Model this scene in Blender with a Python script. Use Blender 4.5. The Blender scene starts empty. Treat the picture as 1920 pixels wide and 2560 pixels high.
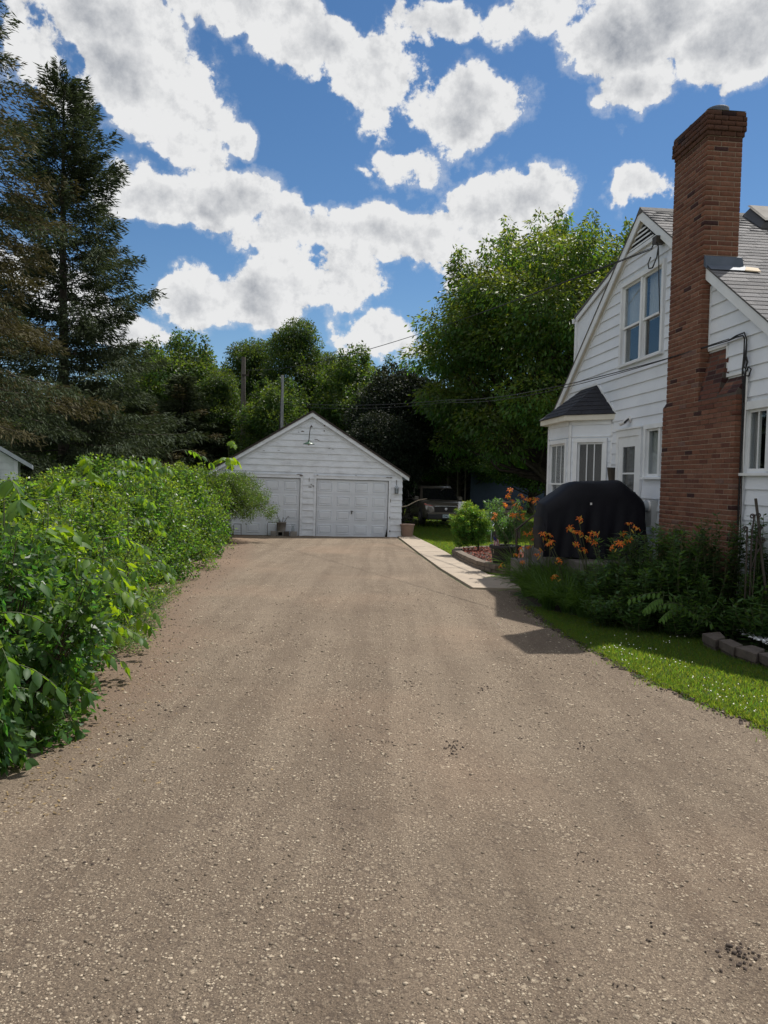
import bpy, math, random
import numpy as np
random.seed(7)
RNG = np.random.default_rng(11)
PI = math.pi
scene = bpy.context.scene
COL = scene.collection

# ------------------------------------------------------------------ camera
F = 1850.0; PITCH = math.atan(82/1850.0); ROLL = 0.02
CAM = np.array([0.0, 0.0, 1.65])
fw = np.array([0, math.cos(PITCH), -math.sin(PITCH)])
r0 = np.array([1.0, 0, 0]); u0 = np.array([0, math.sin(PITCH), math.cos(PITCH)])
upv = u0*math.cos(ROLL) - r0*math.sin(ROLL)
rtv = r0*math.cos(ROLL) + u0*math.sin(ROLL)
from mathutils import Matrix, Vector
cd = bpy.data.cameras.new('camera'); cam = bpy.data.objects.new('camera', cd); COL.objects.link(cam)
cam.matrix_world = Matrix(((rtv[0], upv[0], -fw[0], CAM[0]), (rtv[1], upv[1], -fw[1], CAM[1]), (rtv[2], upv[2], -fw[2], CAM[2]), (0, 0, 0, 1)))
cd.sensor_width = 36; cd.lens = 36*F/2560; cd.clip_end = 2000; cd.clip_start = 0.05
scene.camera = cam

# ------------------------------------------------------------------ sun and sky
SUNV = np.array([0.41, 0.41, 1.0]); SUNV = SUNV/np.linalg.norm(SUNV)      # towards the sun
SUN_EL = math.asin(SUNV[2]); SUN_AZ = math.atan2(SUNV[0], SUNV[1])
sd = bpy.data.lights.new('sun', 'SUN'); sd.energy = 5.0; sd.angle = math.radians(0.53); sd.color = (1.0, 0.955, 0.88)
so = bpy.data.objects.new('sun', sd); COL.objects.link(so)
so.rotation_euler = Vector(SUNV.tolist()).to_track_quat('Z', 'Y').to_euler()
scene.view_settings.view_transform = 'Standard'; scene.view_settings.look = 'None'
scene.view_settings.exposure = 0.15; scene.view_settings.gamma = 1.0; scene.view_settings.use_curve_mapping = False
scene.cycles.max_bounces = 8; scene.cycles.diffuse_bounces = 3; scene.cycles.glossy_bounces = 3
scene.cycles.transmission_bounces = 4; scene.cycles.transparent_max_bounces = 8

def ray(x, y): return fw + (x-960)/F*rtv - (y-1280)/F*upv
def at(x, y, Y):
    d = ray(x, y); return CAM + d*(Y/d[1])
def gz(Y): return -0.0187*float(np.clip(Y, -60, 27.8))
def gza(Y): return -0.0187*np.clip(Y, -60, 27.8)
def gp(x, y):
    d = ray(x, y); t = 10.0
    for _ in range(60): t = (gz(CAM[1]+t*d[1])-CAM[2])/d[2]
    return CAM+t*d

class NT:
    def __init__(s, tree): s.t = tree; s.t.nodes.clear()
    def n(s, kind, **kw):
        nd = s.t.nodes.new(kind)
        for k, v in kw.items():
            if k.startswith('i_'):
                key = k[2:]
                key = int(key) if key.isdigit() else key
                nd.inputs[key].default_value = v
            else: setattr(nd, k, v)
        return nd
    def l(s, a, b): s.t.links.new(a, b)
    def math(s, op, a, b=None, c=None, clamp=False):
        nd = s.t.nodes.new('ShaderNodeMath'); nd.operation = op; nd.use_clamp = clamp
        for i, v in enumerate((a, b, c)):
            if v is None: continue
            if isinstance(v, (int, float)): nd.inputs[i].default_value = v
            else: s.l(v, nd.inputs[i])
        return nd.outputs[0]
    def vmath(s, op, a, b=None, scale=None):
        nd = s.t.nodes.new('ShaderNodeVectorMath'); nd.operation = op
        for i, v in enumerate((a, b)):
            if v is None: continue
            if isinstance(v, (tuple, list)): nd.inputs[i].default_value = v
            else: s.l(v, nd.inputs[i])
        if scale is not None: nd.inputs['Scale'].default_value = scale
        return nd.outputs['Value'] if op == 'DOT_PRODUCT' else nd.outputs['Vector']
    def mix(s, f, a, b, blend='MIX'):
        nd = s.t.nodes.new('ShaderNodeMix'); nd.data_type = 'RGBA'; nd.blend_type = blend
        for i, v in ((0, f), (6, a), (7, b)):
            if isinstance(v, (int, float)): nd.inputs[i].default_value = v
            elif isinstance(v, (tuple, list)): nd.inputs[i].default_value = tuple(v)+((1,) if len(v) == 3 else ())
            else: s.l(v, nd.inputs[i])
        return nd.outputs[2]
    def maprange(s, v, a, b, c=0.0, d=1.0, smooth=False):
        nd = s.t.nodes.new('ShaderNodeMapRange'); nd.interpolation_type = 'SMOOTHSTEP' if smooth else 'LINEAR'
        s.l(v, nd.inputs[0])
        for i, x in ((1, a), (2, b), (3, c), (4, d)): nd.inputs[i].default_value = x
        return nd.outputs[0]
    def noise(s, vec, scale, detail=4, rough=0.5, col=False, lac=2.0, dist=0.0):
        nd = s.t.nodes.new('ShaderNodeTexNoise'); nd.inputs['Scale'].default_value = scale
        nd.inputs['Detail'].default_value = detail; nd.inputs['Roughness'].default_value = rough
        nd.inputs['Lacunarity'].default_value = lac; nd.inputs['Distortion'].default_value = dist
        if vec is not None: s.l(vec, nd.inputs['Vector'])
        return nd.outputs['Color' if col else 'Fac']

w = bpy.data.worlds.new('World'); scene.world = w; w.use_nodes = True
T = NT(w.node_tree)
sky = T.n('ShaderNodeTexSky', sky_type='NISHITA', sun_disc=False, sun_elevation=SUN_EL, sun_rotation=SUN_AZ, altitude=300, air_density=1.0, dust_density=0.15, ozone_density=2.2)
bg = T.n('ShaderNodeBackground', i_Strength=0.088)
tc = T.n('ShaderNodeTexCoord'); DIR = T.vmath('NORMALIZE', tc.outputs['Generated'])
hs = T.n('ShaderNodeHueSaturation'); hs.inputs['Saturation'].default_value = 1.2; T.l(sky.outputs[0], hs.inputs['Color'])
T.l(hs.outputs[0], bg.inputs['Color'])
# cumulus: blobs (photo pixel centre, half sizes, weight) broken up by fractal noise of the view direction
k = 1.157
blobs = [(250,60,120,70,.9),(330,190,150,110,1.05),(60,90,75,100,.85),(150,200,90,60,.8),(400,320,70,55,.85),
 (330,430,110,55,.95),(480,440,95,58,.95),(560,30,140,65,1.0),(680,95,130,75,1.05),(800,150,140,88,1.05),
 (940,50,110,62,1.15),(990,225,125,78,1.05),(870,340,80,50,.9),(840,260,60,50,.7),(1150,40,130,50,.8),(1420,50,160,80,1.0),(1600,70,110,100,1.1),(1380,190,70,50,.75),
 (1095,440,105,78,1.15),(930,500,65,48,.85),(1390,410,75,55,.9),(640,520,110,50,.9),(810,500,90,55,1.0),(430,640,95,60,.95),(560,640,100,60,.9),
 (720,600,110,62,.9),(840,715,100,50,.85),(110,620,110,60,.8),(522,285,22,42,.62),(1080,560,160,50,.8),(250,700,100,40,.8),(780,360,24,14,.6)]
wn = T.noise(DIR, 4.5, 3, .55, col=True)
warp = T.vmath('SCALE', T.vmath('SUBTRACT', wn, (.5, .5, .5)), scale=0.085)
wn2 = T.noise(DIR, 17.0, 3, .55, col=True)
warp = T.vmath('ADD', warp, T.vmath('SCALE', T.vmath('SUBTRACT', wn2, (.5, .5, .5)), scale=0.060))
D2 = T.vmath('ADD', DIR, warp)
acc = None
for (bx, by, rx, ry, wt) in blobs:
    c = ray(bx*k, by*k); c = c/np.linalg.norm(c)
    a = ray(bx*k+1, by*k); a = a/np.linalg.norm(a)-c; sx = np.linalg.norm(a); a = a/sx
    b = ray(bx*k, by*k-1); b = b/np.linalg.norm(b)-c; sy = np.linalg.norm(b); b = b/sy
    ta = a/(sx*rx*k); tb = b/(sy*ry*k)
    pa = T.vmath('DOT_PRODUCT', D2, tuple(float(q) for q in ta)); pb = T.vmath('DOT_PRODUCT', D2, tuple(float(q) for q in tb)); pc = T.vmath('DOT_PRODUCT', D2, tuple(float(q) for q in c))
    oa = float(np.dot(c, ta)); ob = float(np.dot(c, tb))
    q2 = T.math('ADD', T.math('POWER', T.math('SUBTRACT', pa, oa), 2), T.math('POWER', T.math('SUBTRACT', pb, ob), 2))
    q2 = T.math('ADD', q2, T.math('MULTIPLY', T.math('SUBTRACT', 1.0, pc), 6.0))
    val = T.math('MULTIPLY', T.math('SUBTRACT', 1.0, T.math('MULTIPLY', q2, .62)), wt)
    acc = val if acc is None else T.math('SMOOTH_MAX', acc, val, 0.16)
# elsewhere in the sky: the same kind of broken cumulus field
fc = ray(960, 500); fc = fc/np.linalg.norm(fc)
away = T.maprange(T.vmath('DOT_PRODUCT', DIR, tuple(float(q) for q in fc)), 0.80, 0.64, 0, 1, True)
field = T.math('MULTIPLY', T.math('ADD', T.math('MULTIPLY', T.noise(D2, 3.2, 2, .5), 3.2), -1.05), away)
acc = T.math('MAXIMUM', acc, T.math('ADD', field, T.math('MULTIPLY', T.math('SUBTRACT', away, 1.0), 2.0)))
n1 = T.noise(DIR, 8.5, 10, .64)
n1o = T.noise(T.vmath('ADD', DIR, (0.006, 0.003, 0.010)), 8.5, 7, .64)
vo = T.n('ShaderNodeTexVoronoi'); vo.inputs['Scale'].default_value = 19.0
T.l(D2, vo.inputs['Vector'])
fb = T.math('ADD', T.math('MULTIPLY', T.math('SUBTRACT', n1, .5), 3.9), T.math('MULTIPLY', T.math('SUBTRACT', .45, vo.outputs['Distance']), .40))
fine = T.noise(DIR, 42.0, 5, .62)
dens = T.math('ADD', T.math('ADD', T.math('MAXIMUM', T.math('ADD', acc, .20), -1.6), fb), T.math('MULTIPLY', T.math('SUBTRACT', fine, .5), .7))
alpha = T.maprange(dens, 0.26, 0.50, 0, 1, True)
wisp = T.maprange(T.math('ADD', dens, T.math('MULTIPLY', T.math('SUBTRACT', n1, .5), 1.6)), -.05, 0.55, 0, .30, True)
alpha = T.math('MAXIMUM', alpha, wisp)
base = T.math('ADD', T.math('MULTIPLY', dens, .42), T.math('MULTIPLY', acc, .38))
thick = T.maprange(T.math('ADD', base, T.math('MULTIPLY', T.math('SUBTRACT', T.noise(DIR, 5.5, 2, .5), .5), 1.2)), 0.50, 1.20, 0, 1, True)
rel = T.math('MULTIPLY', T.math('SUBTRACT', n1, n1o), 3.0)
br = T.math('ADD', T.math('SUBTRACT', 1.0, T.math('MULTIPLY', thick, .56)), rel)
br = T.math('ADD', br, T.math('MULTIPLY', T.math('SUBTRACT', fine, .5), .18))
br = T.math('MINIMUM', T.math('MAXIMUM', br, .26), 1.12)
ccol = T.mix(br, (.15, .185, .25), (.92, .925, .93))
bgc = T.n('ShaderNodeBackground', i_Strength=0.80); T.l(ccol, bgc.inputs['Color'])
ms = T.n('ShaderNodeMixShader'); T.l(alpha, ms.inputs[0]); T.l(bg.outputs[0], ms.inputs[1]); T.l(bgc.outputs[0], ms.inputs[2])
wo = T.n('ShaderNodeOutputWorld'); T.l(ms.outputs[0], wo.inputs['Surface'])
try: w.cycles.sampling_method = 'MANUAL'; w.cycles.sample_map_resolution = 512
except Exception: pass

# ------------------------------------------------------------------ tagging and mesh helpers
def tag(o, label=None, cat=None, group=None, kind=None):
    if label: o['label'] = label
    if cat: o['category'] = cat
    if group: o['group'] = group
    if kind: o['kind'] = kind
    return o
def empty(name, loc=(0, 0, 0), rz=0.0, **kw):
    o = bpy.data.objects.new(name, None); COL.objects.link(o); o.empty_display_size = .2
    o.location = tuple(float(q) for q in loc); o.rotation_euler = (0, 0, rz); return tag(o, **kw)
def link(name, me, parent=None, loc=None, rot=None, scale=None, **kw):
    o = bpy.data.objects.new(name, me); COL.objects.link(o)
    if parent is not None: o.parent = parent
    if loc is not None: o.location = tuple(float(q) for q in loc)
    if rot is not None: o.rotation_euler = rot
    if scale is not None: o.scale = scale
    return tag(o, **kw)
def copy_tree(o, parent=None):
    c = o.copy(); COL.objects.link(c); c.parent = parent
    for ch in list(o.children): copy_tree(ch, c)
    return c
def npmesh(name, V, Fc, mat, col=None, smooth=False):
    """V (n,3), Fc (m,k) all faces with k corners"""
    V = np.asarray(V, dtype=np.float32).reshape(-1, 3); Fc = np.asarray(Fc, dtype=np.int32)
    m, kk = Fc.shape
    me = bpy.data.meshes.new(name)
    me.vertices.add(len(V)); me.vertices.foreach_set('co', V.ravel())
    me.loops.add(m*kk); me.loops.foreach_set('vertex_index', Fc.ravel())
    me.polygons.add(m); me.polygons.foreach_set('loop_start', np.arange(0, m*kk, kk, dtype=np.int32))
    if smooth: me.polygons.foreach_set('use_smooth', np.ones(m, dtype=bool))
    me.update(calc_edges=True)
    if col is not None:
        a = me.color_attributes.new('col', 'FLOAT_COLOR', 'POINT')
        c4 = np.ones((len(V), 4), dtype=np.float32); c4[:, :3] = col; a.data.foreach_set('color', c4.ravel())
    if mat: me.materials.append(mat)
    return me

class MB:
    def __init__(s): s.v = []; s.f = []; s.sm = []
    def add(s, vs, fs, sm=False):
        b = len(s.v); s.v += [tuple(float(q) for q in p) for p in vs]
        s.f += [tuple(b+i for i in f) for f in fs]; s.sm += [sm]*len(fs); return s
    def box(s, x0, x1, y0, y1, z0, z1):
        return s.add([(x0,y0,z0),(x1,y0,z0),(x1,y1,z0),(x0,y1,z0),(x0,y0,z1),(x1,y0,z1),(x1,y1,z1),(x0,y1,z1)],
                     [(0,3,2,1),(4,5,6,7),(0,1,5,4),(1,2,6,5),(2,3,7,6),(3,0,4,7)])
    def hexa(s, p):   # 8 points: bottom 4, top 4
        return s.add(p, [(0,3,2,1),(4,5,6,7),(0,1,5,4),(1,2,6,5),(2,3,7,6),(3,0,4,7)])
    def prism(s, poly, a, b, axis=0):
        """poly: 2-D points in the plane normal to axis, extruded a..b"""
        n = len(poly)
        def P(q, t):
            return (t, q[0], q[1]) if axis == 0 else ((q[0], t, q[1]) if axis == 1 else (q[0], q[1], t))
        vs = [P(q, a) for q in poly]+[P(q, b) for q in poly]
        fs = [tuple(range(n))[::-1], tuple(range(n, 2*n))]+[(i, (i+1) % n, n+(i+1) % n, n+i) for i in range(n)]
        return s.add(vs, fs)
    def tube(s, pts, rad, n=8, cap=True, sm=True):
        pts = [np.array(p, float) for p in pts]; R = rad if isinstance(rad, (list, tuple, np.ndarray)) else [rad]*len(pts)
        vs = []; prev = None
        for i, p in enumerate(pts):
            t = pts[min(i+1, len(pts)-1)]-pts[max(i-1, 0)]; t = t/(np.linalg.norm(t)+1e-9)
            if prev is None:
                a = np.array([0, 0, 1.0]) if abs(t[2]) < .9 else np.array([1.0, 0, 0])
                x = np.cross(t, a)
            else: x = prev-t*np.dot(prev, t)
            x = x/(np.linalg.norm(x)+1e-9); prev = x; y = np.cross(t, x)
            for j in range(n):
                an = 2*PI*j/n; vs.append(p+R[i]*(math.cos(an)*x+math.sin(an)*y))
        fs = []
        for i in range(len(pts)-1):
            for j in range(n):
                fs.append((i*n+j, i*n+(j+1) % n, (i+1)*n+(j+1) % n, (i+1)*n+j))
        s.add(vs, fs, sm)
        if cap:
            s.add([vs[j] for j in range(n)], [tuple(range(n))[::-1]]); s.add([vs[(len(pts)-1)*n+j] for j in range(n)], [tuple(range(n))])
        return s
    def lathe(s, prof, n=20, c=(0, 0, 0), sm=True, close=True):
        vs = []; m = len(prof)
        for (r, z) in prof:
            for j in range(n):
                a = 2*PI*j/n; vs.append((c[0]+r*math.cos(a), c[1]+r*math.sin(a), c[2]+z))
        fs = [(i*n+j, i*n+(j+1) % n, (i+1)*n+(j+1) % n, (i+1)*n+j) for i in range(m-1) for j in range(n)]
        s.add(vs, fs, sm)
        if close:
            s.add(vs[:n], [tuple(range(n))[::-1]]); s.add(vs[-n:], [tuple(range(n))])
        return s
    def mesh(s, name, mat=None):
        me = bpy.data.meshes.new(name); me.from_pydata(s.v, [], s.f); me.update()
        me.polygons.foreach_set('use_smooth', s.sm)
        if mat: me.materials.append(mat)
        return me
    def build(s, name, mat, parent=None, bevel=0, **kw):
        o = link(name, s.mesh(name, mat), parent, **kw)
        if bevel:
            b = o.modifiers.new('bevel', 'BEVEL'); b.width = bevel; b.segments = 2; b.limit_method = 'ANGLE'
        return o

# ------------------------------------------------------------------ materials
def M(name, c, rough=.6, c2=None, ns=4.0, bump=0.0, bs=60.0, metal=0.0, spec=.5, thr=(.35, .65), stretch=None, detail=5):
    m = bpy.data.materials.new(name); m.use_nodes = True; t = NT(m.node_tree)
    out = t.n('ShaderNodeOutputMaterial'); b = t.n('ShaderNodeBsdfPrincipled'); t.l(b.outputs[0], out.inputs[0])
    b.inputs['Roughness'].default_value = rough; b.inputs['Metallic'].default_value = metal; b.inputs['Specular IOR Level'].default_value = spec
    g = t.n('ShaderNodeNewGeometry'); P = g.outputs['Position']
    if stretch: P = t.vmath('MULTIPLY', P, stretch)
    if c2 is None: c2 = tuple(q*.82 for q in c)
    f = t.maprange(t.noise(P, ns, detail, .6), thr[0], thr[1])
    colr = t.mix(f, c, c2); t.l(colr, b.inputs['Base Color'])
    if bump:
        bn = t.n('ShaderNodeBump', i_Strength=bump, i_Distance=.01); t.l(t.noise(P, bs, 4, .6), bn.inputs['Height']); t.l(bn.outputs[0], b.inputs['Normal'])
    return m
def attrmat(name, rough=.8, mult=(1, 1, 1), bump=.3, bs=80, spec=.3, var=.25, ns=30):
    m = bpy.data.materials.new(name); m.use_nodes = True; t = NT(m.node_tree)
    out = t.n('ShaderNodeOutputMaterial'); b = t.n('ShaderNodeBsdfPrincipled'); t.l(b.outputs[0], out.inputs[0])
    b.inputs['Roughness'].default_value = rough; b.inputs['Specular IOR Level'].default_value = spec
    a = t.n('ShaderNodeAttribute', attribute_name='col'); g = t.n('ShaderNodeNewGeometry')
    n1 = t.maprange(t.noise(g.outputs['Position'], ns, 4, .6), .3, .7, 1-var, 1+var)
    c = t.vmath('MULTIPLY', a.outputs['Color'], tuple(mult))
    vm = t.t.nodes.new('ShaderNodeVectorMath'); vm.operation = 'SCALE'; t.l(c, vm.inputs[0]); t.l(n1, vm.inputs['Scale'])
    t.l(vm.outputs[0], b.inputs['Base Color'])
    if bump:
        bn = t.n('ShaderNodeBump', i_Strength=bump, i_Distance=.01); t.l(t.noise(g.outputs['Position'], bs, 4, .6), bn.inputs['Height']); t.l(bn.outputs[0], b.inputs['Normal'])
    return m
def leafmat(name, c, tr, rough=.45, tfac=.45, spec=.4):
    """two-sided leaf: attribute 'col' tints diffuse and translucent parts"""
    m = bpy.data.materials.new(name); m.use_nodes = True; t = NT(m.node_tree)
    out = t.n('ShaderNodeOutputMaterial'); b = t.n('ShaderNodeBsdfPrincipled')
    b.inputs['Roughness'].default_value = rough; b.inputs['Specular IOR Level'].default_value = spec
    a = t.n('ShaderNodeAttribute', attribute_name='col')
    t.l(t.vmath('MULTIPLY', a.outputs['Color'], tuple(c)), b.inputs['Base Color'])
    x = t.n('ShaderNodeBsdfTranslucent'); t.l(t.vmath('MULTIPLY', a.outputs['Color'], tuple(tr)), x.inputs['Color'])
    ms = t.n('ShaderNodeMixShader'); ms.inputs[0].default_value = tfac
    t.l(b.outputs[0], ms.inputs[1]); t.l(x.outputs[0], ms.inputs[2]); t.l(ms.outputs[0], out.inputs[0])
    return m

MAT = {}
def mats():
    A = MAT
    A['white'] = M('white_siding', (.75, .785, .84), .5, (.67, .705, .76), 1.6, .05, 40)
    A['trim'] = M('white_trim', (.76, .78, .80), .5, (.68, .70, .72), 3)
    A['soffit'] = M('cream_soffit', (.70, .67, .58), .6, (.60, .57, .49), 3)
    A['garage_paint'] = M('weathered_white_paint', (.71, .745, .80), .7, (.53, .55, .58), 2.2, .25, 50, thr=(.45, .75), stretch=(1, 1, 2.5), detail=8)
    A['garage_door'] = M('white_steel_door', (.66, .70, .76), .55, (.59, .625, .68), 1.2)
    A['bare_wood'] = M('bare_grey_wood', (.16, .13, .11), .9, (.07, .055, .05), 14, .4)
    A['dark'] = M('dark_gap', (.012, .012, .013), .9)
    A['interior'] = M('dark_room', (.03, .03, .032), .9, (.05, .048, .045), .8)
    A['curtain'] = M('net_curtain', (.80, .80, .80), .9, (.62, .63, .65), 6, stretch=(8, 8, .3))
    A['blind'] = M('white_blind', (.60, .60, .57), .7)
    A['stoop'] = M('stoop_concrete', (.13, .12, .11), .9, (.09, .083, .076), 4, .4, 70)
    A['rust'] = M('brown_drip_edge', (.035, .026, .022), .8)
    A['roof'] = M('asphalt_roof', (.11, .105, .105), .85, (.07, .068, .07), 9, .6, 160)
    A['roof_dark'] = M('dark_shingle', (.016, .017, .024), .8, (.010, .010, .014), 8, .5, 120)
    A['mortar'] = M('mortar', (.33, .255, .19), .95, (.25, .19, .14), 6, .4, 120)
    A['mortar_pale'] = M('pale_mortar_crown', (.55, .50, .44), .9)
    A['concrete'] = M('concrete', (.37, .305, .235), .85, (.29, .24, .19), 2.5, .25, 90, detail=8)
    A['concrete_grey'] = M('grey_concrete', (.27, .25, .23), .9, (.19, .175, .16), 4, .4, 70)
    A['block_brown'] = M('brown_block', (.105, .085, .072), .95, (.07, .056, .048), 9, .7, 110)
    A['block_tan'] = M('tan_block', (.19, .15, .115), .95, (.11, .088, .07), 8, .8, 90)
    A['bark'] = M('bark', (.075, .06, .048), .95, (.035, .029, .024), 7, .9, 30, stretch=(1, 1, .35))
    A['stem'] = M('green_stem', (.07, .10, .035), .7, (.06, .06, .03), 6)
    A['stem_brown'] = M('brown_stem', (.07, .05, .035), .8)
    A['pole'] = M('grey_wood_pole', (.15, .135, .12), .9, (.09, .08, .07), 4, .5, 30, stretch=(4, 4, .4))
    A['polem'] = M('grey_metal_mast', (.30, .31, .32), .5, metal=.5)
    A['wire'] = M('black_cable', (.012, .012, .013), .6)
    A['iron'] = M('wrought_iron', (.02, .018, .017), .6, (.05, .03, .02), 20)
    A['ironb'] = M('bronze_iron', (.045, .035, .025), .6)
    A['grillcover'] = M('black_cover_fabric', (.0030, .0036, .0075), .6, (.0055, .006, .011), 3, .5, 7, spec=.22)
    A['pot'] = M('charcoal_pot', (.020, .018, .018), .75, (.014, .013, .013), 5, .2)
    A['tanpot'] = M('tan_pot', (.33, .22, .17), .7, (.27, .18, .14), 4)
    A['cover_white'] = M('white_plastic', (.7, .7, .7), .5)
    A['meter'] = M('pale_meter', (.5, .52, .52), .4)
    A['mulch'] = attrmat('red_mulch', .9, bump=.2)
    A['soil'] = M('dark_soil', (.045, .032, .024), .97, (.025, .018, .014), 5, .8, 60)
    A['shed'] = M('pale_shed_siding', (.66, .70, .70), .6)
    A['bluewall'] = M('blue_siding', (.035, .06, .11), .7)
    A['blue'] = M('bright_blue_plastic', (.02, .30, .55), .4)
    A['metalp'] = M('pale_metal', (.38, .42, .45), .45, (.3, .33, .36), 5)
    A['lampgreen'] = M('green_enamel', (.04, .09, .06), .35)
    A['flash'] = M('blue_grey_flashing', (.09, .11, .15), .6, (.06, .08, .11), 6, metal=.1)
    A['ply'] = M('raw_plywood', (.62, .50, .36), .8)
    A['vent'] = M('black_roof_vent', (.015, .015, .016), .4, (.02, .02, .02), 5)
    A['carpaint'] = M('taupe_car_paint', (.09, .08, .064), .28, (.105, .093, .075), 3, metal=.35, spec=.6)
    A['carblack'] = M('black_plastic', (.014, .014, .015), .5)
    A['tyre'] = M('tyre', (.015, .015, .015), .85)
    A['rim'] = M('grey_rim', (.25, .25, .26), .35, metal=.8)
    A['chrome'] = M('chrome', (.6, .62, .65), .15, metal=1.0)
    A['lens'] = M('lamp_lens', (.30, .28, .25), .12, spec=.8)
    A['redlens'] = M('amber_lens', (.32, .07, .05), .2, spec=.7)
    A['plate'] = M('number_plate', (.42, .52, .55), .5)
    A['plateink'] = M('plate_ink', (.03, .05, .09), .5)
    A['blackglass'] = M('tinted_glass', (.006, .007, .008), .06, spec=.9)
    A['brick'] = attrmat('brick', .9, bump=.5, bs=140, var=.22, ns=25)
    A['shingle'] = attrmat('shingle', .8, bump=.8, bs=260, var=.55, ns=160, spec=.5)
    A['rubble'] = M('white_marble_chips', (.62, .64, .66), .6, (.3, .32, .34), 12)
    A['clod'] = M('dark_clod', (.05, .038, .03), .95, (.03, .022, .018), 30, .5)
    A['orange'] = leafmat('orange_petal', (.80, .19, .03), (.85, .24, .03), .5, .4)
    A['leafA'] = leafmat('hedge_leaf', (.055, .115, .024), (.23, .37, .036), .40, .5, .45)
    A['leafB'] = leafmat('sapling_leaf', (.055, .115, .032), (.26, .44, .02), .5, .45, .3)
    A['leafT'] = leafmat('tree_leaf', (.060, .100, .020), (.225, .31, .028), .45, .43, .4)
    A['leafW'] = leafmat('woods_leaf', (.040, .074, .018), (.145, .215, .024), .5, .42, .3)
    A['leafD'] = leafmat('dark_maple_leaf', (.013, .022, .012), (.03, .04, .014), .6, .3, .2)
    A['needle'] = leafmat('spruce_needles', (.052, .070, .038), (.06, .08, .025), .7, .22, .12)
    A['grass'] = leafmat('grass_blade', (.045, .090, .020), (.27, .42, .035), .5, .5, .2)
    A['garden'] = leafmat('garden_leaf', (.060, .125, .040), (.16, .28, .035), .45, .4)
    A['white_flower'] = M('clover_flower', (.75, .74, .68), .8)
    # glass that both shows the room and reflects the sky
    m = bpy.data.materials.new('window_glass'); m.use_nodes = True; t = NT(m.node_tree)
    out = t.n('ShaderNodeOutputMaterial'); tr = t.n('ShaderNodeBsdfTransparent'); tr.inputs[0].default_value = (.82, .84, .84, 1)
    gl = t.n('ShaderNodeBsdfGlossy'); gl.inputs['Roughness'].default_value = .015
    fr = t.n('ShaderNodeLayerWeight', i_Blend=.5); mf = t.math('ADD', t.math('MULTIPLY', t.math('POWER', fr.outputs['Facing'], 4.0), .75), .035)
    gg = t.n('ShaderNodeNewGeometry'); bn = t.n('ShaderNodeBump', i_Strength=.05, i_Distance=.01); t.l(t.noise(gg.outputs['Position'], 3, 2), bn.inputs['Height']); t.l(bn.outputs[0], gl.inputs['Normal'])
    ms = t.n('ShaderNodeMixShader'); t.l(mf, ms.inputs[0]); t.l(tr.outputs[0], ms.inputs[1]); t.l(gl.outputs[0], ms.inputs[2]); t.l(ms.outputs[0], out.inputs[0])
    A['glass'] = m
mats()

# ================================================================== GROUND
def lerp(tab, y):
    return float(np.interp(y, [a for a, b in tab], [b for a, b in tab]))
XR = [(-6, 9), (0, 5), (3, 3.45), (5.26, 2.79), (6.38, 2.47), (7.92, 2.25), (9.5, 2.17), (10.83, 2.15), (12.5, 2.25), (12.70, 2.40), (12.74, 1.585), (16.1, 1.25), (20, .99), (27.3, .54), (28.4, .5)]
XL = [(-6, -9), (0, -5), (2.5, -3.2), (4, -2.5), (6.3, -2.9), (10.9, -3.9), (15.5, -4.3), (21, -5.1), (26, -6.3), (28.4, -6.4)]
XF = [(-6, -9), (0, -3.6), (2.5, -2.25), (4, -1.96), (6.3, -2.44), (10.9, -3.4), (15.5, -3.7), (21, -4.4), (26, -5.5), (28.4, -5.6)]
WL = [(12.78, 1.57), (16.1, 1.25), (20, .99), (27.3, .54), (28.4, .5)]
WR = [(12.78, 2.62), (14.6, 2.55), (15.0, 2.15), (16, 2.08), (17.5, 1.92), (20.3, 1.78), (24, 1.5), (27.3, 1.22), (28.4, 1.15)]

def sm_noise(x, y, seed=0):
    r = np.zeros_like(x)
    for i, (f, a) in enumerate(((.37, 1), (.9, .6), (2.1, .35), (4.7, .2))):
        r += a*np.sin(x*f*2.1+seed+i*1.7+1.3*np.sin(y*f*1.3+i))*np.cos(y*f*1.7+seed*1.3+i*2.9)
    return r

def lawn_sheet():
    ys = np.concatenate([np.linspace(-60, -8, 8), np.arange(-6, 60, 1.0), np.linspace(62, 600, 24)])
    xs = np.concatenate([np.linspace(-500, -32, 12), np.arange(-30, 31, 1.5), np.linspace(32, 500, 12)])
    X, Y = np.meshgrid(xs, ys); Z = gza(Y)+0.0
    Z = Z + np.where((Y > 30) & (np.abs(X) < 600), .004*sm_noise(X, Y), 0)
    n, m = X.shape; idx = np.arange(n*m).reshape(n, m)
    Fc = np.stack([idx[:-1, :-1], idx[:-1, 1:], idx[1:, 1:], idx[1:, :-1]], -1).reshape(-1, 4)
    mt = M('lawn_soil_and_thatch', (.055, .085, .022), .95, (.035, .05, .016), 3.0, .6, 40)
    tag(link('lawn', npmesh('lawn', np.stack([X, Y, Z], -1), Fc, mt)), kind='structure')
lawn_sheet()

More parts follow.
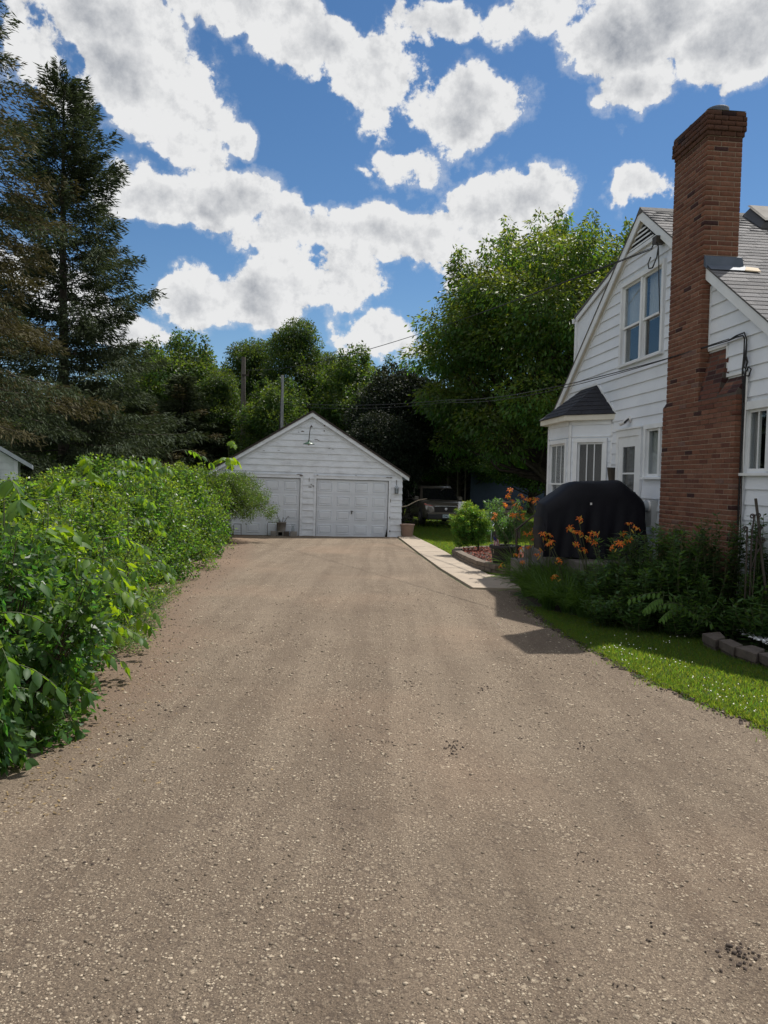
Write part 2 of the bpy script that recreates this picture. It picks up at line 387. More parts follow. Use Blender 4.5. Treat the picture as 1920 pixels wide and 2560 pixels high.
def driveway_mat():
    m = bpy.data.materials.new('compacted_gravel'); m.use_nodes = True; t = NT(m.node_tree)
    out = t.n('ShaderNodeOutputMaterial'); b = t.n('ShaderNodeBsdfPrincipled'); t.l(b.outputs[0], out.inputs[0])
    b.inputs['Roughness'].default_value = .92; b.inputs['Specular IOR Level'].default_value = .25
    g = t.n('ShaderNodeNewGeometry'); P = g.outputs['Position']; at_ = t.n('ShaderNodeAttribute', attribute_name='col')
    big = t.maprange(t.noise(P, .55, 4, .6), .32, .68)
    track = t.maprange(t.noise(t.vmath('ADD', t.vmath('MULTIPLY', P, (4.2, .10, 1)), t.vmath('SCALE', t.noise(P, .35, 2, .5, col=True), scale=1.6)), 1.0, 5, .62), .40, .62)
    fine = t.noise(P, 150, 5, .75); mid = t.maprange(t.noise(P, 26, 5, .7), .3, .7)
    base = t.mix(big, (.262, .203, .146), (.338, .266, .194))
    base = t.mix(t.math('MULTIPLY', track, .62), base, (.165, .120, .084))
    base = t.mix(t.math('MULTIPLY', mid, .35), base, (.168, .130, .094))
    base = t.mix(t.maprange(fine, .40, .58), base, t.mix(.62, base, (.055, .042, .032)))
    # stones set in the surface at three sizes
    gate = t.maprange(t.noise(P, 2.3, 4, .65), .38, .62)
    for sc, lim, colr, amt in ((26.0, .10, (.46, .38, .28), .75), (56.0, .26, (.52, .435, .32), .85), (120.0, .36, (.50, .41, .30), .85)):
        v = t.n('ShaderNodeTexVoronoi', i_Scale=sc); v.inputs['Randomness'].default_value = 1.0; t.l(P, v.inputs['Vector'])
        sp = t.n('ShaderNodeSeparateColor'); t.l(v.outputs['Color'], sp.inputs[0])
        on = t.maprange(sp.outputs[0], 1-lim*1.1, 1-lim*.9)
        r = t.maprange(v.outputs['Distance'], .22, .42, 1, 0)
        f = t.math('MULTIPLY', t.math('MULTIPLY', on, r), t.math('ADD', t.math('MULTIPLY', gate, amt*.75), amt*.25))
        base = t.mix(f, base, colr)
        ds = t.math('MULTIPLY', t.maprange(v.outputs['Distance'], .38, .50, 0, 1), .35)
        base = t.mix(t.math('MULTIPLY', ds, on), base, (.07, .052, .042))
    dirt = t.mix(t.noise(P, 9, 5, .7), (.215, .152, .108), (.145, .102, .075))
    sp2 = t.n('ShaderNodeSeparateColor'); t.l(at_.outputs['Color'], sp2.inputs[0])
    dm = t.maprange(t.math('ADD', sp2.outputs[0], t.math('MULTIPLY', t.math('SUBTRACT', t.noise(P, 3.0, 5, .65), .5), .9)), .35, .75)
    base = t.mix(t.math('MULTIPLY', dm, .85), base, dirt)
    warm = t.maprange(t.noise(P, .33, 3, .5), .5, .75)
    base = t.mix(t.math('MULTIPLY', warm, .30), base, (.36, .245, .168))
    t.l(base, b.inputs['Base Color'])
    v = t.n('ShaderNodeTexVoronoi', i_Scale=60.0); t.l(P, v.inputs['Vector'])
    hgt = t.math('ADD', t.math('MULTIPLY', t.math('SUBTRACT', 1.0, v.outputs['Distance']), .5), t.noise(P, 55, 6, .75))
    hgt = t.math('ADD', hgt, t.math('MULTIPLY', t.noise(P, 9, 4, .6), 1.2))
    bn = t.n('ShaderNodeBump', i_Strength=.85, i_Distance=.02); t.l(hgt, bn.inputs['Height']); t.l(bn.outputs[0], b.inputs['Normal'])
    return m
DRV = driveway_mat()
def drive_z(x, y):
    return gza(y) + .016 + .007*sm_noise(np.asarray(x)*1.4, np.asarray(y)*1.1, 2.0)
def driveway():
    ys = np.concatenate([np.arange(-6, 1, .5), np.arange(1, 9, .08), np.arange(9, 12.6, .12), [12.6, 12.69, 12.73, 12.8], np.arange(12.95, 28.35, .16)])
    nx = 90; rows = []
    for y in ys:
        a, b = lerp(XL, y), lerp(XR, y)
        j = .035*math.sin(y*7.1)+.03*math.sin(y*17.3+1)+.02*math.sin(y*41) if (y < 12.6) else 0
        rows.append(np.stack([np.linspace(a, b+j, nx), np.full(nx, y)], -1))
    P = np.stack(rows); X, Y = P[..., 0], P[..., 1]; Z = drive_z(X, Y)
    Z[:, 0] -= .05; Z[:, -1] = gza(Y[:, -1])-.01
    foot = np.interp(Y, [a for a, b in XF], [b for a, b in XF])
    dirt = np.clip(1.15-(X-foot)/1.15, 0, 1)*np.clip((Y-3)/3, 0, 1)
    edge = np.interp(Y, [a for a, b in XR], [b for a, b in XR])
    dirt = np.maximum(dirt, .75*np.clip(1-(edge-X)/.22, 0, 1)*(Y < 12.7))
    n, m = X.shape; idx = np.arange(n*m).reshape(n, m)
    Fc = np.stack([idx[:-1, :-1], idx[:-1, 1:], idx[1:, 1:], idx[1:, :-1]], -1).reshape(-1, 4)
    c = np.zeros((n*m, 3)); c[:, 0] = dirt.ravel()
    tag(link('driveway', npmesh('driveway', np.stack([X, Y, Z], -1), Fc, DRV, col=c, smooth=True)), kind='structure')
driveway()

def stones(name, P, S, colr, mat, flat=.6, seed=3, kind='stuff', parent=None, detail=8):
    """octahedral chips, jittered; P (n,3), S (n,)"""
    n = len(P); r = np.random.default_rng(seed)
    base = np.array([[1, 0, 0], [0, 1, 0], [-1, 0, 0], [0, -1, 0], [0, 0, 1], [0, 0, -1], [.62, .62, .45], [-.62, .62, .45], [-.62, -.62, .45], [.62, -.62, .45]])
    V = base[None]*(1+r.uniform(-.28, .28, (n, 10, 3)))
    an = r.uniform(0, 2*PI, n); ca, sa = np.cos(an)[:, None], np.sin(an)[:, None]
    st = r.uniform(.65, 1.0, n)[:, None]
    x = V[..., 0]; y = V[..., 1]*st
    V = np.stack([(x*ca-y*sa), (x*sa+y*ca), V[..., 2]*flat], -1)*S[:, None, None]+P[:, None, :]
    F0 = np.array([[0, 6, 9], [0, 1, 6], [1, 7, 6], [1, 2, 7], [2, 8, 7], [2, 3, 8], [3, 9, 8], [3, 0, 9], [6, 7, 4], [7, 8, 4], [8, 9, 4], [9, 6, 4]])
    Fc = (F0[None]+10*np.arange(n)[:, None, None]).reshape(-1, 3)
    me = npmesh(name, V, Fc, mat, col=np.repeat(colr, 10, axis=0))
    return tag(link(name, me, parent), kind=kind)
GRAVEL = attrmat('gravel_stone', .85, bump=.2, var=.2, ns=60)
def gravel():
    r = np.random.default_rng(5); n = 52000
    Y = np.exp(r.uniform(math.log(1.9), math.log(13), n)); X = r.uniform(-.56, .56, n)*Y
    fl = np.interp(Y, [a for a, b in XF], [b for a, b in XF]); fr_ = np.interp(Y, [a for a, b in XR], [b for a, b in XR])
    patch = sm_noise(X*1.9, Y*1.2, 5)+.5*sm_noise(X*5, Y*4, 1)
    ok = (X > fl+.25) & (X < fr_-.03) & (r.uniform(0, 1, n) < np.clip(.55+.35*patch, .12, 1))
    X, Y = X[ok], Y[ok]; n = len(X)
    S = np.clip(r.lognormal(math.log(.0040), .5, n), .0018, .014)*np.clip(Y/4.5, .8, 1.5)
    P = np.stack([X, Y, drive_z(X, Y)+S*.12], -1)
    pale = r.uniform(0, 1, n) < .5
    c = np.where(pale[:, None], np.array([.41, .34, .255]), np.array([.17, .135, .10]))*r.uniform(.75, 1.15, (n, 1))
    stones('driveway_gravel', P, S, c, GRAVEL, .5)
gravel()
def clods():
    r = np.random.default_rng(8); P = []; S = []
    for (px, py, k, s) in [(1135, 1868, 26, .02), (1128, 1882, 18, .018), (968, 1862, 16, .014), (1018, 1716, 8, .018), (1217, 1727, 14, .02), (1305, 1852, 9, .014), (1462, 1870, 12, .018), (640, 1972, 8, .014),
                         (1830, 2402, 30, .022), (1874, 2410, 14, .016), (190, 2183, 3, .018), (250, 2157, 5, .012), (1465, 2155, 9, .012), (1580, 2022, 4, .01), (1030, 2000, 8, .01), (830, 1862, 6, .01), (1395, 1842, 6, .01), (662, 2262, 8, .011), (172, 2408, 4, .009), (1640, 2345, 8, .012), (1540, 2455, 6, .01), (420, 2150, 5, .008), (760, 2090, 6, .008), (845, 2060, 10, .009)]:
        c = gp(px, py)
        for _ in range(k):
            x = c[0]+r.normal(0, .035); y = c[1]+r.normal(0, .05); P.append((x, y, float(drive_z(x, y))+.003)); S.append(s*.55*r.uniform(.3, 1))
    for _ in range(900):
        y = r.uniform(4.6, 11.5); x = lerp(XR, y)+r.normal(-.03, .05); P.append((x, y, float(drive_z(x, y))+.004)); S.append(r.uniform(.006, .022)*(1 if r.uniform() < .6 else .6))
    for _ in range(700):
        y = r.uniform(3.8, 24); x = lerp(XF, y)+r.normal(.15, .28); P.append((x, y, float(drive_z(x, y))+.002)); S.append(r.uniform(.004, .016))
    P = np.array(P); S = np.array(S); c = np.array([[.05, .037, .03]])*r.uniform(.6, 1.6, (len(P), 1))
    stones('soil_clods', P, S, c, GRAVEL, .7, 9)
clods()

# concrete walk, slab by slab
def walk():
    root = empty('concrete_walk', (0, 0, 0), kind='structure')
    cuts = [12.78, 14.9, 16.15, 17.45, 19.0, 20.6, 22.3, 24.1, 26.0, 28.3]
    r = random.Random(4)
    for a, b in zip(cuts[:-1], cuts[1:]):
        poly = [(lerp(WL, a), a+.008), (lerp(WR, a), a+.008)]
        for q in [w_ for w_, _ in WR if a < w_ < b]: poly.append((lerp(WR, q), q))
        poly += [(lerp(WR, b), b-.008), (lerp(WL, b), b-.008)]
        for q in [w_ for w_, _ in WL if a < w_ < b][::-1]: poly.append((lerp(WL, q), q))
        n = len(poly); dz = r.uniform(-.004, .006); mb = MB()
        lo = [(x, y, gz(y)-.06) for x, y in poly]; hi = [(x, y, gz(y)+.045+dz) for x, y in poly]
        mb.add(lo+hi, [tuple(range(n))[::-1], tuple(range(n, 2*n))]+[(i, (i+1) % n, n+(i+1) % n, n+i) for i in range(n)])
        mb.build('slab', MAT['concrete'], root, bevel=.008)
walk()

# planting soil
def soil_patch(name, poly, dz=.006):
    mb = MB(); n = len(poly)
    mb.add([(x, y, gz(y)+dz) for x, y in poly], [tuple(range(n))])
    tag(mb.build(name, MAT['soil']), kind='structure')
soil_patch('garden_soil', [(2.32, 12.6), (2.33, 9.6), (3.05, 8.6), (3.9, 8.75), (5.2, 8.2), (5.4, 7.0), (6.3, 7.0), (5.2, 16), (3.9, 20), (2.7, 20), (2.7, 12.7)])
soil_patch('hedge_soil', [(lerp(XF, y)+.05, y) for y in (3.6, 6, 8, 11, 15, 21, 26)]+[(-9, 26), (-9, 3.6)], .008)

# grass
def blades(name, X, Y, h, wd, seed=1, extra=0.0):
    n = len(X); r = np.random.default_rng(seed)
    an = r.uniform(0, 2*PI, n); H = h*r.uniform(.5, 1.25, n); W = wd*r.uniform(.7, 1.3, n)
    Z = gza(Y)-.004
    d = np.stack([np.cos(an), np.sin(an), np.zeros(n)], -1)*W[:, None]/2
    la = r.uniform(0, 2*PI, n); lm = r.uniform(.1, .95, n)*H
    tip = np.stack([X+np.cos(la)*lm, Y+np.sin(la)*lm, Z+H*.85], -1)
    mid = np.stack([X+np.cos(la)*lm*.35, Y+np.sin(la)*lm*.35, Z+H*.5], -1)
    b = np.stack([X, Y, Z], -1)
    V = np.stack([b-d, b+d, mid+d*.8, tip, mid-d*.8], 1)
    Fc = (np.array([[0, 1, 2, 4]])[None]+5*np.arange(n)[:, None, None]).reshape(-1, 4)
    F2 = np.stack([4+5*np.arange(n), 2+5*np.arange(n), 3+5*np.arange(n), 3+5*np.arange(n)], -1)
    dry = (r.uniform(0, 1, n) < .07)
    c = np.where(dry[:, None], np.array([1.9, 1.25, 1.6]), np.stack([r.uniform(.7, 1.4, n), r.uniform(.75, 1.2, n), r.uniform(.6, 1.2, n)], -1))
    # use triangles everywhere
    T1 = np.concatenate([Fc[:, [0, 1, 2]], Fc[:, [0, 2, 3]], F2[:, [0, 1, 2]]])
    me = npmesh(name, V, T1, MAT['grass'], col=np.repeat(c, 5, axis=0))
    return me
def grass_all():
    r = np.random.default_rng(21)
    n = 9000; Y = r.uniform(4.4, 10.8, n); X = np.interp(Y, [a for a, b in XR], [b for a, b in XR])+.03+r.normal(0, .055, n)*(1+.8*np.sin(Y*9)+.5*np.sin(Y*23))
    tag(link('ragged_grass_edge', blades('grass_e', X, Y, .062, .006, 8)), kind='stuff')
    n = 230000; Y = r.uniform(2.2, 10.5, n); X = np.interp(Y, [a for a, b in XR], [b for a, b in XR])+np.abs(r.uniform(-.06, 3.6, n))
    lim = np.interp(Y, [3.6, 8.6, 9.6, 10.6], [9, 5.2, 3.0, 2.35]); ok = (X < lim) & (X < Y*.56+3.2)
    ok &= ~((X > 3.85+ (8.7-Y)*.1) & (Y > 6.8) & (Y < 9))
    X, Y = X[ok], Y[ok]
    tag(link('grass_by_driveway', blades('grass_a', X, Y, .050, .0055, 2)), kind='stuff')
    n = 120000; Y = r.uniform(14.6, 33.5, n); X = r.uniform(.3, 6.6, n)
    lo = np.interp(Y, [a for a, b in WR]+[28.5, 40], [b for a, b in WR]+[.9, .9]); ok = (X > lo+.01) & (X < Y*.2+1.2)
    ok &= ~((Y < 20.9) & (X > np.interp(Y, [14.6, 15.6, 17.3, 19.3, 20.3, 20.9], [2.4, 2.15, 1.9, 1.8, 2.05, 2.5])))
    X, Y = X[ok], Y[ok]
    tag(link('grass_behind_walk', blades('grass_b', X, Y, .075, .011, 3)), kind='stuff')
    n = 30000; Y = r.uniform(33, 56, n); X = r.uniform(.5, 12, n)
    tag(link('grass_of_back_yard', blades('grass_c', X, Y, .12, .03, 4)), kind='stuff')
    # clover leaves and flowers near the driveway edge
    n = 230; Y = r.uniform(5.2, 8.6, n); X = np.interp(Y, [a for a, b in XR], [b for a, b in XR])+r.beta(1.2, 2.2, n)*1.7
    cl = sm_noise(X*3, Y*3, 4) > .1; X, Y = X[cl], Y[cl]; n = len(X)
    S = r.uniform(.005, .0085, n)
    stones('clover_flowers', np.stack([X, Y, gza(Y)+r.uniform(.035, .065, n)], -1), S, np.ones((n, 3))*np.array([.8, .78, .7]), attrmat('clover_white', .8, bump=0), .9, 6)
grass_all()

# ================================================================== SIDING
def lap(zlo, zhi, ex, limit, openings):
    """clapboard pieces: (a0,a1 at bottom, b0,b1 at top, z0, z1)"""
    out = []; z = zlo
    while z < zhi-.02:
        z1 = min(z+ex, zhi); l0 = limit(z); l1 = limit(z1)
        if l0[1]-l0[0] < .05: break
        if l1[1] < l1[0]: l1 = ((l1[0]+l1[1])/2,)*2
        cuts = sorted([(a, b) for (a, b, c, d) in openings if min(d, z1)-max(c, z) > .5*(z1-z)])
        cur = 'L'; spans = []; x = None
        segs = []; start = None
        pos = l0[0]; left_edge = True
        for (a, b) in cuts:
            if a > pos+.03: segs.append((pos, a, left_edge, False))
            if b > pos: pos = b; left_edge = False
        if pos < l0[1]-.03: segs.append((pos, l0[1], left_edge, True))
        for (a, b, le, re) in segs:
            t0 = max(l1[0], a) if le else a; t1 = min(l1[1], b) if re else b
            if t1 < t0: t0 = t1 = (t0+t1)/2
            out.append((a, b, t0, t1, z, z1))
        z = z1
    return out
def plank_mesh(p, mapf, t0=.022, t1=.004, over=.012):
    a0, a1, b0, b1, z0, z1 = p
    P = [mapf(a0, z0, 0), mapf(a1, z0, 0), mapf(a1, z0, t0), mapf(a0, z0, t0), mapf(b0, z1+over, 0), mapf(b1, z1+over, 0), mapf(b1, z1+over, t1), mapf(b0, z1+over, t1)]
    return P

# ================================================================== GARAGE
gpos = gp(773, 1341)
GAR = empty('detached_garage', (gpos[0], gpos[1], gpos[2]), math.radians(8.0), label='white two-door detached garage with peeling paint and gable end, at the end of the driveway', cat='garage')
GAR.rotation_euler = (0, math.radians(.55), math.radians(8.0))
def build_garage():
    P = MAT['garage_paint']; HW = 3.40; RZ = 4.60; SL = .62
    lim = lambda z: (-min(HW, (RZ-.16-z)/SL), min(HW, (RZ-.16-z)/SL))
    # core walls
    mb = MB(); D_ = 7.0
    core = [(-HW, 0.0), (-3.05, 0.0), (-3.05, 2.13), (-.37, 2.13), (-.37, 0), (.22, 0), (.22, 2.13), (2.90, 2.13), (2.90, 0), (HW, 0), (HW, RZ-.2-SL*HW), (0, RZ-.2), (-HW, RZ-.2-SL*HW)]
    mb.prism(core, .0, .1, axis=1); mb.box(-HW, -HW+.1, .1, D_, 0, 2.3); mb.box(HW-.1, HW, .1, D_, 0, 2.3); mb.box(-HW, HW, D_-.1, D_, 0, 2.3)
    mb.build('wall', P, GAR)
    # boards
    mf = lambda t, z, o: (t, -o, z)
    opens = [(-3.14, -.28, -1, 2.26), (.13, 2.99, -1, 2.26)]
    for i, p in enumerate(lap(.03, RZ-.3, .232, lim, opens)):
        # split long boards at butt joints
        a0, a1, b0, b1, z0, z1 = p
        cutx = []
        if a1-a0 > 3.5:
            cutx = [((i*1.37) % 2.2)-1.3]
        xs = [None]+cutx+[None]
        segs = []
        if cutx:
            c = cutx[0]; segs = [(a0, c-.002, b0, min(c-.002, b1), z0, z1), (c+.002, a1, max(c+.002, b0), b1, z0, z1)]
        else: segs = [p]
        for s_ in segs:
            m2 = MB(); m2.hexa(plank_mesh(s_, mf, .036, .004)); m2.build('board', P, GAR)
    # side wall boards of the right wall
    mf2 = lambda t, z, o: (HW+o, t, z)
    for p in lap(.03, 2.2, .232, lambda z: (0, D_), []):
        m2 = MB(); m2.hexa(plank_mesh(p, mf2, .03, .005)); m2.build('board', P, GAR)
    # door trim
    t = MB()
    for (a, b) in ((-3.05, -.37), (.22, 2.90)):
        t.box(a-.09, a, -.045, .05, 0, 2.13); t.box(b, b+.09, -.045, .05, 0, 2.13); t.box(a-.09, b+.09, -.05, .05, 2.13, 2.245); t.box(a-.11, b+.11, -.07, .0, 2.245, 2.27)
    t.build('door_trim', P, GAR)
    t = MB()
    for (a, b) in ((-3.05, -.37), (.22, 2.90)):
        t.box(a, a+.012, -.02, .05, 0, 2.13); t.box(b-.012, b, -.02, .05, 0, 2.13); t.box(a, b, -.02, .05, 2.115, 2.13); t.box(a, b, -.02, .06, -.02, .012)
    t.add([(2.80, -.025, 0), (2.89, -.025, 0), (2.89, -.025, .42)], [(0, 1, 2)])
    t.build('door_seal', MAT['dark'], GAR)
    # sectional doors
    for (a, b) in ((-3.04, -.38), (.23, 2.89)):
        dr = MB(); dr.box(a, b, .045, .06, 0.012, 2.118)
        dobj = dr.build('garage_door', MAT['garage_door'], GAR)
        hs_ = (2.118-.012)/4; wp = (b-a)/4
        for i in range(4):
            z0 = .012+i*hs_+.004; z1 = z0+hs_-.008; m2 = MB(); m2.box(a, b, .022, .044, z0, z1)
            for j in range(4):
                x0 = a+j*wp+.09; x1 = a+(j+1)*wp-.09
                if j == 0: x0 -= .02
                zz0, zz1 = z0+.085, z1-.085
                # moulded panel: ring proud, field recessed with a bevel
                for (q0, q1, d0, d1) in ((0, .018, .022, .004), (.018, .036, .004, .022), (.036, .075, .022, .006)):
                    A_ = [(x0+q0, d0, zz0+q0), (x1-q0, d0, zz0+q0), (x1-q0, d0, zz1-q0), (x0+q0, d0, zz1-q0)]
                    B_ = [(x0+q1, d1, zz0+q1), (x1-q1, d1, zz0+q1), (x1-q1, d1, zz1-q1), (x0+q1, d1, zz1-q1)]
                    m2.add(A_+B_, [(k_, (k_+1) % 4, 4+(k_+1) % 4, 4+k_) for k_ in range(4)])
                m2.add([(x0+.075, .006, zz0+.075), (x1-.075, .006, zz0+.075), (x1-.075, .006, zz1-.075), (x0+.075, .006, zz1-.075)], [(0, 1, 2, 3)])
            m2.build('door_section', MAT['garage_door'], dobj)
        if a > 0:
            h = MB(); h.box(1.53, 1.56, -.01, .022, .86, .98); h.box(1.50, 1.60, -.03, -.01, .95, .97); h.build('handle', MAT['ironb'], dobj)
    # roof
    for s in (-1, 1):
        r_ = MB(); e = 3.66
        def pt(x, y, dz): return (s*x, y, RZ-SL*x+dz)
        r_.hexa([pt(0, -.16, -.05), pt(e, -.16, -.05), pt(e, 7.2, -.05), pt(0, 7.2, -.05), pt(0, -.16, .0), pt(e, -.16, .0), pt(e, 7.2, 0), pt(0, 7.2, 0)])
        ro = r_.build('roof', MAT['roof'], GAR)
        de = MB(); de.hexa([pt(0, -.18, -.07), pt(e+.01, -.18, -.07), pt(e+.01, -.161, -.07), pt(0, -.161, -.07), pt(0, -.18, .008), pt(e+.01, -.18, .008), pt(e+.01, -.161, .008), pt(0, -.161, .008)]); de.build('drip_edge', MAT['rust'], GAR)
        b = MB(); b.hexa([pt(0, -.15, -.22), pt(e-.02, -.15, -.20), pt(e-.02, -.12, -.20), pt(0, -.12, -.22), pt(0, -.15, -.051), pt(e-.02, -.15, -.051), pt(e-.02, -.12, -.051), pt(0, -.12, -.051)])
        b.hexa([pt(0, -.12, -.08), pt(e-.02, -.12, -.08), pt(e-.02, 0, -.08), pt(0, 0, -.08), pt(0, -.12, -.051), pt(e-.02, -.12, -.051), pt(e-.02, 0, -.051), pt(0, 0, -.051)])
        b.build('barge_board', P, GAR)
        f = MB(); f.box(min(s*(e-.02), s*(e-.05)), max(s*(e-.02), s*(e-.05)), -.12, 7.1, RZ-SL*e-.16, RZ-SL*e-.02); f.build('fascia', P, GAR)
        # frieze on the wall under the slope
        fr = MB(); 
        def pf(x, y, dz): return (s*x, y, RZ-SL*x+dz)
        fr.hexa([pf(0, -.033, -.33), pf(3.40, -.033, -.33), pf(3.40, 0, -.33), pf(0, 0, -.33), pf(0, -.033, -.19), pf(3.40, -.033, -.19), pf(3.40, 0, -.19), pf(0, 0, -.19)])
        fr.build('frieze', P, GAR)
    # concrete sill
    a = MB(); a.box(-3.5, 3.5, -.55, .02, -.12, -.015); tag(a.build('door_sill', MAT['concrete_grey'], GAR))
    # gooseneck lamp
    g = MB(); g.tube([(-.02, -.03, 4.02), (-.03, -.16, 4.06), (-.07, -.30, 3.95), (-.10, -.42, 3.72), (-.11, -.46, 3.55), (-.115, -.47, 3.46)], .014, 6); g.lathe([(.05, 0), (.05, .02)], 10, (-.02, -.03, 4.01))
    lo = g.build('gooseneck_lamp', MAT['iron'], GAR)
    g = MB(); g.lathe([(.04, .10), (.05, .04), (.10, .02), (.21, -.03), (.215, -.045), (.19, -.04), (.05, .0)], 18, (-.115, -.47, 3.40)); g.build('lamp_shade', MAT['lampgreen'], lo)
    g = MB(); g.lathe([(.02, 0), (.045, -.04), (.03, -.085), (.0, -.09)], 10, (-.115, -.47, 3.40), close=False); g.build('bulb', MAT['cover_white'], lo)
    # lantern beside the right door
    l_ = MB(); l_.tube([(3.18, -.03, 2.16), (3.185, -.05, 2.10), (3.17, -.09, 2.05), (3.175, -.12, 1.98), (3.18, -.13, 1.93)], .012, 6); 
    for dx in (-.055, .055):
        for dy in (-.055, .055): l_.box(3.18+dx-.006, 3.18+dx+.006, -.13+dy-.006, -.13+dy+.006, 1.68, 1.86)
    l_.box(3.12, 3.24, -.19, -.07, 1.665, 1.68)
    lo = l_.build('wall_lantern', MAT['iron'], GAR)
    l_ = MB(); l_.lathe([(.095, 1.86), (.09, 1.88), (.015, 1.965), (.01, 1.98)], 4, (3.18, -.13, 0), sm=False); l_.build('lantern_cap', MAT['metalp'], lo)
    l_ = MB(); l_.box(3.132, 3.228, -.178, -.082, 1.685, 1.85); l_.build('lantern_glass', MAT['glass'], lo)
    # bare wood where the paint has come off
    rr = random.Random(3)
    for (x, z, w_, h_) in [(-.07, 1.98, .03, .22), (-.1, 1.80, .16, .04), (.05, 1.84, .12, .035), (.1, 1.80, .09, .05), (-.02, 1.90, .09, .03), (.42, 4.05, .07, .06), (.42, 3.86, .06, .06), (.08, 3.54, .17, .03), (.2, 3.52, .1, .025), (.6, 3.24, .11, .02), (.72, 3.22, .12, .02), (-1.25, 3.10, .12, .02), (-1.78, 3.08, .12, .02),
                          (-.55, 2.255, .25, .03), (-.42, 2.20, .16, .05), (2.75, 2.235, .22, .03), (2.9, 2.22, .14, .045), (.18, 2.25, .12, .03), (1.6, 2.27, .12, .02), (.62, 3.0, .03, .02), (-.4, 3.82, .14, .04), (-.52, 3.79, .08, .03),
                          (3.03, .2, .05, .1), (3.03, 1.3, .03, .18), (3.02, .7, .03, .12)]:
        n = 7; cx, cz = x+w_/2, z+h_/2
        pts = [(cx+w_/2*math.cos(2*PI*i/n)*rr.uniform(.6, 1), -.052 if abs(x) > 9 else -.042, cz+h_/2*math.sin(2*PI*i/n)*rr.uniform(.6, 1)) for i in range(n)]
        if z in (2.255, 2.20, 2.235, 2.22, 2.25, 2.27): pts = [(p[0], -.074, p[2]) for p in pts]
        if x in (3.03, 3.02): pts = [(p[0]-.07, -.048, p[2]) for p in pts]
        b = MB(); b.add(pts, [tuple(range(n))]); b.build('bare_patch', MAT['bare_wood'], GAR)
build_garage()
def gl(x, y, z): return GAR_M @ Vector((x, y, z))
GAR_M = Matrix.Translation(GAR.location) @ GAR.rotation_euler.to_matrix().to_4x4()

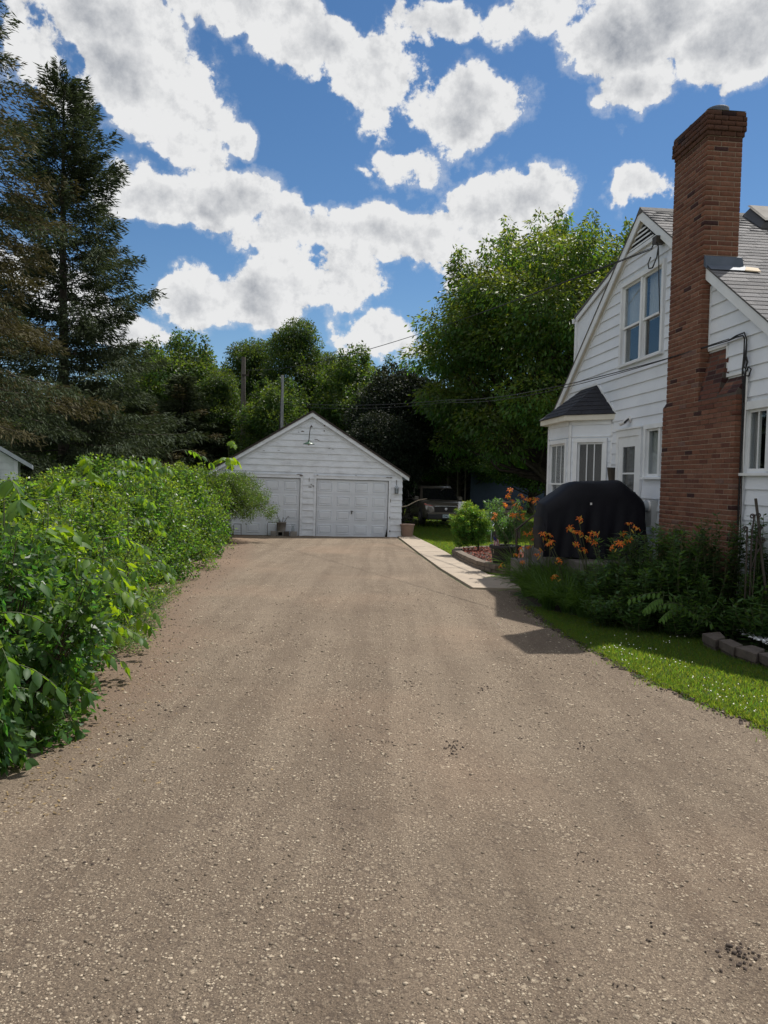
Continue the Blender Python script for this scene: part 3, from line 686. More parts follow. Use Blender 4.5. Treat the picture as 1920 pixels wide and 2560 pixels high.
# ================================================================== HOUSE
TH = math.radians(5.7)
HV = np.array([math.cos(TH), math.sin(TH), 0]); HU = np.array([-math.sin(TH), math.cos(TH), 0])
HO = at(1762, 640, 10.4)+HV*.15; HO[2] = -.2
HOUSE = empty('white_clapboard_house', HO, TH, label='white clapboard house with steep grey shingle roof and tall brick chimney, right of the driveway', cat='house')
def hl(x, y, z): return HO+HV*x+HU*y+np.array([0, 0, z])
def build_house():
    W = MAT['white']; RZ = 6.48; SL = .715; PY = 2.22; NEAR = -3.3; FAR = 6.3
    zr = lambda y: RZ-SL*abs(y-PY)
    # core
    mb = MB(); c = [(NEAR, .45), (FAR, .45), (FAR, zr(FAR)-.2), (PY, RZ-.2), (NEAR, zr(NEAR)-.2)]
    mb.prism(c, .16, .2); 
    mb.box(.16, 9, NEAR, NEAR+.1, .45, zr(NEAR)-.2); mb.box(.16, 9, FAR-.1, FAR, .45, zr(FAR)-.2)
    # core needs window holes: built as strips instead
    mb = MB()
    OP = [(.95, 1.87, 1.99, 2.76), (2.12, 2.93, .72, 2.68), (1.50, 3.00, 3.98, 5.35), (-1.86, -.96, 2.04, 2.82)]
    ys = sorted({NEAR, FAR, PY}|{o[0] for o in OP}|{o[1] for o in OP}|{3.3, 5.8})
    for a, b in zip(ys[:-1], ys[1:]):
        m_ = (a+b)/2; hs_ = sorted([(o[2], o[3]) for o in OP if o[0] < m_ < o[1]]); z = .35
        for (z0, z1) in hs_:
            mb.prism([(a, z), (b, z), (b, z0), (a, z0)], 0, .14); z = z1
        mb.prism([(a, z), (b, z), (b, zr(b)-.16), (a, zr(a)-.16)], 0, .14)
    mb.box(.14, 9, NEAR, NEAR+.12, .35, zr(NEAR)-.2); mb.box(.14, 9, FAR-.12, FAR, .35, zr(FAR)-.2)
    mb.box(8.9, 9, NEAR, FAR, .35, zr(NEAR)-.2)
    mb.build('wall', W, HOUSE)
    f = MB(); f.box(.04, 9, NEAR+.03, FAR-.03, -.4, .36); f.build('foundation', MAT['concrete_grey'], HOUSE)
    # clapboards
    mf = lambda t, z, o: (-o, t, z)
    lim = lambda z: (max(NEAR, PY-(RZ-.235-z)/SL), min(FAR, PY+(RZ-.235-z)/SL))
    opens = [(o[0]-.12, o[1]+.12, o[2]-.1, o[3]+.1) for o in OP]
    opens += [(3.3, 5.8, -1, 3.12), (3.62, 5.35, 3.12, 3.35), (3.85, 5.2, 3.35, 3.62),
              (-.90, 1.05, -1, 3.09), (-.90, 1.05, 3.09, 3.28), (-.45, 1.03, 3.28, 3.71), (.04, .97, 3.71, 9), (1.62, 2.78, 5.83, 9)]
    for p in lap(.45, 6.1, .195, lim, opens):
        m2 = MB(); m2.hexa(plank_mesh(p, mf, .027, .003)); m2.build('clapboard', W, HOUSE)
    # corner / J-trim along the chimney
    t = MB()
    for (a, b, z0, z1) in [(-.92, -.895, .45, 3.33), (-.92, -.43, 3.30, 3.335), (-.455, -.43, 3.33, 3.75), (-.455, .03, 3.72, 3.755), (.012, .035, 3.75, 4.62), (1.055, 1.08, .45, 3.3), (.975, 1.0, 3.3, 5.5)]:
        t.box(-.034, -.0, a, b, z0, z1)
    t.build('corner_trim', MAT['trim'], HOUSE)
    # rakes: fascia board, soffit and frieze, one set per side
    for s, e in ((1, FAR+.15), (-1, NEAR-.3)):
        def q(x, y, dz): return (x, y, zr(y)+dz)
        b = MB(); b.hexa([q(-.105, PY, -.21), q(-.105, e, -.19), q(-.085, e, -.19), q(-.085, PY, -.21), q(-.105, PY, -.037), q(-.105, e, -.037), q(-.085, e, -.037), q(-.085, PY, -.037)])
        b.build('rake_board', MAT['trim'], HOUSE)
        b = MB(); b.hexa([q(-.084, PY, -.175), q(-.084, e, -.175), q(0, e, -.175), q(0, PY, -.175), q(-.084, PY, -.155), q(-.084, e, -.155), q(0, e, -.155), q(0, PY, -.155)])
        b.build('soffit', MAT['soffit'], HOUSE)
        b = MB(); b.hexa([q(-.03, PY, -.25), q(-.03, e-s*.3, -.25), q(0, e-s*.3, -.25), q(0, PY, -.25), q(-.03, PY, -.176), q(-.03, e-s*.3, -.176), q(0, e-s*.3, -.176), q(0, PY, -.176)])
        b.build('frieze_board', MAT['trim'], HOUSE)
        b = MB(); b.hexa([q(-.118, PY, -.036), q(-.118, e, -.036), q(9.2, e, -.036), q(9.2, PY, -.036), q(-.118, PY, -.012), q(-.118, e, -.012), q(9.2, e, -.012), q(9.2, PY, -.012)])
        ro = b.build('roof', MAT['roof'], HOUSE)
        if s == -1: near_roof = ro
        g = MB(); g.box(-.08, 9, min(e, e-s*.02)-(.05 if s > 0 else .05), max(e, e)+.05, zr(e)-.24, zr(e)-.13); g.build('eave_fascia', MAT['trim'], HOUSE)
    # shingle tabs on the near slope, largest 300 single, the others joined
    L = math.hypot(1, SL); ex = .135; r = np.random.default_rng(3); tabs = []
    ncol = 4; variants = []
    cols = [(.135, .132, .14), (.105, .103, .11), (.165, .16, .165), (.08, .078, .084), (.12, .116, .12)]
    for c_ in cols:
        m_ = MB(); m_.hexa([(0, 0, 0), (.298, 0, 0), (.298, -.14, 0), (0, -.14, 0), (0, 0, .002), (.298, 0, .002), (.298, -.14, .009), (0, -.14, .009)])
        me = m_.mesh('shingle', MAT['shingle']); a = me.color_attributes.new('col', 'FLOAT_COLOR', 'POINT')
        a.data.foreach_set('color', np.tile(np.array(c_+(1,), dtype=np.float32), 8)); variants.append(me)
    rows = int(6.2/ex)
    for i in range(rows):
        s_ = (i+1)*ex; y = PY-s_/L; z = RZ-SL*s_/L-.012
        xs = np.arange(-.125-(i % 3)*.10, 6.2, .302)
        for x in xs:
            if x < -.13: x0 = -.125; wsc = (x+.30+.125)/.298
            else: x0 = x; wsc = 1
            if wsc < .1: continue
            if x0+.298*wsc > -.14 and x0 < .37 and .03 < y+ex*.5/L < .99: continue    # chimney
            d = math.hypot(x0-0, y+3)
            tabs.append((d + (9 if x0 > 2.9 or y < -1.9 or y > 2.25 else 0), x0, y, z, wsc, int(r.integers(0, 5))))
    tabs.sort(); slope = math.atan(SL)
    for (d, x0, y, z, ws, vi) in tabs[:300]:
        o = link('shingle', variants[vi], near_roof, (x0, y+ex/L, z+ex*SL/L), (slope, 0, 0), (ws, 1, 1))
    V = []; Fc = []; CC = []
    base = np.array([(0, 0, 0), (.298, 0, 0), (.298, -.14, 0), (0, -.14, 0), (0, 0, .002), (.298, 0, .002), (.298, -.14, .009), (0, -.14, .009)])
    FB = np.array([(0, 3, 2, 1), (4, 5, 6, 7), (0, 1, 5, 4), (1, 2, 6, 5), (2, 3, 7, 6), (3, 0, 4, 7)])
    ca, sa = math.cos(slope), math.sin(slope)
    for k_, (d, x0, y, z, ws, vi) in enumerate(tabs[300:]):
        b = base*np.array([ws, 1, 1]); yy = b[:, 1]*ca-b[:, 2]*sa; zz = b[:, 1]*sa+b[:, 2]*ca
        V.append(np.stack([b[:, 0]+x0, yy+y+ex/L, zz+z+ex*SL/L], -1)); Fc.append(FB+8*k_); CC.append(np.tile(cols[vi], (8, 1)))
    tag(link('shingle_field', npmesh('shingles', np.concatenate(V), np.concatenate(Fc), MAT['shingle'], col=np.concatenate(CC)), near_roof), kind='stuff')
    rc = MB(); rc.prism([(PY-.13, RZ-.10), (PY+.13, RZ-.10), (PY, RZ+.012)], -.12, 9.2); rc.build('ridge_cap', MAT['roof'], near_roof)
    # roof vent near the ridge
    v = MB(); y0, y1 = 1.62, 2.06
    def rp(x, y, h): return (x, y, zr(y)+h)
    v.hexa([rp(1.62, y0-.06, .0), rp(2.5, y0-.06, 0), rp(2.5, y1+.05, 0), rp(1.62, y1+.05, 0), rp(1.74, y0-.02, .13), rp(2.4, y0-.02, .13), rp(2.4, y1, .17), rp(1.74, y1, .17)])
    v.build('roof_vent', MAT['vent'], HOUSE, bevel=.015)
    v = MB(); v.hexa([rp(1.70, y0-.05, .135), rp(2.44, y0-.05, .135), rp(2.44, y1+.03, .175), rp(1.70, y1+.03, .175), rp(1.73, y0, .16), rp(2.42, y0, .16), rp(2.42, y1, .20), rp(1.73, y1, .20)])
    v.build('vent_lid', MAT['concrete_grey'], HOUSE)
    # flashing and scrap of plywood below the stack
    g = MB(); g.hexa([(-.14, -.03, zr(0)-.04), (.42, -.03, zr(0)-.04), (.42, .04, zr(.04)-.02), (-.14, .04, zr(.04)-.02), (-.14, .0, zr(.04)+.11), (.40, .0, zr(.04)+.11), (.40, .045, zr(.04)+.13), (-.14, .045, zr(.04)+.13)])
    g.hexa([rp(-.12, -.13, .012), rp(.43, -.13, .012), rp(.43, .03, .012), rp(-.12, .03, .012), rp(-.12, -.13, .018), rp(.43, -.13, .018), rp(.43, .03, .03), rp(-.12, .03, .03)])
    g.build('chimney_flashing', MAT['flash'], HOUSE)
    g = MB(); g.hexa([rp(.36, -.14, .015), rp(.58, -.16, .015), rp(.60, -.06, .015), rp(.44, -.03, .015), rp(.36, -.14, .03), rp(.58, -.16, .03), rp(.60, -.06, .03), rp(.44, -.03, .03)]); g.build('roof_patch', MAT['ply'], HOUSE)
    # gable vent
    g = MB(); g.prism([(2.82, 5.87), (1.76, 5.87), (2.26, 6.22)], -.034, .0); gv = g.build('gable_vent', MAT['dark'], HOUSE)
    g = MB()
    for i in range(4):
        z0 = 5.885+i*.075; w_ = .48-(z0-5.87)/.35*.48; g.hexa([(-.065, 2.27-w_*.95, z0), (-.065, 2.27+w_, z0), (-.036, 2.27+w_, z0+.02), (-.036, 2.27-w_*.95, z0+.02), (-.065, 2.27-w_*.88, z0+.03), (-.065, 2.27+w_*.93, z0+.03), (-.036, 2.27+w_*.93, z0+.05), (-.036, 2.27-w_*.88, z0+.05)])
    g.build('louvre', MAT['trim'], gv)
    g = MB(); g.box(-.07, -.0, 1.66, 2.93, 5.81, 5.87); g.build('vent_sill', MAT['trim'], gv)

    # windows ------------------------------------------------------
    def window(y0, y1, z0, z1, two=False, muntins=0, blind=False, trimw=.075, hung=True, curtain=True, mapf=None, parent=HOUSE, low='screen', split=.5, label=None, depth=.55):
        mp = mapf or (lambda t_, z, o: (-o, t_, z))
        def bx(m_, a, b, c, d, o0, o1):
            P = [mp(a, c, o0), mp(b, c, o0), mp(b, c, o1), mp(a, c, o1), mp(a, d, o0), mp(b, d, o0), mp(b, d, o1), mp(a, d, o1)]; m_.hexa(P)
        f_ = MB(); tw = trimw
        bx(f_, y0-tw, y0, z0-.02, z1+.0, .0, .045); bx(f_, y1, y1+tw, z0-.02, z1, 0, .045); bx(f_, y0-tw, y1+tw, z1, z1+tw, 0, .05); bx(f_, y0-tw-.02, y1+tw+.02, z0-.055, z0-.02, 0, .075)
        win = f_.build('window', MAT['trim'], parent); 
        if label: win['label'] = label
        s_ = MB()
        def sash(a, b, c, d, o):
            sw = .035
            bx(s_, a, a+sw, c, d, o-.03, o); bx(s_, b-sw, b, c, d, o-.03, o); bx(s_, a+sw, b-sw, c, c+sw, o-.03, o); bx(s_, a+sw, b-sw, d-sw, d, o-.03, o)
            g_ = MB(); bx(g_, a+sw, b-sw, c+sw, d-sw, o-.018, o-.013); g_.build('pane', MAT['glass'], win)
        if two:
            mid = (y0+y1)/2; bx(s_, mid-.035, mid+.035, z0, z1, -.03, .03); halves = [(y0, mid-.035), (mid+.035, y1)]
        else: halves = [(y0, y1)]
        for (a, b) in halves:
            if hung:
                zm = z0+(z1-z0)*split; sash(a, b, zm-.02, z1, .0); sash(a, b, z0, zm+.02, -.032)
            else: sash(a, b, z0, z1, 0)
            zt0 = z0+(z1-z0)*split if hung else z0
            for k_ in range(muntins):
                c_ = a+.035+(b-a-.07)*(k_+1)/(muntins+1); bx(s_, c_-.01, c_+.01, zt0+.02, z1-.03, -.012, -.002)
        s_.build('sash', MAT['trim'], win)
        # room behind
        i_ = MB(); d = -depth
        e_ = .15 if depth > .3 else .0
        bx(i_, y0-e_, y1+e_, z0-.1, z1+.1, d-.02, d); bx(i_, y0-e_-.02, y0-e_, z0-.1, z1+.1, d, -.15); bx(i_, y1+e_, y1+e_+.02, z0-.1, z1+.1, d, -.15)
        bx(i_, y0-e_, y1+e_, z1+.1, z1+.12, d, -.15); bx(i_, y0-e_, y1+e_, z0-.12, z0-.1, d, -.15)
        i_.build('dark_room', MAT['interior'], win)
        if curtain:
            c_ = MB(); n = 26
            for (a, b) in halves:
                if curtain == 'top': segs = [(a, b, z0+(z1-z0)*.45, z1)]
                elif curtain == 'full': segs = [(a, b, z0, z1)]
                else: segs = [(a, a+(b-a)*.30, z0, z1), (b-(b-a)*.30, b, z0, z1)]
                for (p, q_, c0, c1) in segs:
                    pts = []
                    for k_ in range(n+1):
                        t_ = p+(q_-p)*k_/n; o = -.10+.014*math.sin(k_*1.9)+.006*math.sin(k_*4.3)
                        pts += [mp(t_, c0, o), mp(t_, c1, o)]
                    c_.add(pts, [(2*k_, 2*k_+2, 2*k_+3, 2*k_+1) for k_ in range(n)], True)
            c_.build('curtain', MAT['curtain'], win)
        if blind:
            b_ = MB(); z = z1-.04; zb = z0+(z1-z0)*(split if blind != 'full' else 0)
            while z > zb+.02: bx(b_, y0+.03, y1-.03, z-.018, z-.012, -.075, -.05); z -= .027
            b_.build('blind', MAT['blind'], win)
        if low == 'screen' and hung:
            l_ = MB(); bx(l_, y0+.035, y1-.035, z0+.03, z0+(z1-z0)*split-.03, -.12, -.115); l_.build('roller_shade', MAT['curtain'], win)
        return win
    window(1.50, 3.00, 3.98, 5.35, two=True, curtain='top', low=None, split=.47, label='upper twin window with net curtains')
    window(.95, 1.87, 1.99, 2.76, hung=False, two=True, curtain='full', label='small window half hidden by the chimney')
    window(-1.86, -.96, 2.04, 2.82, hung=False, two=True, curtain='sides', trimw=.1, muntins=1, label='ground-floor window right of the chimney')
    # storm door
    d = MB()
    for (a, b, c, e) in ((2.02, 2.12, .7, 2.68), (2.93, 3.03, .7, 2.68), (2.02, 3.03, 2.68, 2.80)): d.box(-.05, 0, a, b, c, e)
    d.box(-.075, 0, 2.0, 3.05, 2.80, 2.83); do = d.build('storm_door', MAT['trim'], HOUSE)
    d = MB(); d.box(-.03, -.005, 2.12, 2.28, .72, 2.68); d.box(-.03, -.005, 2.77, 2.93, .72, 2.68); d.box(-.03, -.005, 2.28, 2.77, .72, .95); d.box(-.03, -.005, 2.28, 2.77, 2.5, 2.68); d.box(-.03, -.005, 2.28, 2.77, 1.55, 1.62); d.box(-.028, -.01, 2.28, 2.77, 2.02, 2.05); d.build('door_leaf', MAT['trim'], do)
    d = MB(); d.box(-.02, -.014, 2.28, 2.77, .95, 1.55); d.box(-.02, -.014, 2.28, 2.77, 1.62, 2.5); d.build('pane', MAT['glass'], do)
    d = MB(); d.box(.10, .12, 2.1, 2.95, .7, 2.7); d.build('inner_door', MAT['interior'], do)
    d = MB(); d.box(-.06, -.03, 2.2, 2.23, 1.55, 1.72); d.build('handle', MAT['ironb'], do)

    # bay window ---------------------------------------------------
    y0, y1, dp = 3.3, 5.8, .60; A_ = (0, y0); B_ = (-dp, y0+dp); C_ = (-dp, y1-dp-.03); E_ = (0, y1)
    faces = [(A_, B_), (B_, C_), (C_, E_)]
    bay = MB(); 
    def face_map(p, q_):
        L_ = math.hypot(q_[0]-p[0], q_[1]-p[1]); tx, ty = (q_[0]-p[0])/L_, (q_[1]-p[1])/L_; nx, ny = -ty, tx
        return (lambda t_, z, o: (p[0]+tx*t_+nx*o, p[1]+ty*t_+ny*o, z)), L_
    wins = []
    for i, (p, q_) in enumerate(faces):
        mp, L_ = face_map(p, q_); a, b = (.17, L_-.17); wz0, wz1 = 1.15, 2.62
        for (s0, s1, c0, c1) in ((0, a, .1, 3.03), (b, L_, .1, 3.03), (a, b, .1, wz0), (a, b, wz1, 3.03)):
            bay.hexa([mp(s0, c0, -.08), mp(s1, c0, -.08), mp(s1, c0, 0), mp(s0, c0, 0), mp(s0, c1, -.08), mp(s1, c1, -.08), mp(s1, c1, 0), mp(s0, c1, 0)])
        wins.append((mp, L_, a, b, wz0, wz1))
    bo = bay.build('bay_wall', W, HOUSE)
    for i, (mp, L_, a, b, wz0, wz1) in enumerate(wins):
        tr = MB()
        for (s0, s1, c0, c1) in ((-.005, .035, .1, 3.03), (L_-.035, L_+.005, .1, 3.03), (0, L_, 2.95, 3.03), (0, L_, 2.72, 2.74)):
            tr.hexa([mp(s0, c0, 0), mp(s1, c0, 0), mp(s1, c0, .022), mp(s0, c0, .022), mp(s0, c1, 0), mp(s1, c1, 0), mp(s1, c1, .022), mp(s0, c1, .022)])
        tr.build('bay_trim', MAT['trim'], bo)
        for pz in lap(.1, 2.7, .195, lambda z: (.04, L_-.04), [(a-.075, b+.075, wz0-.06, wz1+.06)]):
            m2 = MB(); m2.hexa(plank_mesh(pz, mp, .018, .003)); m2.build('clapboard', W, bo)
        window(a, b, wz0, wz1, mapf=mp, parent=HOUSE, depth=.20, muntins=2, blind=(i == 1), curtain=False, low='screen', split=.46, label=['bay window facing the driveway end with blind half drawn', 'bay window pane with white blind', None][i])
    # eave tray and hip roof
    def off(o):
        return [(0, y0-o*.6), (-dp-o*.9, y0+dp-o*.55), (-dp-o*.9, y1-dp+o*.55), (0, y1+o*.6)]
    e = MB(); e.prism([(x, y) for x, y in off(.17)], 3.03, 3.13, axis=2); e.build('bay_eave', MAT['soffit'], HOUSE)
    ro = MB(); P0 = off(.20); R1 = (0, 4.12, 3.76); R2 = (0, 4.98, 3.76); zb = 3.13
    Q = [(P0[0][0], P0[0][1], zb), (P0[1][0], P0[1][1], zb), (P0[2][0], P0[2][1], zb), (P0[3][0], P0[3][1], zb), R1, R2]
    ro.add(Q, [(0, 1, 4), (1, 2, 5, 4), (2, 3, 5), (0, 4, 5, 3), (0, 3, 2, 1)]); br = ro.build('bay_roof', MAT['roof_dark'], HOUSE)
    # shingle tabs on the two visible planes of the bay roof
    def tri_rows(a, b, c, d, n):      # quad a-b (eave) to d-c (top)
        a, b, c, d = [np.array(q_, float) for q_ in (a, b, c, d)]
        nn = np.cross(b-a, d-a); nn = nn/np.linalg.norm(nn)
        if nn[2] < 0: nn = -nn
        for i in range(n):
            l0, l1 = i/n, (i+1)/n; p0, p1 = a+(d-a)*l0, b+(c-b)*l0; q0, q1 = a+(d-a)*l1, b+(c-b)*l1
            L_ = np.linalg.norm(p1-p0); k_ = max(1, int(L_/.28)); sh = (i % 2)*.5/k_
            cuts = sorted({0.0, 1.0} | {min(1, max(0, (j+0)/k_+sh)) for j in range(k_+1)})
            for s0, s1 in zip(cuts[:-1], cuts[1:]):
                if s1-s0 < .02: continue
                g_ = .004/L_; P = [p0+(p1-p0)*(s0+g_), p0+(p1-p0)*(s1-g_), q0+(q1-q0)*(s1-g_), q0+(q1-q0)*(s0+g_)]
                m_ = MB(); m_.hexa([P[0], P[1], P[2], P[3], P[0]+nn*.012, P[1]+nn*.012, P[2]+nn*.004, P[3]+nn*.004]); m_.build('shingle', MAT['roof_dark'], br)
    tri_rows(Q[0], Q[1], Q[4], Q[4], 7); tri_rows(Q[1], Q[2], Q[5], Q[4], 7)
    t = MB()
    for (a, b) in (((0, 3.17, 3.16), (0, 4.12, 3.80)), ((0, 4.12, 3.78), (0, 4.98, 3.78))):
        a, b = np.array(a, float), np.array(b, float); t.hexa([a+(-.03, 0, -.02), b+(-.03, 0, -.02), b+(0, 0, -.02), a+(0, 0, -.02), a+(-.03, 0, .025), b+(-.03, 0, .025), b+(0, 0, .025), a+(0, 0, .025)])
    t.build('roof_flashing', MAT['trim'], HOUSE)

    # dormer cheek beyond the ridge
    d = MB(); c = [(2.1, 6.1), (5.75, 3.74), (5.75, 5.42), (2.1, 6.28)]
    d.prism([(2.2, 6.0), (5.75, 3.5), (5.75, 5.42), (2.2, 6.26)], .15, 7); do = d.build('dormer', W, HOUSE)
    mf3 = lambda t_, z, o: (.15-o, t_, z)
    for p in lap(3.55, 6.15, .195, lambda z: (max(2.3, PY+(RZ-z)/SL-.15), min(5.72, 5.72 if z < 5.35 else 5.75-(z-5.32)/.24)), []):
        m2 = MB(); m2.hexa(plank_mesh(p, mf3, .018, .003)); m2.build('clapboard', W, do)
    t = MB(); t.box(.10, .15, 5.70, 5.78, 3.6, 5.40); t.build('corner_trim', MAT['trim'], do)
    t = MB(); t.hexa([(.09, 2.05, 6.32), (.09, 5.82, 5.40), (7, 5.82, 5.40), (7, 2.05, 6.32), (.09, 2.05, 6.36), (.09, 5.82, 5.455), (7, 5.82, 5.455), (7, 2.05, 6.36)]); t.build('dormer_roof', MAT['roof'], do)
    t = MB(); t.hexa([(.10, 2.2, 6.19), (.10, 5.8, 5.30), (.13, 5.8, 5.30), (.13, 2.2, 6.19), (.10, 2.2, 6.31), (.10, 5.8, 5.395), (.13, 5.8, 5.395), (.13, 2.2, 6.31)]); t.build('dormer_rake', MAT['trim'], do)
    t = MB(); t.box(.08, 7, 5.82, 5.90, 5.31, 5.40); t.build('gutter', MAT['trim'], do)
build_house()

def build_chimney():
    BL, BH, MJ = .200, .0573, .0104; cs = BH+MJ; BD = .095
    core = MB(); i_ = .006
    core.box(-.15+i_, .0, -.90+i_, 1.07-i_, -.3, 3.00); core.box(0, .12, -.85, 1.0, -.3, 2.9)
    # shoulders: sloped washes
    shs = []
    def wash(ya, yb, z0, z1): shs.append(MB()); shs[-1].hexa([(-.15+i_, ya, z0-.4), (-.15+i_, yb, z0-.4), (0, yb, z0-.4), (0, ya, z0-.4), (-.15+i_, ya, z0), (-.15+i_, yb, z0), (0, yb, z1), (0, ya, z1)])
    wash(-.90+i_, -.46, 3.06, 3.28); wash(-.46+i_, .04, 3.04, 3.70); wash(.97, 1.07-i_, 3.02, 3.25)
    core.box(-.15+i_, .36-i_, .04+i_, .97-i_, 2.9, 7.0)
    chim = core.build('chimney', MAT['mortar'], HOUSE); [q_.build('shoulder', MAT['block_brown'], chim) for q_ in shs]
    r = np.random.default_rng(17)
    pal = [(0.1767, 0.0764, 0.0476), (0.1595, 0.0677, 0.0419), (0.1896, 0.0879, 0.0567), (0.1422, 0.0602, 0.0396), (0.168, 0.0783, 0.0521), (0.1164, 0.0458, 0.0318), (0.0474, 0.02, 0.0193), (0.1552, 0.0879, 0.0702)]
    meshes = {}
    def bm_(L_, vi):
        key = (round(L_, 3), vi)
        if key not in meshes:
            m_ = MB(); c = .0035; a, b, h = BD, L_, BH
            # chamfered outer face (x=0 outwards is -x)
            m_.add([(a, 0, 0), (a, b, 0), (a, b, h), (a, 0, h), (c, 0, 0), (c, b, 0), (c, b, h), (c, 0, h), (0, c, c), (0, b-c, c), (0, b-c, h-c), (0, c, h-c)],
                   [(0, 3, 2, 1)[::-1], (0, 1, 5, 4), (1, 2, 6, 5), (2, 3, 7, 6), (3, 0, 4, 7), (4, 5, 9, 8), (5, 6, 10, 9), (6, 7, 11, 10), (7, 4, 8, 11), (8, 9, 10, 11)])
            me = m_.mesh('brick', MAT['brick']); at_ = me.color_attributes.new('col', 'FLOAT_COLOR', 'POINT')
            at_.data.foreach_set('color', np.tile(np.array(pal[vi]+(1,), dtype=np.float32), 12)); meshes[key] = me
        return meshes[key]
    items = []
    def pick(soot=0.0):
        u_ = r.uniform()
        if u_ < .045: return 6
        if u_ < .11: return 5
        if u_ < .13: return 7
        return int(r.integers(0, 5))
    def run(ya, yb, z, xf, odd, kind='front'):
        if odd: ya = ya+BD+MJ
        """one course along y on plane x=xf facing -x"""
        y = ya
        segs = []
        while y < yb-.03:
            L_ = min(BL, yb-y); segs.append((y, L_)); y += BL+MJ
        for (y_, L_) in segs: items.append(('f', xf+r.uniform(-.002, .002), y_, z, L_, pick()))
    def runx(xa, xb, z, yf, odd):
        x = xa+(BL/2+MJ if odd else 0)
        segs = [(xa, BL/2)] if odd else []
        while x < xb-.03:
            L_ = min(BL, xb-x); segs.append((x, L_)); x += BL+MJ
        for (x_, L_) in segs: items.append(('s', x_, yf+r.uniform(-.002, .002), z, L_, pick()))
    z = -.15; i = 0
    while z < 7.00:
        odd = i % 2; corb = 0
        if z > 6.66: corb = .018 if z < 6.74 else (.035 if z < 6.92 else .025)
        if z < 3.0: ya, yb = -.90, 1.07
        elif z < 3.64:
            # on shoulders the face leans back to the wall
            ya, yb = .04, .97
        else: ya, yb = .04-corb, .97+corb
        xf = -.15-corb
        if z+BH < 7.07: run(ya, yb, z, xf, odd)
        # near side face
        if z < 3.0: items.append(('s', -.15, -.90, z, .145, pick())) if odd else items.append(('s', -.15+BD+.004, -.90, z, .05, pick()))
        if z < 4.8 and z > 3.0: items.append(('s', -.15, .04, z, .145, pick()) if odd else ('s', -.15+BD+.004, .04, z, .05, pick()))
        if z >= 4.8:
            a0 = -.15-corb+(0 if odd else BD+MJ); runx(a0, .36+corb, z, .04-corb, 0)
            # right and back faces of the free stack (other viewpoints)
            items_back = ('b', .36+corb, .04, z, 0, 0)
        z += cs; i += 1
    # shoulder wash bricks, laid on the slope
    def slope_bricks(ya, yb, z0, z1):
        p0 = np.array([-.15, z0]); p1 = np.array([0, z1]); L_ = np.linalg.norm(p1-p0); n = max(1, math.ceil(L_/cs)); 
        for k_ in range(n):
            t = (k_+.02)/n; c_ = p0+(p1-p0)*t; y = ya+(0 if k_ % 2 else .02)
            while y < yb-.03:
                bl = min(BL, yb-y); items.append(('w', c_[0], y, c_[1], bl, pick() if r.uniform() < .1 else (5 if r.uniform() < .6 else 6), math.atan2(p1[0]-p0[0], p1[1]-p0[1]))); y += BL+MJ
    slope_bricks(-.90, -.46, 3.06, 3.28); slope_bricks(-.46, .04, 3.04, 3.70); slope_bricks(.97, 1.07, 3.02, 3.25)
    k_ = 0; V = []; Fc = []; CC = []; nb = 0
    def mat_for(it):
        if it[0] == 'f': return Matrix.Translation((it[1], it[2], it[3]))
        if it[0] == 's': return Matrix.Translation((it[1]+it[4], it[2], it[3])) @ Matrix.Rotation(PI/2, 4, 'Z')
        return Matrix.Translation((it[1], it[2], it[3])) @ Matrix.Rotation(it[6], 4, 'Y')
    order = sorted(range(len(items)), key=lambda j: (abs(items[j][2]+.4)*1.0 + abs(items[j][3]-2.6)*.5 + (3 if items[j][4] < .15 else 0) + (9 if items[j][3] < .9 else 0)))
    single = set(order[:300])
    for j, it in enumerate(items):
        L_ = .2 if it[4] > .19 else round(it[4]*50)/50 if it[4] > .1 else round(it[4], 2)
        me = bm_(max(L_, .03), it[5]); Mx = mat_for(it)
        if j in single:
            o = link('brick', me, chim); o.matrix_local = Mx
        else:
            co = np.empty(len(me.vertices)*3, dtype=np.float32); me.vertices.foreach_get('co', co); co = co.reshape(-1, 3)
            R = np.array(Mx); V.append(co@R[:3, :3].T+R[:3, 3])
            for p in me.polygons: Fc.append([nb+q for q in p.vertices])
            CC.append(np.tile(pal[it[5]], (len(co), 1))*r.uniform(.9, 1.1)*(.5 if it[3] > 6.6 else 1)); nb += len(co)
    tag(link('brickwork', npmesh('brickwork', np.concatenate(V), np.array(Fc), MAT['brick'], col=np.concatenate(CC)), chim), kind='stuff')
    c = MB(); c.hexa([(-.17, .02, 7.03), (.38, .02, 7.03), (.38, .99, 7.03), (-.17, .99, 7.03), (-.05, .14, 7.09), (.26, .14, 7.09), (.26, .87, 7.09), (-.05, .87, 7.09)]); c.build('crown', MAT['mortar_pale'], chim)
    # two more faces of the stack seen from elsewhere
    c = MB(); c.box(.335, .352, .05, .96, 4.6, 7.0); c.box(-.14, .35, .955, .968, 4.6, 7.0); c.build('stack_back', MAT['block_tan'], chim)
    for yy in (.27, .74):
        c = MB(); c.lathe([(.145, 7.02), (.145, 7.11), (.155, 7.12), (.155, 7.15), (.125, 7.15), (.12, 7.05)], 20, (.10, yy, 0)); c.build('flue_pot', MAT['flash'], chim)
build_chimney()

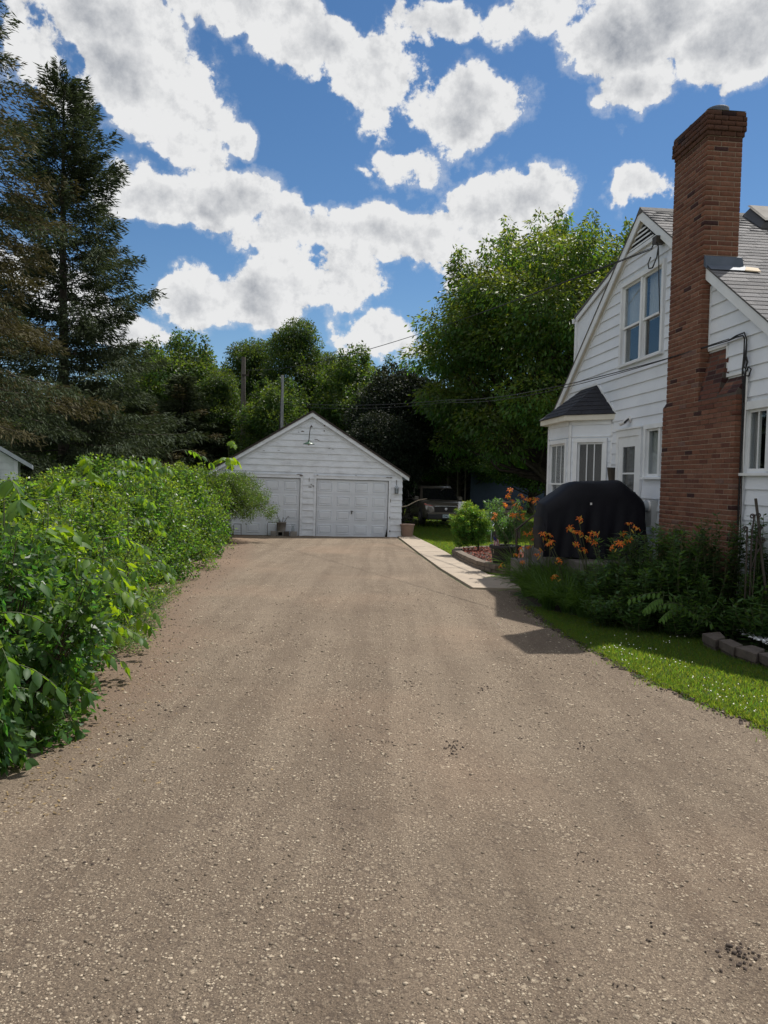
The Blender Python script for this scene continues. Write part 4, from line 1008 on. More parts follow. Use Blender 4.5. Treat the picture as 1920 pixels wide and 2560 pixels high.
# ================================================================== VEGETATION
def leafcloud(C, T, N, L, W, fold=.25, col=None):
    """rhombic folded leaves -> V (n*4,3), quads"""
    n = len(C)
    T = T/(np.linalg.norm(T, axis=1, keepdims=True)+1e-9)
    S = np.cross(T, N); S = S/(np.linalg.norm(S, axis=1, keepdims=True)+1e-9); Nn = np.cross(S, T)
    L = L[:, None]; W = W[:, None]
    a = C; t = C+T*L-Nn*L*.12; m = C+T*L*.45
    l = m+S*W*.5-Nn*W*fold; r_ = m-S*W*.5-Nn*W*fold
    V = np.stack([a, l, t, r_], 1).reshape(-1, 3)
    Fc = (np.array([[0, 1, 2, 3]])+4*np.arange(n)[:, None])
    return V, Fc
def rdir(n, r):
    v = r.normal(0, 1, (n, 3)); return v/np.linalg.norm(v, axis=1, keepdims=True)
def clump_leaves(cen, rad, counts, L, W, r, droop=.3, shell=.45, flat=1.0, hue=(.8, 1.25), upn=.7, tipy=0.0):
    Cs, Ts, Ns, Ls, Ws, Co = [], [], [], [], [], []
    for c, R, k_ in zip(cen, rad, counts):
        d = rdir(k_, r); q = shell+(1-shell)*r.uniform(0, 1, k_)**.5
        q = np.where(r.uniform(0, 1, k_) < .12, r.uniform(.9, 1.22, k_), q)
        R3 = np.array(R) if np.ndim(R) else np.array([R, R, R*flat])
        p = c+d*q[:, None]*R3
        Cs.append(p); t = d*.8+rdir(k_, r)*.7; t[:, 2] -= droop; Ts.append(t)
        nn = rdir(k_, r)*.75; nn[:, 2] += upn; Ns.append(nn)
        s = r.uniform(.65, 1.25, k_); Ls.append(L*s); Ws.append(W*s*r.uniform(.8, 1.2, k_))
        b = r.uniform(*hue, k_)*r.uniform(.72, 1.22)
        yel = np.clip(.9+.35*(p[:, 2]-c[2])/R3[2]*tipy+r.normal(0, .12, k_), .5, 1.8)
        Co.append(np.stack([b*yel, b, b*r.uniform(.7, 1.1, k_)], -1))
    C = np.concatenate(Cs); V, Fc = leafcloud(C, np.concatenate(Ts), np.concatenate(Ns), np.concatenate(Ls), np.concatenate(Ws))
    return V, Fc, np.repeat(np.concatenate(Co), 4, axis=0)

def limbs(mb, base, cen, r, r0=.2, zsplit=.35, n=7):
    top = np.array([np.mean([c[0] for c in cen]), np.mean([c[1] for c in cen]), np.max([c[2] for c in cen])*.9])
    base = np.array(base, float); pts = [base]
    for i in range(1, 6):
        f = i/5; pts.append(base*(1-f)+top*f+np.array([r.normal(0, r0*.5), r.normal(0, r0*.5), 0]))
    rad = [r0*(1-.85*i/5) for i in range(6)]; rad[0] *= 1.3
    mb.tube(pts, rad, n)
    for c in cen:
        h = np.clip((c[2]-base[2])*.55, .3, None); f = min(.85, h/(top[2]-base[2])); i = f*5; a = pts[int(i)]+(pts[min(int(i)+1, 5)]-pts[int(i)])*(i-int(i))
        mid = (a+c)/2+np.array([0, 0, -.08*np.linalg.norm(c-a)])+r.normal(0, .06, 3)*np.linalg.norm(c-a)
        rr = r0*.33*(1-f*.5); mb.tube([a, mid, c], [rr, rr*.6, rr*.2], 5, cap=False)

def crown_centres(r, n, cx, cy, cz, rx, ry, rz, rc, bias=.55, low=-.75):
    out = []; tries = 0
    while len(out) < n and tries < 6000:
        tries += 1
        d = rdir(1, r)[0]
        if d[2] < low: continue
        q = bias+(1-bias)*r.uniform()**.5
        p = np.array([cx+d[0]*rx*q, cy+d[1]*ry*q, cz+d[2]*rz*q])
        if all(np.linalg.norm((p-o)/1.0) > rc*.55 for o in out): out.append(p)
    return out

def make_tree(name, h, rx, n_cl, rc, leaves, L, W, mat, seed, trunk_r=.2, zbase=.25, aspect=1.0, top_shoots=0, hue=(.75, 1.2), droop=.4, shape='round', tipy=.6, upn=.7, flat=.62):
    """returns root-less pair (crown mesh, trunk mesh), origin at trunk base"""
    r = np.random.default_rng(seed); cz = h*(zbase+1)/2; rz = h*(1-zbase)/2
    cen = crown_centres(r, n_cl, 0, 0, cz, rx-rc*.6, (rx-rc*.6)*aspect, rz-rc*.5, rc)
    rad = [rc*r.uniform(.65, 1.25) for _ in cen]
    if shape == 'tall':
        for c in cen:
            f = (c[2]-h*zbase)/(h*(1-zbase)); s = 1.15-.65*f; c[0] *= s; c[1] *= s
    for _ in range(top_shoots):
        a = r.uniform(0, 2*PI); q = r.uniform(.1, .85); x = rx*q*math.cos(a); y = rx*q*math.sin(a)*aspect; z = cz+rz*math.sqrt(max(0, 1-q*q))
        for k_ in range(5): cen.append(np.array([x+r.normal(0, .12), y+r.normal(0, .12), z-.3+k_*.30])); rad.append(rc*(.34-.05*k_))
    tot = sum(q**2 for q in rad); cnt = [int(leaves*q**2/tot) for q in rad]
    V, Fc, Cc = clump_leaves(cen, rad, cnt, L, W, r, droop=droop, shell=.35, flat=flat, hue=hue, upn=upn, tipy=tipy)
    cm = npmesh(name+'_crown', V, Fc, mat, col=Cc)
    mb = MB(); limbs(mb, (0, 0, -.3), [c for c, q in zip(cen, rad) if q > rc*.5], r, trunk_r)
    return cm, mb.mesh(name+'_trunk', MAT['bark'])
def place_tree(name, pair, loc, rz, sc, **kw):
    root = empty(name, loc, rz, **kw); root.scale = sc if np.ndim(sc) else (sc, sc, sc)
    link('crown', pair[0], root); link('trunk', pair[1], root); return root

def trees():
    LT = MAT['leafW']
    # the big honey-coloured tree behind the house
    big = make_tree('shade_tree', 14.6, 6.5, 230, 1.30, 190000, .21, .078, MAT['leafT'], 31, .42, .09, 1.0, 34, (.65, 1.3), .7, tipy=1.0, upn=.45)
    place_tree('shade_tree', big, (8.2, 36.0, gz(36)), .4, (1.1, 1.08, .955), label='large spreading green tree directly behind the house and left of its gable', cat='tree')
    g = 'trees behind the garage'
    A = make_tree('maple', 12.0, 4.4, 80, 1.4, 52000, .22, .13, LT, 32, .28, .08, top_shoots=12, hue=(.7, 1.35))
    B = make_tree('ash', 15.0, 4.0, 72, 1.25, 44000, .20, .10, LT, 33, .24, .10, shape='tall', hue=(.7, 1.1))
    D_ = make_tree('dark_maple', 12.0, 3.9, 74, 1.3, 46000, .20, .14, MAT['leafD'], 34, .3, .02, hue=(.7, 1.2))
    def T(pair, px, topy, Y, base, label, wid=1.0, rz=0, cat='tree', hh=12.0, name='broadleaf_tree'):
        p = at(px, 1150, Y); top = at(px, topy, Y)[2]-gz(Y); s = top/hh
        place_tree(name, pair, (p[0], Y, gz(Y)), rz, (s*wid, s*wid, s), label=label, cat=cat, group=g)
    T(A, 455, 855, 50, 0, 'yellow-green bushy tree right of the tall spruce, behind the hedge', 1.0, .3)
    T(A, 380, 880, 54, 0, 'green tree showing through the right side of the tall spruce', 1.0, 1.3)
    T(B, 735, 762, 52, 0, 'tallest slender tree rising behind the garage peak', .82, 1.0, hh=15)
    T(B, 628, 815, 55, 0, 'dark tree left of the tallest tree behind the garage', 1.0, 2.2, hh=15)
    T(B, 825, 850, 56, 0, 'thin-crowned tree right of the tallest tree behind the garage', 1.1, 3.1, hh=15)
    T(A, 900, 890, 50, 0, 'rounded tree above the right slope of the garage roof', .95, 2.1)
    T(A, 690, 965, 44, 0, 'low bright tree close behind the garage peak', 1.0, 4.0)
    T(A, 560, 935, 62, 0, 'shaded tree between the spruces and the garage roof', 1.1, 5.0)
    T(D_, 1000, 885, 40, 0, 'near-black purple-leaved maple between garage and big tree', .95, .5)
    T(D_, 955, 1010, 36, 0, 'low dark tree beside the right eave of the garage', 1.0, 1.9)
    T(A, 1150, 1000, 58, 0, 'shaded tree in the back yard above the parked car', 1.3, 2.9)
    T(A, 1330, 990, 50, 0, 'shaded tree behind the big tree next to the bay window', 1.3, .9)
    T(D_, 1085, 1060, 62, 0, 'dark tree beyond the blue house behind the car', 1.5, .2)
    T(A, 90, 1000, 58, 0, 'tree behind the pale shed at the left edge', 1.4, 2.0)
    T(A, 260, 985, 60, 0, 'tree behind the trunk of the tall spruce', 1.4, 5.5)
    T(B, 545, 905, 48, 0, 'narrow dark tree beside the left utility pole', .9, .8, hh=15)
    # far woods close the horizon behind everything
    r = np.random.default_rng(77); cen = []; rad = []
    for x in np.arange(-75, 76, 3.2):
        for z in (1.8, 4.8, 7.4): cen.append(np.array([x+r.normal(0, 1), 74+r.normal(0, 2)+abs(x)*.05, z+r.normal(0, .6)])); rad.append(r.uniform(2.2, 3.1))
    cnt = [420]*len(cen); V, Fc, Cc = clump_leaves(cen, rad, cnt, .55, .36, r, .3, .5)
    tag(link('far_woods', npmesh('far_woods', V, Fc, LT, col=Cc)), kind='stuff')
trees()

# spruces ----------------------------------------------------------
def spruce_mesh(name, h, R, zb, n_wh, seed, twL=.34, twW=.06, brown=.15, prof=1.0, droop=.25, side=None, dens=1.0, up=.25, per=5):
    r = np.random.default_rng(seed); C, T, N, Ls, Ws, Co = [], [], [], [], [], []
    mb = MB(); mb.tube([(0, 0, -.3), (.03, 0, h*.3), (-.03, .03, h*.6), (0, 0, h*.98)], [h*.0135, h*.011, h*.007, .02], 9)
    for i in range(n_wh):
        f = (i+r.uniform(-.3, .3))/n_wh; z = zb*h+f*(1-zb)*h*.985; Rr = R*((1-f)**prof*.93+.07)
        if f < .12: Rr *= .85
        nb = per if f < .85 else per-1
        for j in range(nb):
            a = 2*PI*(j+r.uniform(-.35, .35))/nb+i*1.1
            if side is not None and math.cos(a-side) < -.55 and r.uniform() < .35: continue
            ln = Rr*r.uniform(.55, 1.15); 
            if r.uniform() < .13: continue
            d = np.array([math.cos(a), math.sin(a), 0]); perp = np.array([-d[1], d[0], 0])
            rise = up*(f**1.2)*1.6-.05; sag = droop*(1-f)
            m = max(4, int(ln/.22)); pts = []
            for k_ in range(m+1):
                t = k_/m; pts.append(np.array([0, 0, z])+d*ln*t+np.array([0, 0, ln*(rise*t-sag*t*t*1.3+.20*t**3)])+perp*ln*.05*math.sin(t*4+i))
            mb.tube(pts[::2]+([pts[-1]] if m % 2 else []), np.linspace(.010+.006*ln, .004, len(pts[::2]+([pts[-1]] if m % 2 else []))), 4, cap=False)
            isbrown = r.uniform() < brown
            t0 = .22 if f < .7 else .05
            for k_ in range(m+1):
                t = k_/m
                if t < t0: continue
                wspread = ln*.30*(1.15-t)*(.5+t)+.10
                nt = int(11*dens*(.8+.5*r.uniform()))
                for s in (-1, 1):
                    q = r.uniform(0, 1, nt)
                    p = pts[k_]+(perp*s)[None]*(q*wspread)[:, None]+d[None]*(q*wspread*.55+r.uniform(-.1, .1, nt))[:, None]
                    p[:, 2] -= q*wspread*.28*(1.2-f)+r.normal(.03, .11, nt)
                    C.append(p); tt = d[None]*r.uniform(.2, 1.0, (nt, 1))+(perp*s)[None]*r.uniform(.1, .9, (nt, 1)); tt[:, 2] += r.uniform(-1.3, .35, nt)*(1.15-f)+.25*f
                    T.append(tt); nn = rdir(nt, r); nn[:, 2] += .6; N.append(nn); Ls.append(twL*r.uniform(.5, 1.2, nt)); Ws.append(twW*r.uniform(.7, 1.4, nt))
                    b = r.uniform(.6, 1.35, nt)
                    col = np.stack([b*1.0, b, b*r.uniform(.8, 1.2, nt)], -1)
                    if isbrown: col = np.stack([b*1.75, b*1.15, b*1.05], -1)*.9
                    Co.append(col)
    C, T, N = np.concatenate(C), np.concatenate(T), np.concatenate(N)
    V, Fc = leafcloud(C, T, N, np.concatenate(Ls), np.concatenate(Ws), .1)
    return npmesh(name+'_crown', V, Fc, MAT['needle'], col=np.repeat(np.concatenate(Co), 4, axis=0)), mb.mesh(name+'_trunk', MAT['bark'])
def spruces():
    p = at(158, 1150, 36); m = spruce_mesh('spruce', 21.3, 6.6, .05, 62, 41, .34, .056, .03, .80, .18, side=0.0, dens=1.6, up=.30)
    place_tree('tall_spruce', m, (p[0], 36, gz(36)), .2, 1.0, label='tall dark spruce with bare lower trunk, highest tree on the left', cat='tree')
    m2 = spruce_mesh('left_spruce', 23, 6.0, .06, 60, 43, .23, .04, .55, .62, .34, dens=1.9, up=.12, per=6)
    place_tree('browning_spruce', m2, (-15.15, 23.5, gz(23.5)), 1.1, 1.0, label='nearer spruce with browning drooping branches, cut by the left edge', cat='tree')
    m3 = spruce_mesh('mid_spruce', 12, 4.0, .02, 38, 45, .36, .075, .05, .75, .42, dens=.95, up=.05, per=6)
    g = 'spruces between the tall spruce and the garage'
    for (px, top, Y, lab, rz) in [(455, 930, 46, 'drooping spruce in front of the yellow-green tree', 0), (350, 975, 43, 'spruce at the right foot of the tall spruce', 1.3), (540, 985, 48, 'dark spruce beside the left utility pole, above the garage roof', 2.6), (240, 1040, 40, 'small spruce right of the tall spruce trunk', 3.9)]:
        q = at(px, 1150, Y); s = (at(px, top, Y)[2]-gz(Y))/12
        place_tree('spruce', m3, (q[0], Y, gz(Y)), rz, (s*1.25, s*1.25, s), label=lab, cat='tree', group=g)
spruces()

# shrubs of the hedge ----------------------------------------------
def shrub_mesh(name, rx, ry, h, leaves, L, W, seed, hue=(.7, 1.3), tipy=.8, ncl=34, droop=.1, tint=(1, 1, 1)):
    r = np.random.default_rng(seed); cen = []; rad = []
    while len(cen) < ncl:
        a = r.uniform(0, 2*PI); q = r.uniform()**.5; zf = r.uniform(.06, 1)
        lim = 1.0 if zf < .55 else math.sqrt(max(.05, 1-((zf-.55)/.5)**2))
        cen.append(np.array([rx*.80*q*lim*math.cos(a), ry*.80*q*lim*math.sin(a), h*zf*.86+.05])); rad.append(r.uniform(.20, .34)*min(rx, h)*1.0)
    for _ in range(16):
        a = r.uniform(0, 2*PI); q = r.uniform(.6, .85); cen.append(np.array([rx*q*math.cos(a), ry*q*math.sin(a), h*r.uniform(.04, .22)])); rad.append(r.uniform(.16, .26)*min(rx, h))
    # loose shoots on top
    for _ in range(12):
        a = r.uniform(0, 2*PI); q = r.uniform(0, .9); x, y = rx*q*math.cos(a), ry*q*math.sin(a); z0 = h*(.84 if q < .6 else .6)
        for k_ in range(3): cen.append(np.array([x, y, z0+k_*.10*h])); rad.append((.11-.025*k_)*h*.9)
    tot = sum(q**2 for q in rad); cnt = [int(leaves*q**2/tot) for q in rad]
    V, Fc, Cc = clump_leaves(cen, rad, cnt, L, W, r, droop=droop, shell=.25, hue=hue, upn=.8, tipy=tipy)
    ok = V[:, 2].reshape(-1, 4).min(1) > .01; Vq = V.reshape(-1, 4, 3)[ok]; Cq = Cc.reshape(-1, 4, 3)[ok]; n = len(Vq)
    me = npmesh(name+'_leaves', Vq.reshape(-1, 3), np.arange(n*4).reshape(-1, 4), MAT['leafA'], col=Cq.reshape(-1, 3)*np.array(tint))
    mb = MB()
    for c in cen[::1]: 
        b = np.array([c[0]*.25, c[1]*.25, -.05]); mb.tube([b, (b+c)/2+np.array([c[0]*.1, c[1]*.1, .1]), c], [.016, .011, .004], 4, cap=False)
    return me, mb.mesh(name+'_stems', MAT['stem_brown'])
def hedge():
    g = 'shrubs of the overgrown hedge left of the driveway'
    A = [shrub_mesh('shrub', 1.0, 1.15, 1.6, 17000, .062, .031, 51, hue=(.45, 1.35), tint=(.95, 1.0, .9)), shrub_mesh('shrub_b', 1.0, 1.15, 1.6, 19000, .048, .023, 52, hue=(.45, 1.5), tint=(1.2, 1.1, .85)), shrub_mesh('shrub_c', 1.0, 1.1, 1.6, 14000, .075, .036, 53, hue=(.6, 1.1), tint=(.75, .88, 1.05)), shrub_mesh('shrub_d', 1.0, 1.1, 1.6, 6500, .115, .055, 54, hue=(.5, 1.15), tint=(.75, .9, .95), droop=.9)]
    rows = [(4.25, .50, 1.15, 3, .50, 'lowest broad-leaved dark shrub in the bottom-left corner'), (5.3, .62, 1.35, 3, .62, 'broad-leaved dark shrub hanging over the dirt edge near the left'), (6.7, .62, 1.35, 3, .60, 'broad-leaved shrub with sunlit top just before the low weeds'), (8.2, .60, 1.3, 3, .55, 'broad-leaved shrub at the foot of the pale arching sapling'),
            # Y, offset left of the foot line, height, kind, width, label
        (4.75, .55, 1.50, 2, .80, 'nearest dark shrub at the left edge, foot in deep shade'),
        (5.0, 1.7, 1.75, 0, 1.0, 'second shrub in from the left edge behind the nearest one'),
        (6.2, .75, 1.45, 0, .85, 'leafy shrub beside the dirt edge with broad saplings in it'),
        (6.8, 2.2, 1.80, 1, 1.15, 'fine-leaved shrub back from the driveway near the left edge'),
        (7.8, .85, 1.50, 1, .95, 'small-leaved shrub just past the broad-leaved saplings'),
        (9.4, .75, 1.55, 0, .95, 'dark-based shrub beside the low weeds on the dirt edge'),
        (9.0, 2.8, 1.9, 1, 1.4, 'rounded fine shrub in the middle of the hedge, back row'),
        (11.2, .85, 1.75, 1, 1.05, 'bright shrub halfway along the hedge front'),
        (12.2, 3.0, 2.0, 0, 1.5, 'wide yellow-green shrub in the back row halfway along'),
        (13.2, .9, 1.95, 0, 1.1, 'shrub with dark gap beneath, past the halfway point'),
        (15.4, .95, 2.1, 1, 1.2, 'tall feathery shrub on the farther half of the hedge front'),
        (16.0, 3.4, 2.35, 1, 1.6, 'broad shrub in the back row below the spruce trunk'),
        (17.8, 1.0, 2.35, 0, 1.2, 'upright shrub near the far end of the hedge front'),
        (22.3, .85, 2.5, 0, .95, 'rounded shrub joining the hedge end to the arching shrub'),
        (20.0, 1.2, 2.5, 1, 1.25, 'shrub at the driveway corner just before the garage'),
        (20.4, 3.6, 2.75, 0, 1.7, 'tallest back-row shrub, left of the garage gable'),
        (22.6, 1.5, 2.7, 1, 1.35, 'shrub leaning against the left corner of the garage'),
        (24.6, 3.2, 2.9, 0, 1.6, 'shrub rising beside the left garage eave'),
        (13.5, 6.2, 1.9, 1, 1.7, 'shrub in front of the pale shed corner'),
        (9.5, 5.4, 1.75, 0, 1.5, 'shrub in front of the pale shed window'),
        (18.5, 7.0, 2.0, 0, 1.8, 'shrub below the big spruce, left of the hedge')]
    for i, (Y, off, h, k_, w_, lab) in enumerate(rows):
        x = lerp(XF, Y)-off*1.0; m = A[k_]; h = min(h*.84, 1.60+.0187*Y*.6+(.035*max(0, Y-9) if off < 4.5 else 0)+(.42 if Y > 19.5 else 0)-(.25 if off > 2.9 and Y < 19 else 0))
        place_tree('shrub', m, (x, Y, gz(Y)), i*1.9, (w_, w_, h/1.6), label=lab, cat='shrub', group=g)
        # children are foliage and stems rather than crown and trunk
    for o in list(bpy.data.objects):
        if o.parent and o.parent.name.startswith('shrub'):
            o.name = 'foliage' if o.name.startswith('crown') else 'stems'
    # arching shrub with small grey-green leaves in front of the left garage door
    r = np.random.default_rng(66); cen = []; rad = []; mb = MB()
    for j in range(74):
        a = r.uniform(-1.2, 1.2); ln = r.uniform(1.0, 2.35); hgt = r.uniform(1.7, 2.9); pts = []
        for k_ in range(9):
            t = k_/8; pts.append(np.array([ln*t*math.cos(a), ln*t*math.sin(a)*.9, hgt*math.sin(min(t*1.0, 1)*1.75)*.95*(1-.28*t*t)-(0 if t < .6 else (t-.6)*.9)]))
        mb.tube(pts, np.linspace(.012, .003, 9), 4, cap=False)
        for q in pts[3:]: cen.append(q); rad.append(r.uniform(.12, .24))
    cnt = [150]*len(cen); V, Fc, Cc = clump_leaves(cen, rad, cnt, .045, .02, r, .2, .2, hue=(.6, 1.15), tipy=0)
    root = empty('arching_shrub', (-5.75, 23.4, gz(23.4)), 0, label='arching grey-green shrub hanging in front of the left garage door', cat='shrub')
    link('foliage', npmesh('arch_leaves', V, Fc, MAT['leafA'], col=Cc*np.array([.85, .75, .8])), root); link('stems', mb.mesh('arch_stems', MAT['stem_brown']), root)
    # low weeds along the dirt edge
    n = 5200; Y = r.uniform(7.2, 12.5, n); X = np.interp(Y, [a for a, b in XF], [b for a, b in XF])+r.beta(1.2, 2.6, n)*.55-.12
    ok = (sm_noise(X*3, Y*2, 7) > -.25); X, Y = X[ok], Y[ok]; n = len(X)
    C = np.stack([X, Y, gza(Y)+.02+r.uniform(0, .09, n)], -1); T = rdir(n, r); T[:, 2] = np.abs(T[:, 2])*.4; N = rdir(n, r)*.4; N[:, 2] += 1
    V, Fc = leafcloud(C, T, N, r.uniform(.02, .05, n), r.uniform(.012, .026, n)); b = r.uniform(.6, 1.3, n)
    tag(link('weeds_at_hedge_foot', npmesh('weeds', V, Fc, MAT['leafA'], col=np.repeat(np.stack([b, b, b*.8], -1), 4, axis=0))), kind='stuff')
    # leaf litter
    n = 900; Y = np.exp(r.uniform(math.log(3.6), math.log(20), n)); X = np.interp(Y, [a for a, b in XF], [b for a, b in XF])+np.abs(r.normal(0, .35, n))
    C = np.stack([X, Y, drive_z(X, Y)+.006], -1); T = rdir(n, r); T[:, 2] *= .15; N = rdir(n, r)*.25; N[:, 2] += 1
    V, Fc = leafcloud(C, T, N, r.uniform(.012, .04, n), r.uniform(.008, .02, n)); b = r.uniform(.6, 1.4, n)
    tag(link('leaf_litter', npmesh('litter', V, Fc, attrmat('dry_leaf', .8, bump=0), col=np.repeat(np.stack([b*.20, b*.14, b*.07], -1), 4, axis=0))), kind='stuff')
hedge()

# broad-leaved saplings: every leaf its own object -------------------
def leaf_obj_mesh(name, L, W, col, kind='oval'):
    xs = np.linspace(0, 1, 7); wd = np.sin(np.clip(xs, 0, 1)**.75*PI)**.85*W/2
    if kind == 'lobed': wd = wd*(1+.35*np.sin(xs*15))
    V = []; 
    for x, w_ in zip(xs, wd):
        z = -.22*L*x*x; V += [(x*L, -w_, z-.25*w_), (x*L, 0, z), (x*L, w_, z-.25*w_)]
    Fc = []
    for i in range(6): b = 3*i; Fc += [(b, b+3, b+4, b+1), (b+1, b+4, b+5, b+2)]
    V = np.array(V); c = np.tile(np.array(col, dtype=float), (len(V), 1)); c[1::3] *= 1.25
    return npmesh(name, V, np.array(Fc), MAT['leafB'], col=c, smooth=True)
def saplings():
    r = np.random.default_rng(91)
    cols = [(.85, .9, .9), (.6, .68, .75), (1.2, 1.12, .75), (1.6, 1.35, .6)]
    Lm = [leaf_obj_mesh('sapling_leaf', .125, .058, c) for c in cols]; Lb = [leaf_obj_mesh('broad_leaf', .12, .085, c, 'lobed') for c in cols]
    def orient(t, n):
        t = t/np.linalg.norm(t); s = np.cross(n, t); s /= np.linalg.norm(s)+1e-9; n = np.cross(t, s)
        return Matrix(((t[0], s[0], n[0]), (t[1], s[1], n[1]), (t[2], s[2], n[2])))
    def sapling(x, Y, h, label, nbr=5, ln=.55, lean=(0, 0), pal=(0, 1, 2), broad=False, sc=.85, zlow=.35, aims=None):
        root = empty('sapling', (x, Y, gz(Y)), 0, label=label, cat='sapling', group='broad-leaved saplings growing through the hedge')
        mb = MB(); st = [np.array([lean[0]*h*t*t, lean[1]*h*t*t, h*t]) for t in np.linspace(0, 1, 7)]
        mb.tube(st, np.linspace(.012, .004, 7), 5)
        def leaf(p, t, n, s):
            me = (Lb if broad else Lm)[pal[int(r.integers(0, len(pal)))]]
            o = link('leaf', me, root); R = orient(t, n).to_4x4(); o.matrix_local = Matrix.Translation(p.tolist()) @ R @ Matrix.Diagonal((s, s, s, 1))
        for j in range(nbr):
            f = zlow+(1-zlow)*j/max(1, nbr-1); i = f*6; b = st[min(6, int(i))]
            a = (aims[j % len(aims)] if aims else j*2.4)+r.uniform(-.4, .4); d = np.array([math.cos(a), math.sin(a), r.uniform(.1, .5)]); l_ = ln*r.uniform(.75, 1.15)
            pts = [b+d*l_*t+np.array([0, 0, -.60*l_*t*t]) for t in np.linspace(0, 1, 10)]
            mb.tube(pts, np.linspace(.005, .002, 10), 4, cap=False)
            pr = np.array([-d[1], d[0], 0]); pr /= np.linalg.norm(pr)
            for k_ in range(2, 10):
                fwd = pts[k_]-pts[k_-1]; fwd /= np.linalg.norm(fwd)
                for s in (-1, 1):
                    if r.uniform() < .15: continue
                    t = fwd*.45+pr*s*.9+np.array([0, 0, -.35])+r.normal(0, .12, 3); n = np.array([0, 0, 1.0])+r.normal(0, .5, 3); t = t+np.array([0, 0, -abs(r.normal(0, .45))])+r.normal(0, .2, 3)
                    leaf(pts[k_], t, n, sc*r.uniform(.75, 1.25))
            leaf(pts[-1], fwd+np.array([0, 0, -.3]), np.array([0, 0, 1.0])+r.normal(0, .2, 3), sc*1.15)
        mb.build('stem', MAT['stem'], root)
    def P(px, py, Y): q = at(px, py, Y); return q[0], Y, q[2]-gz(Y)
    a = sapling
    x, Y, h = P(-10, 1530, 4.6); a(x, Y, h+.2, 'dark broad-leaved sapling lowest at the left edge, leaves hanging over the dirt', 8, .36, (.05, -.1), (0, 0, 1), zlow=.3, aims=[0.2, -.6, -1.2, .8])
    x, Y, h = P(70, 1540, 4.9); a(x, Y, h+.1, 'drooping sapling whose leaf tips reach out over the driveway edge', 8, .38, (.05, -.1), (0, 1, 2), zlow=.3, aims=[0.0, -.5, -1.0])
    x, Y, h = P(-20, 1700, 4.3); a(x, Y, .9, 'small dark sapling in the bottom-left corner of the hedge', 6, .34, (.05, -.1), (0, 1), zlow=.3, aims=[-.3, -1.0, .4])
    x, Y, h = P(190, 1440, 6.1); a(x, Y, h+.15, 'sapling with lime-green top leaves beside the low weeds', 8, .42, (.05, -.1), (0, 2, 3), zlow=.35, aims=[0.0, -.7, .6])
    x, Y, h = P(255, 1370, 7.2); a(x, Y, h+.1, 'bright sunlit sapling arching right, middle of the hedge', 9, .50, (.05, -.1), (2, 3, 0), zlow=.45, sc=.85, aims=[0.0, -.5, .5])
    x, Y, h = P(320, 1270, 8.6); a(x, Y, h+.1, 'pale sapling arching right above the bright one', 8, .48, (.0, 0), (0, 2), zlow=.5, sc=.8, aims=[0.1, -.5, .6])
    x, Y, h = P(120, 1265, 6.4); a(x, Y, h+.05, 'sapling with large lobed leaves on top of the hedge near the left edge', 5, .42, (0, 0), (2, 3, 2), True, 1.25, .7)
    x, Y, h = P(10, 1250, 5.2); a(x, Y, h+.1, 'slender-leaved sapling at the left edge before the shed', 6, .5, (0, 0), (2, 0), sc=.95, zlow=.5)
    x, Y, h = P(205, 1150, 12.5); a(x, Y, h, 'thin maple sapling with yellow tip standing above the hedge', 6, .55, (0, 0), (3, 3, 2), True, 1.35, .62)
    x, Y, h = P(215, 1205, 11.0); a(x, Y, h, 'shorter yellow-leaved sapling just right of the thin maple', 5, .4, (.05, 0), (3, 2), True, 1.0, .6)
    for (px, py, Y, lab) in [(330, 1140, 17, 'large-leaved shoots atop the hedge, left of the garage'), (430, 1130, 18, 'drooping large-leaved shoots on the hedge crest'), (270, 1160, 15, 'broad-leaved shoots on the hedge crest right of the thin maple')]:
        x, Y, h = P(px, py, Y); a(x, Y, h, lab, 9, 1.15, (0, 0), (0, 2, 0), sc=1.5, zlow=.55)
    x, Y, h = P(572, 1105, 25); a(x, Y, h, 'lime-green shoot standing up before the left garage eave', 6, .5, (0, 0), (3, 3), True, 1.6, .75)
    x, Y, h = P(110, 1480, 5.4); a(x, Y, h, 'mid-height sapling between the dark near shrubs', 6, .5, (.1, -.1), (0, 1, 2), zlow=.5)
    x, Y, h = P(190, 1430, 6.3); a(x, Y, h, 'sapling with pale grey-green leaves near the centre of the near hedge', 6, .5, (.1, -.1), (1, 0), zlow=.55)
saplings()

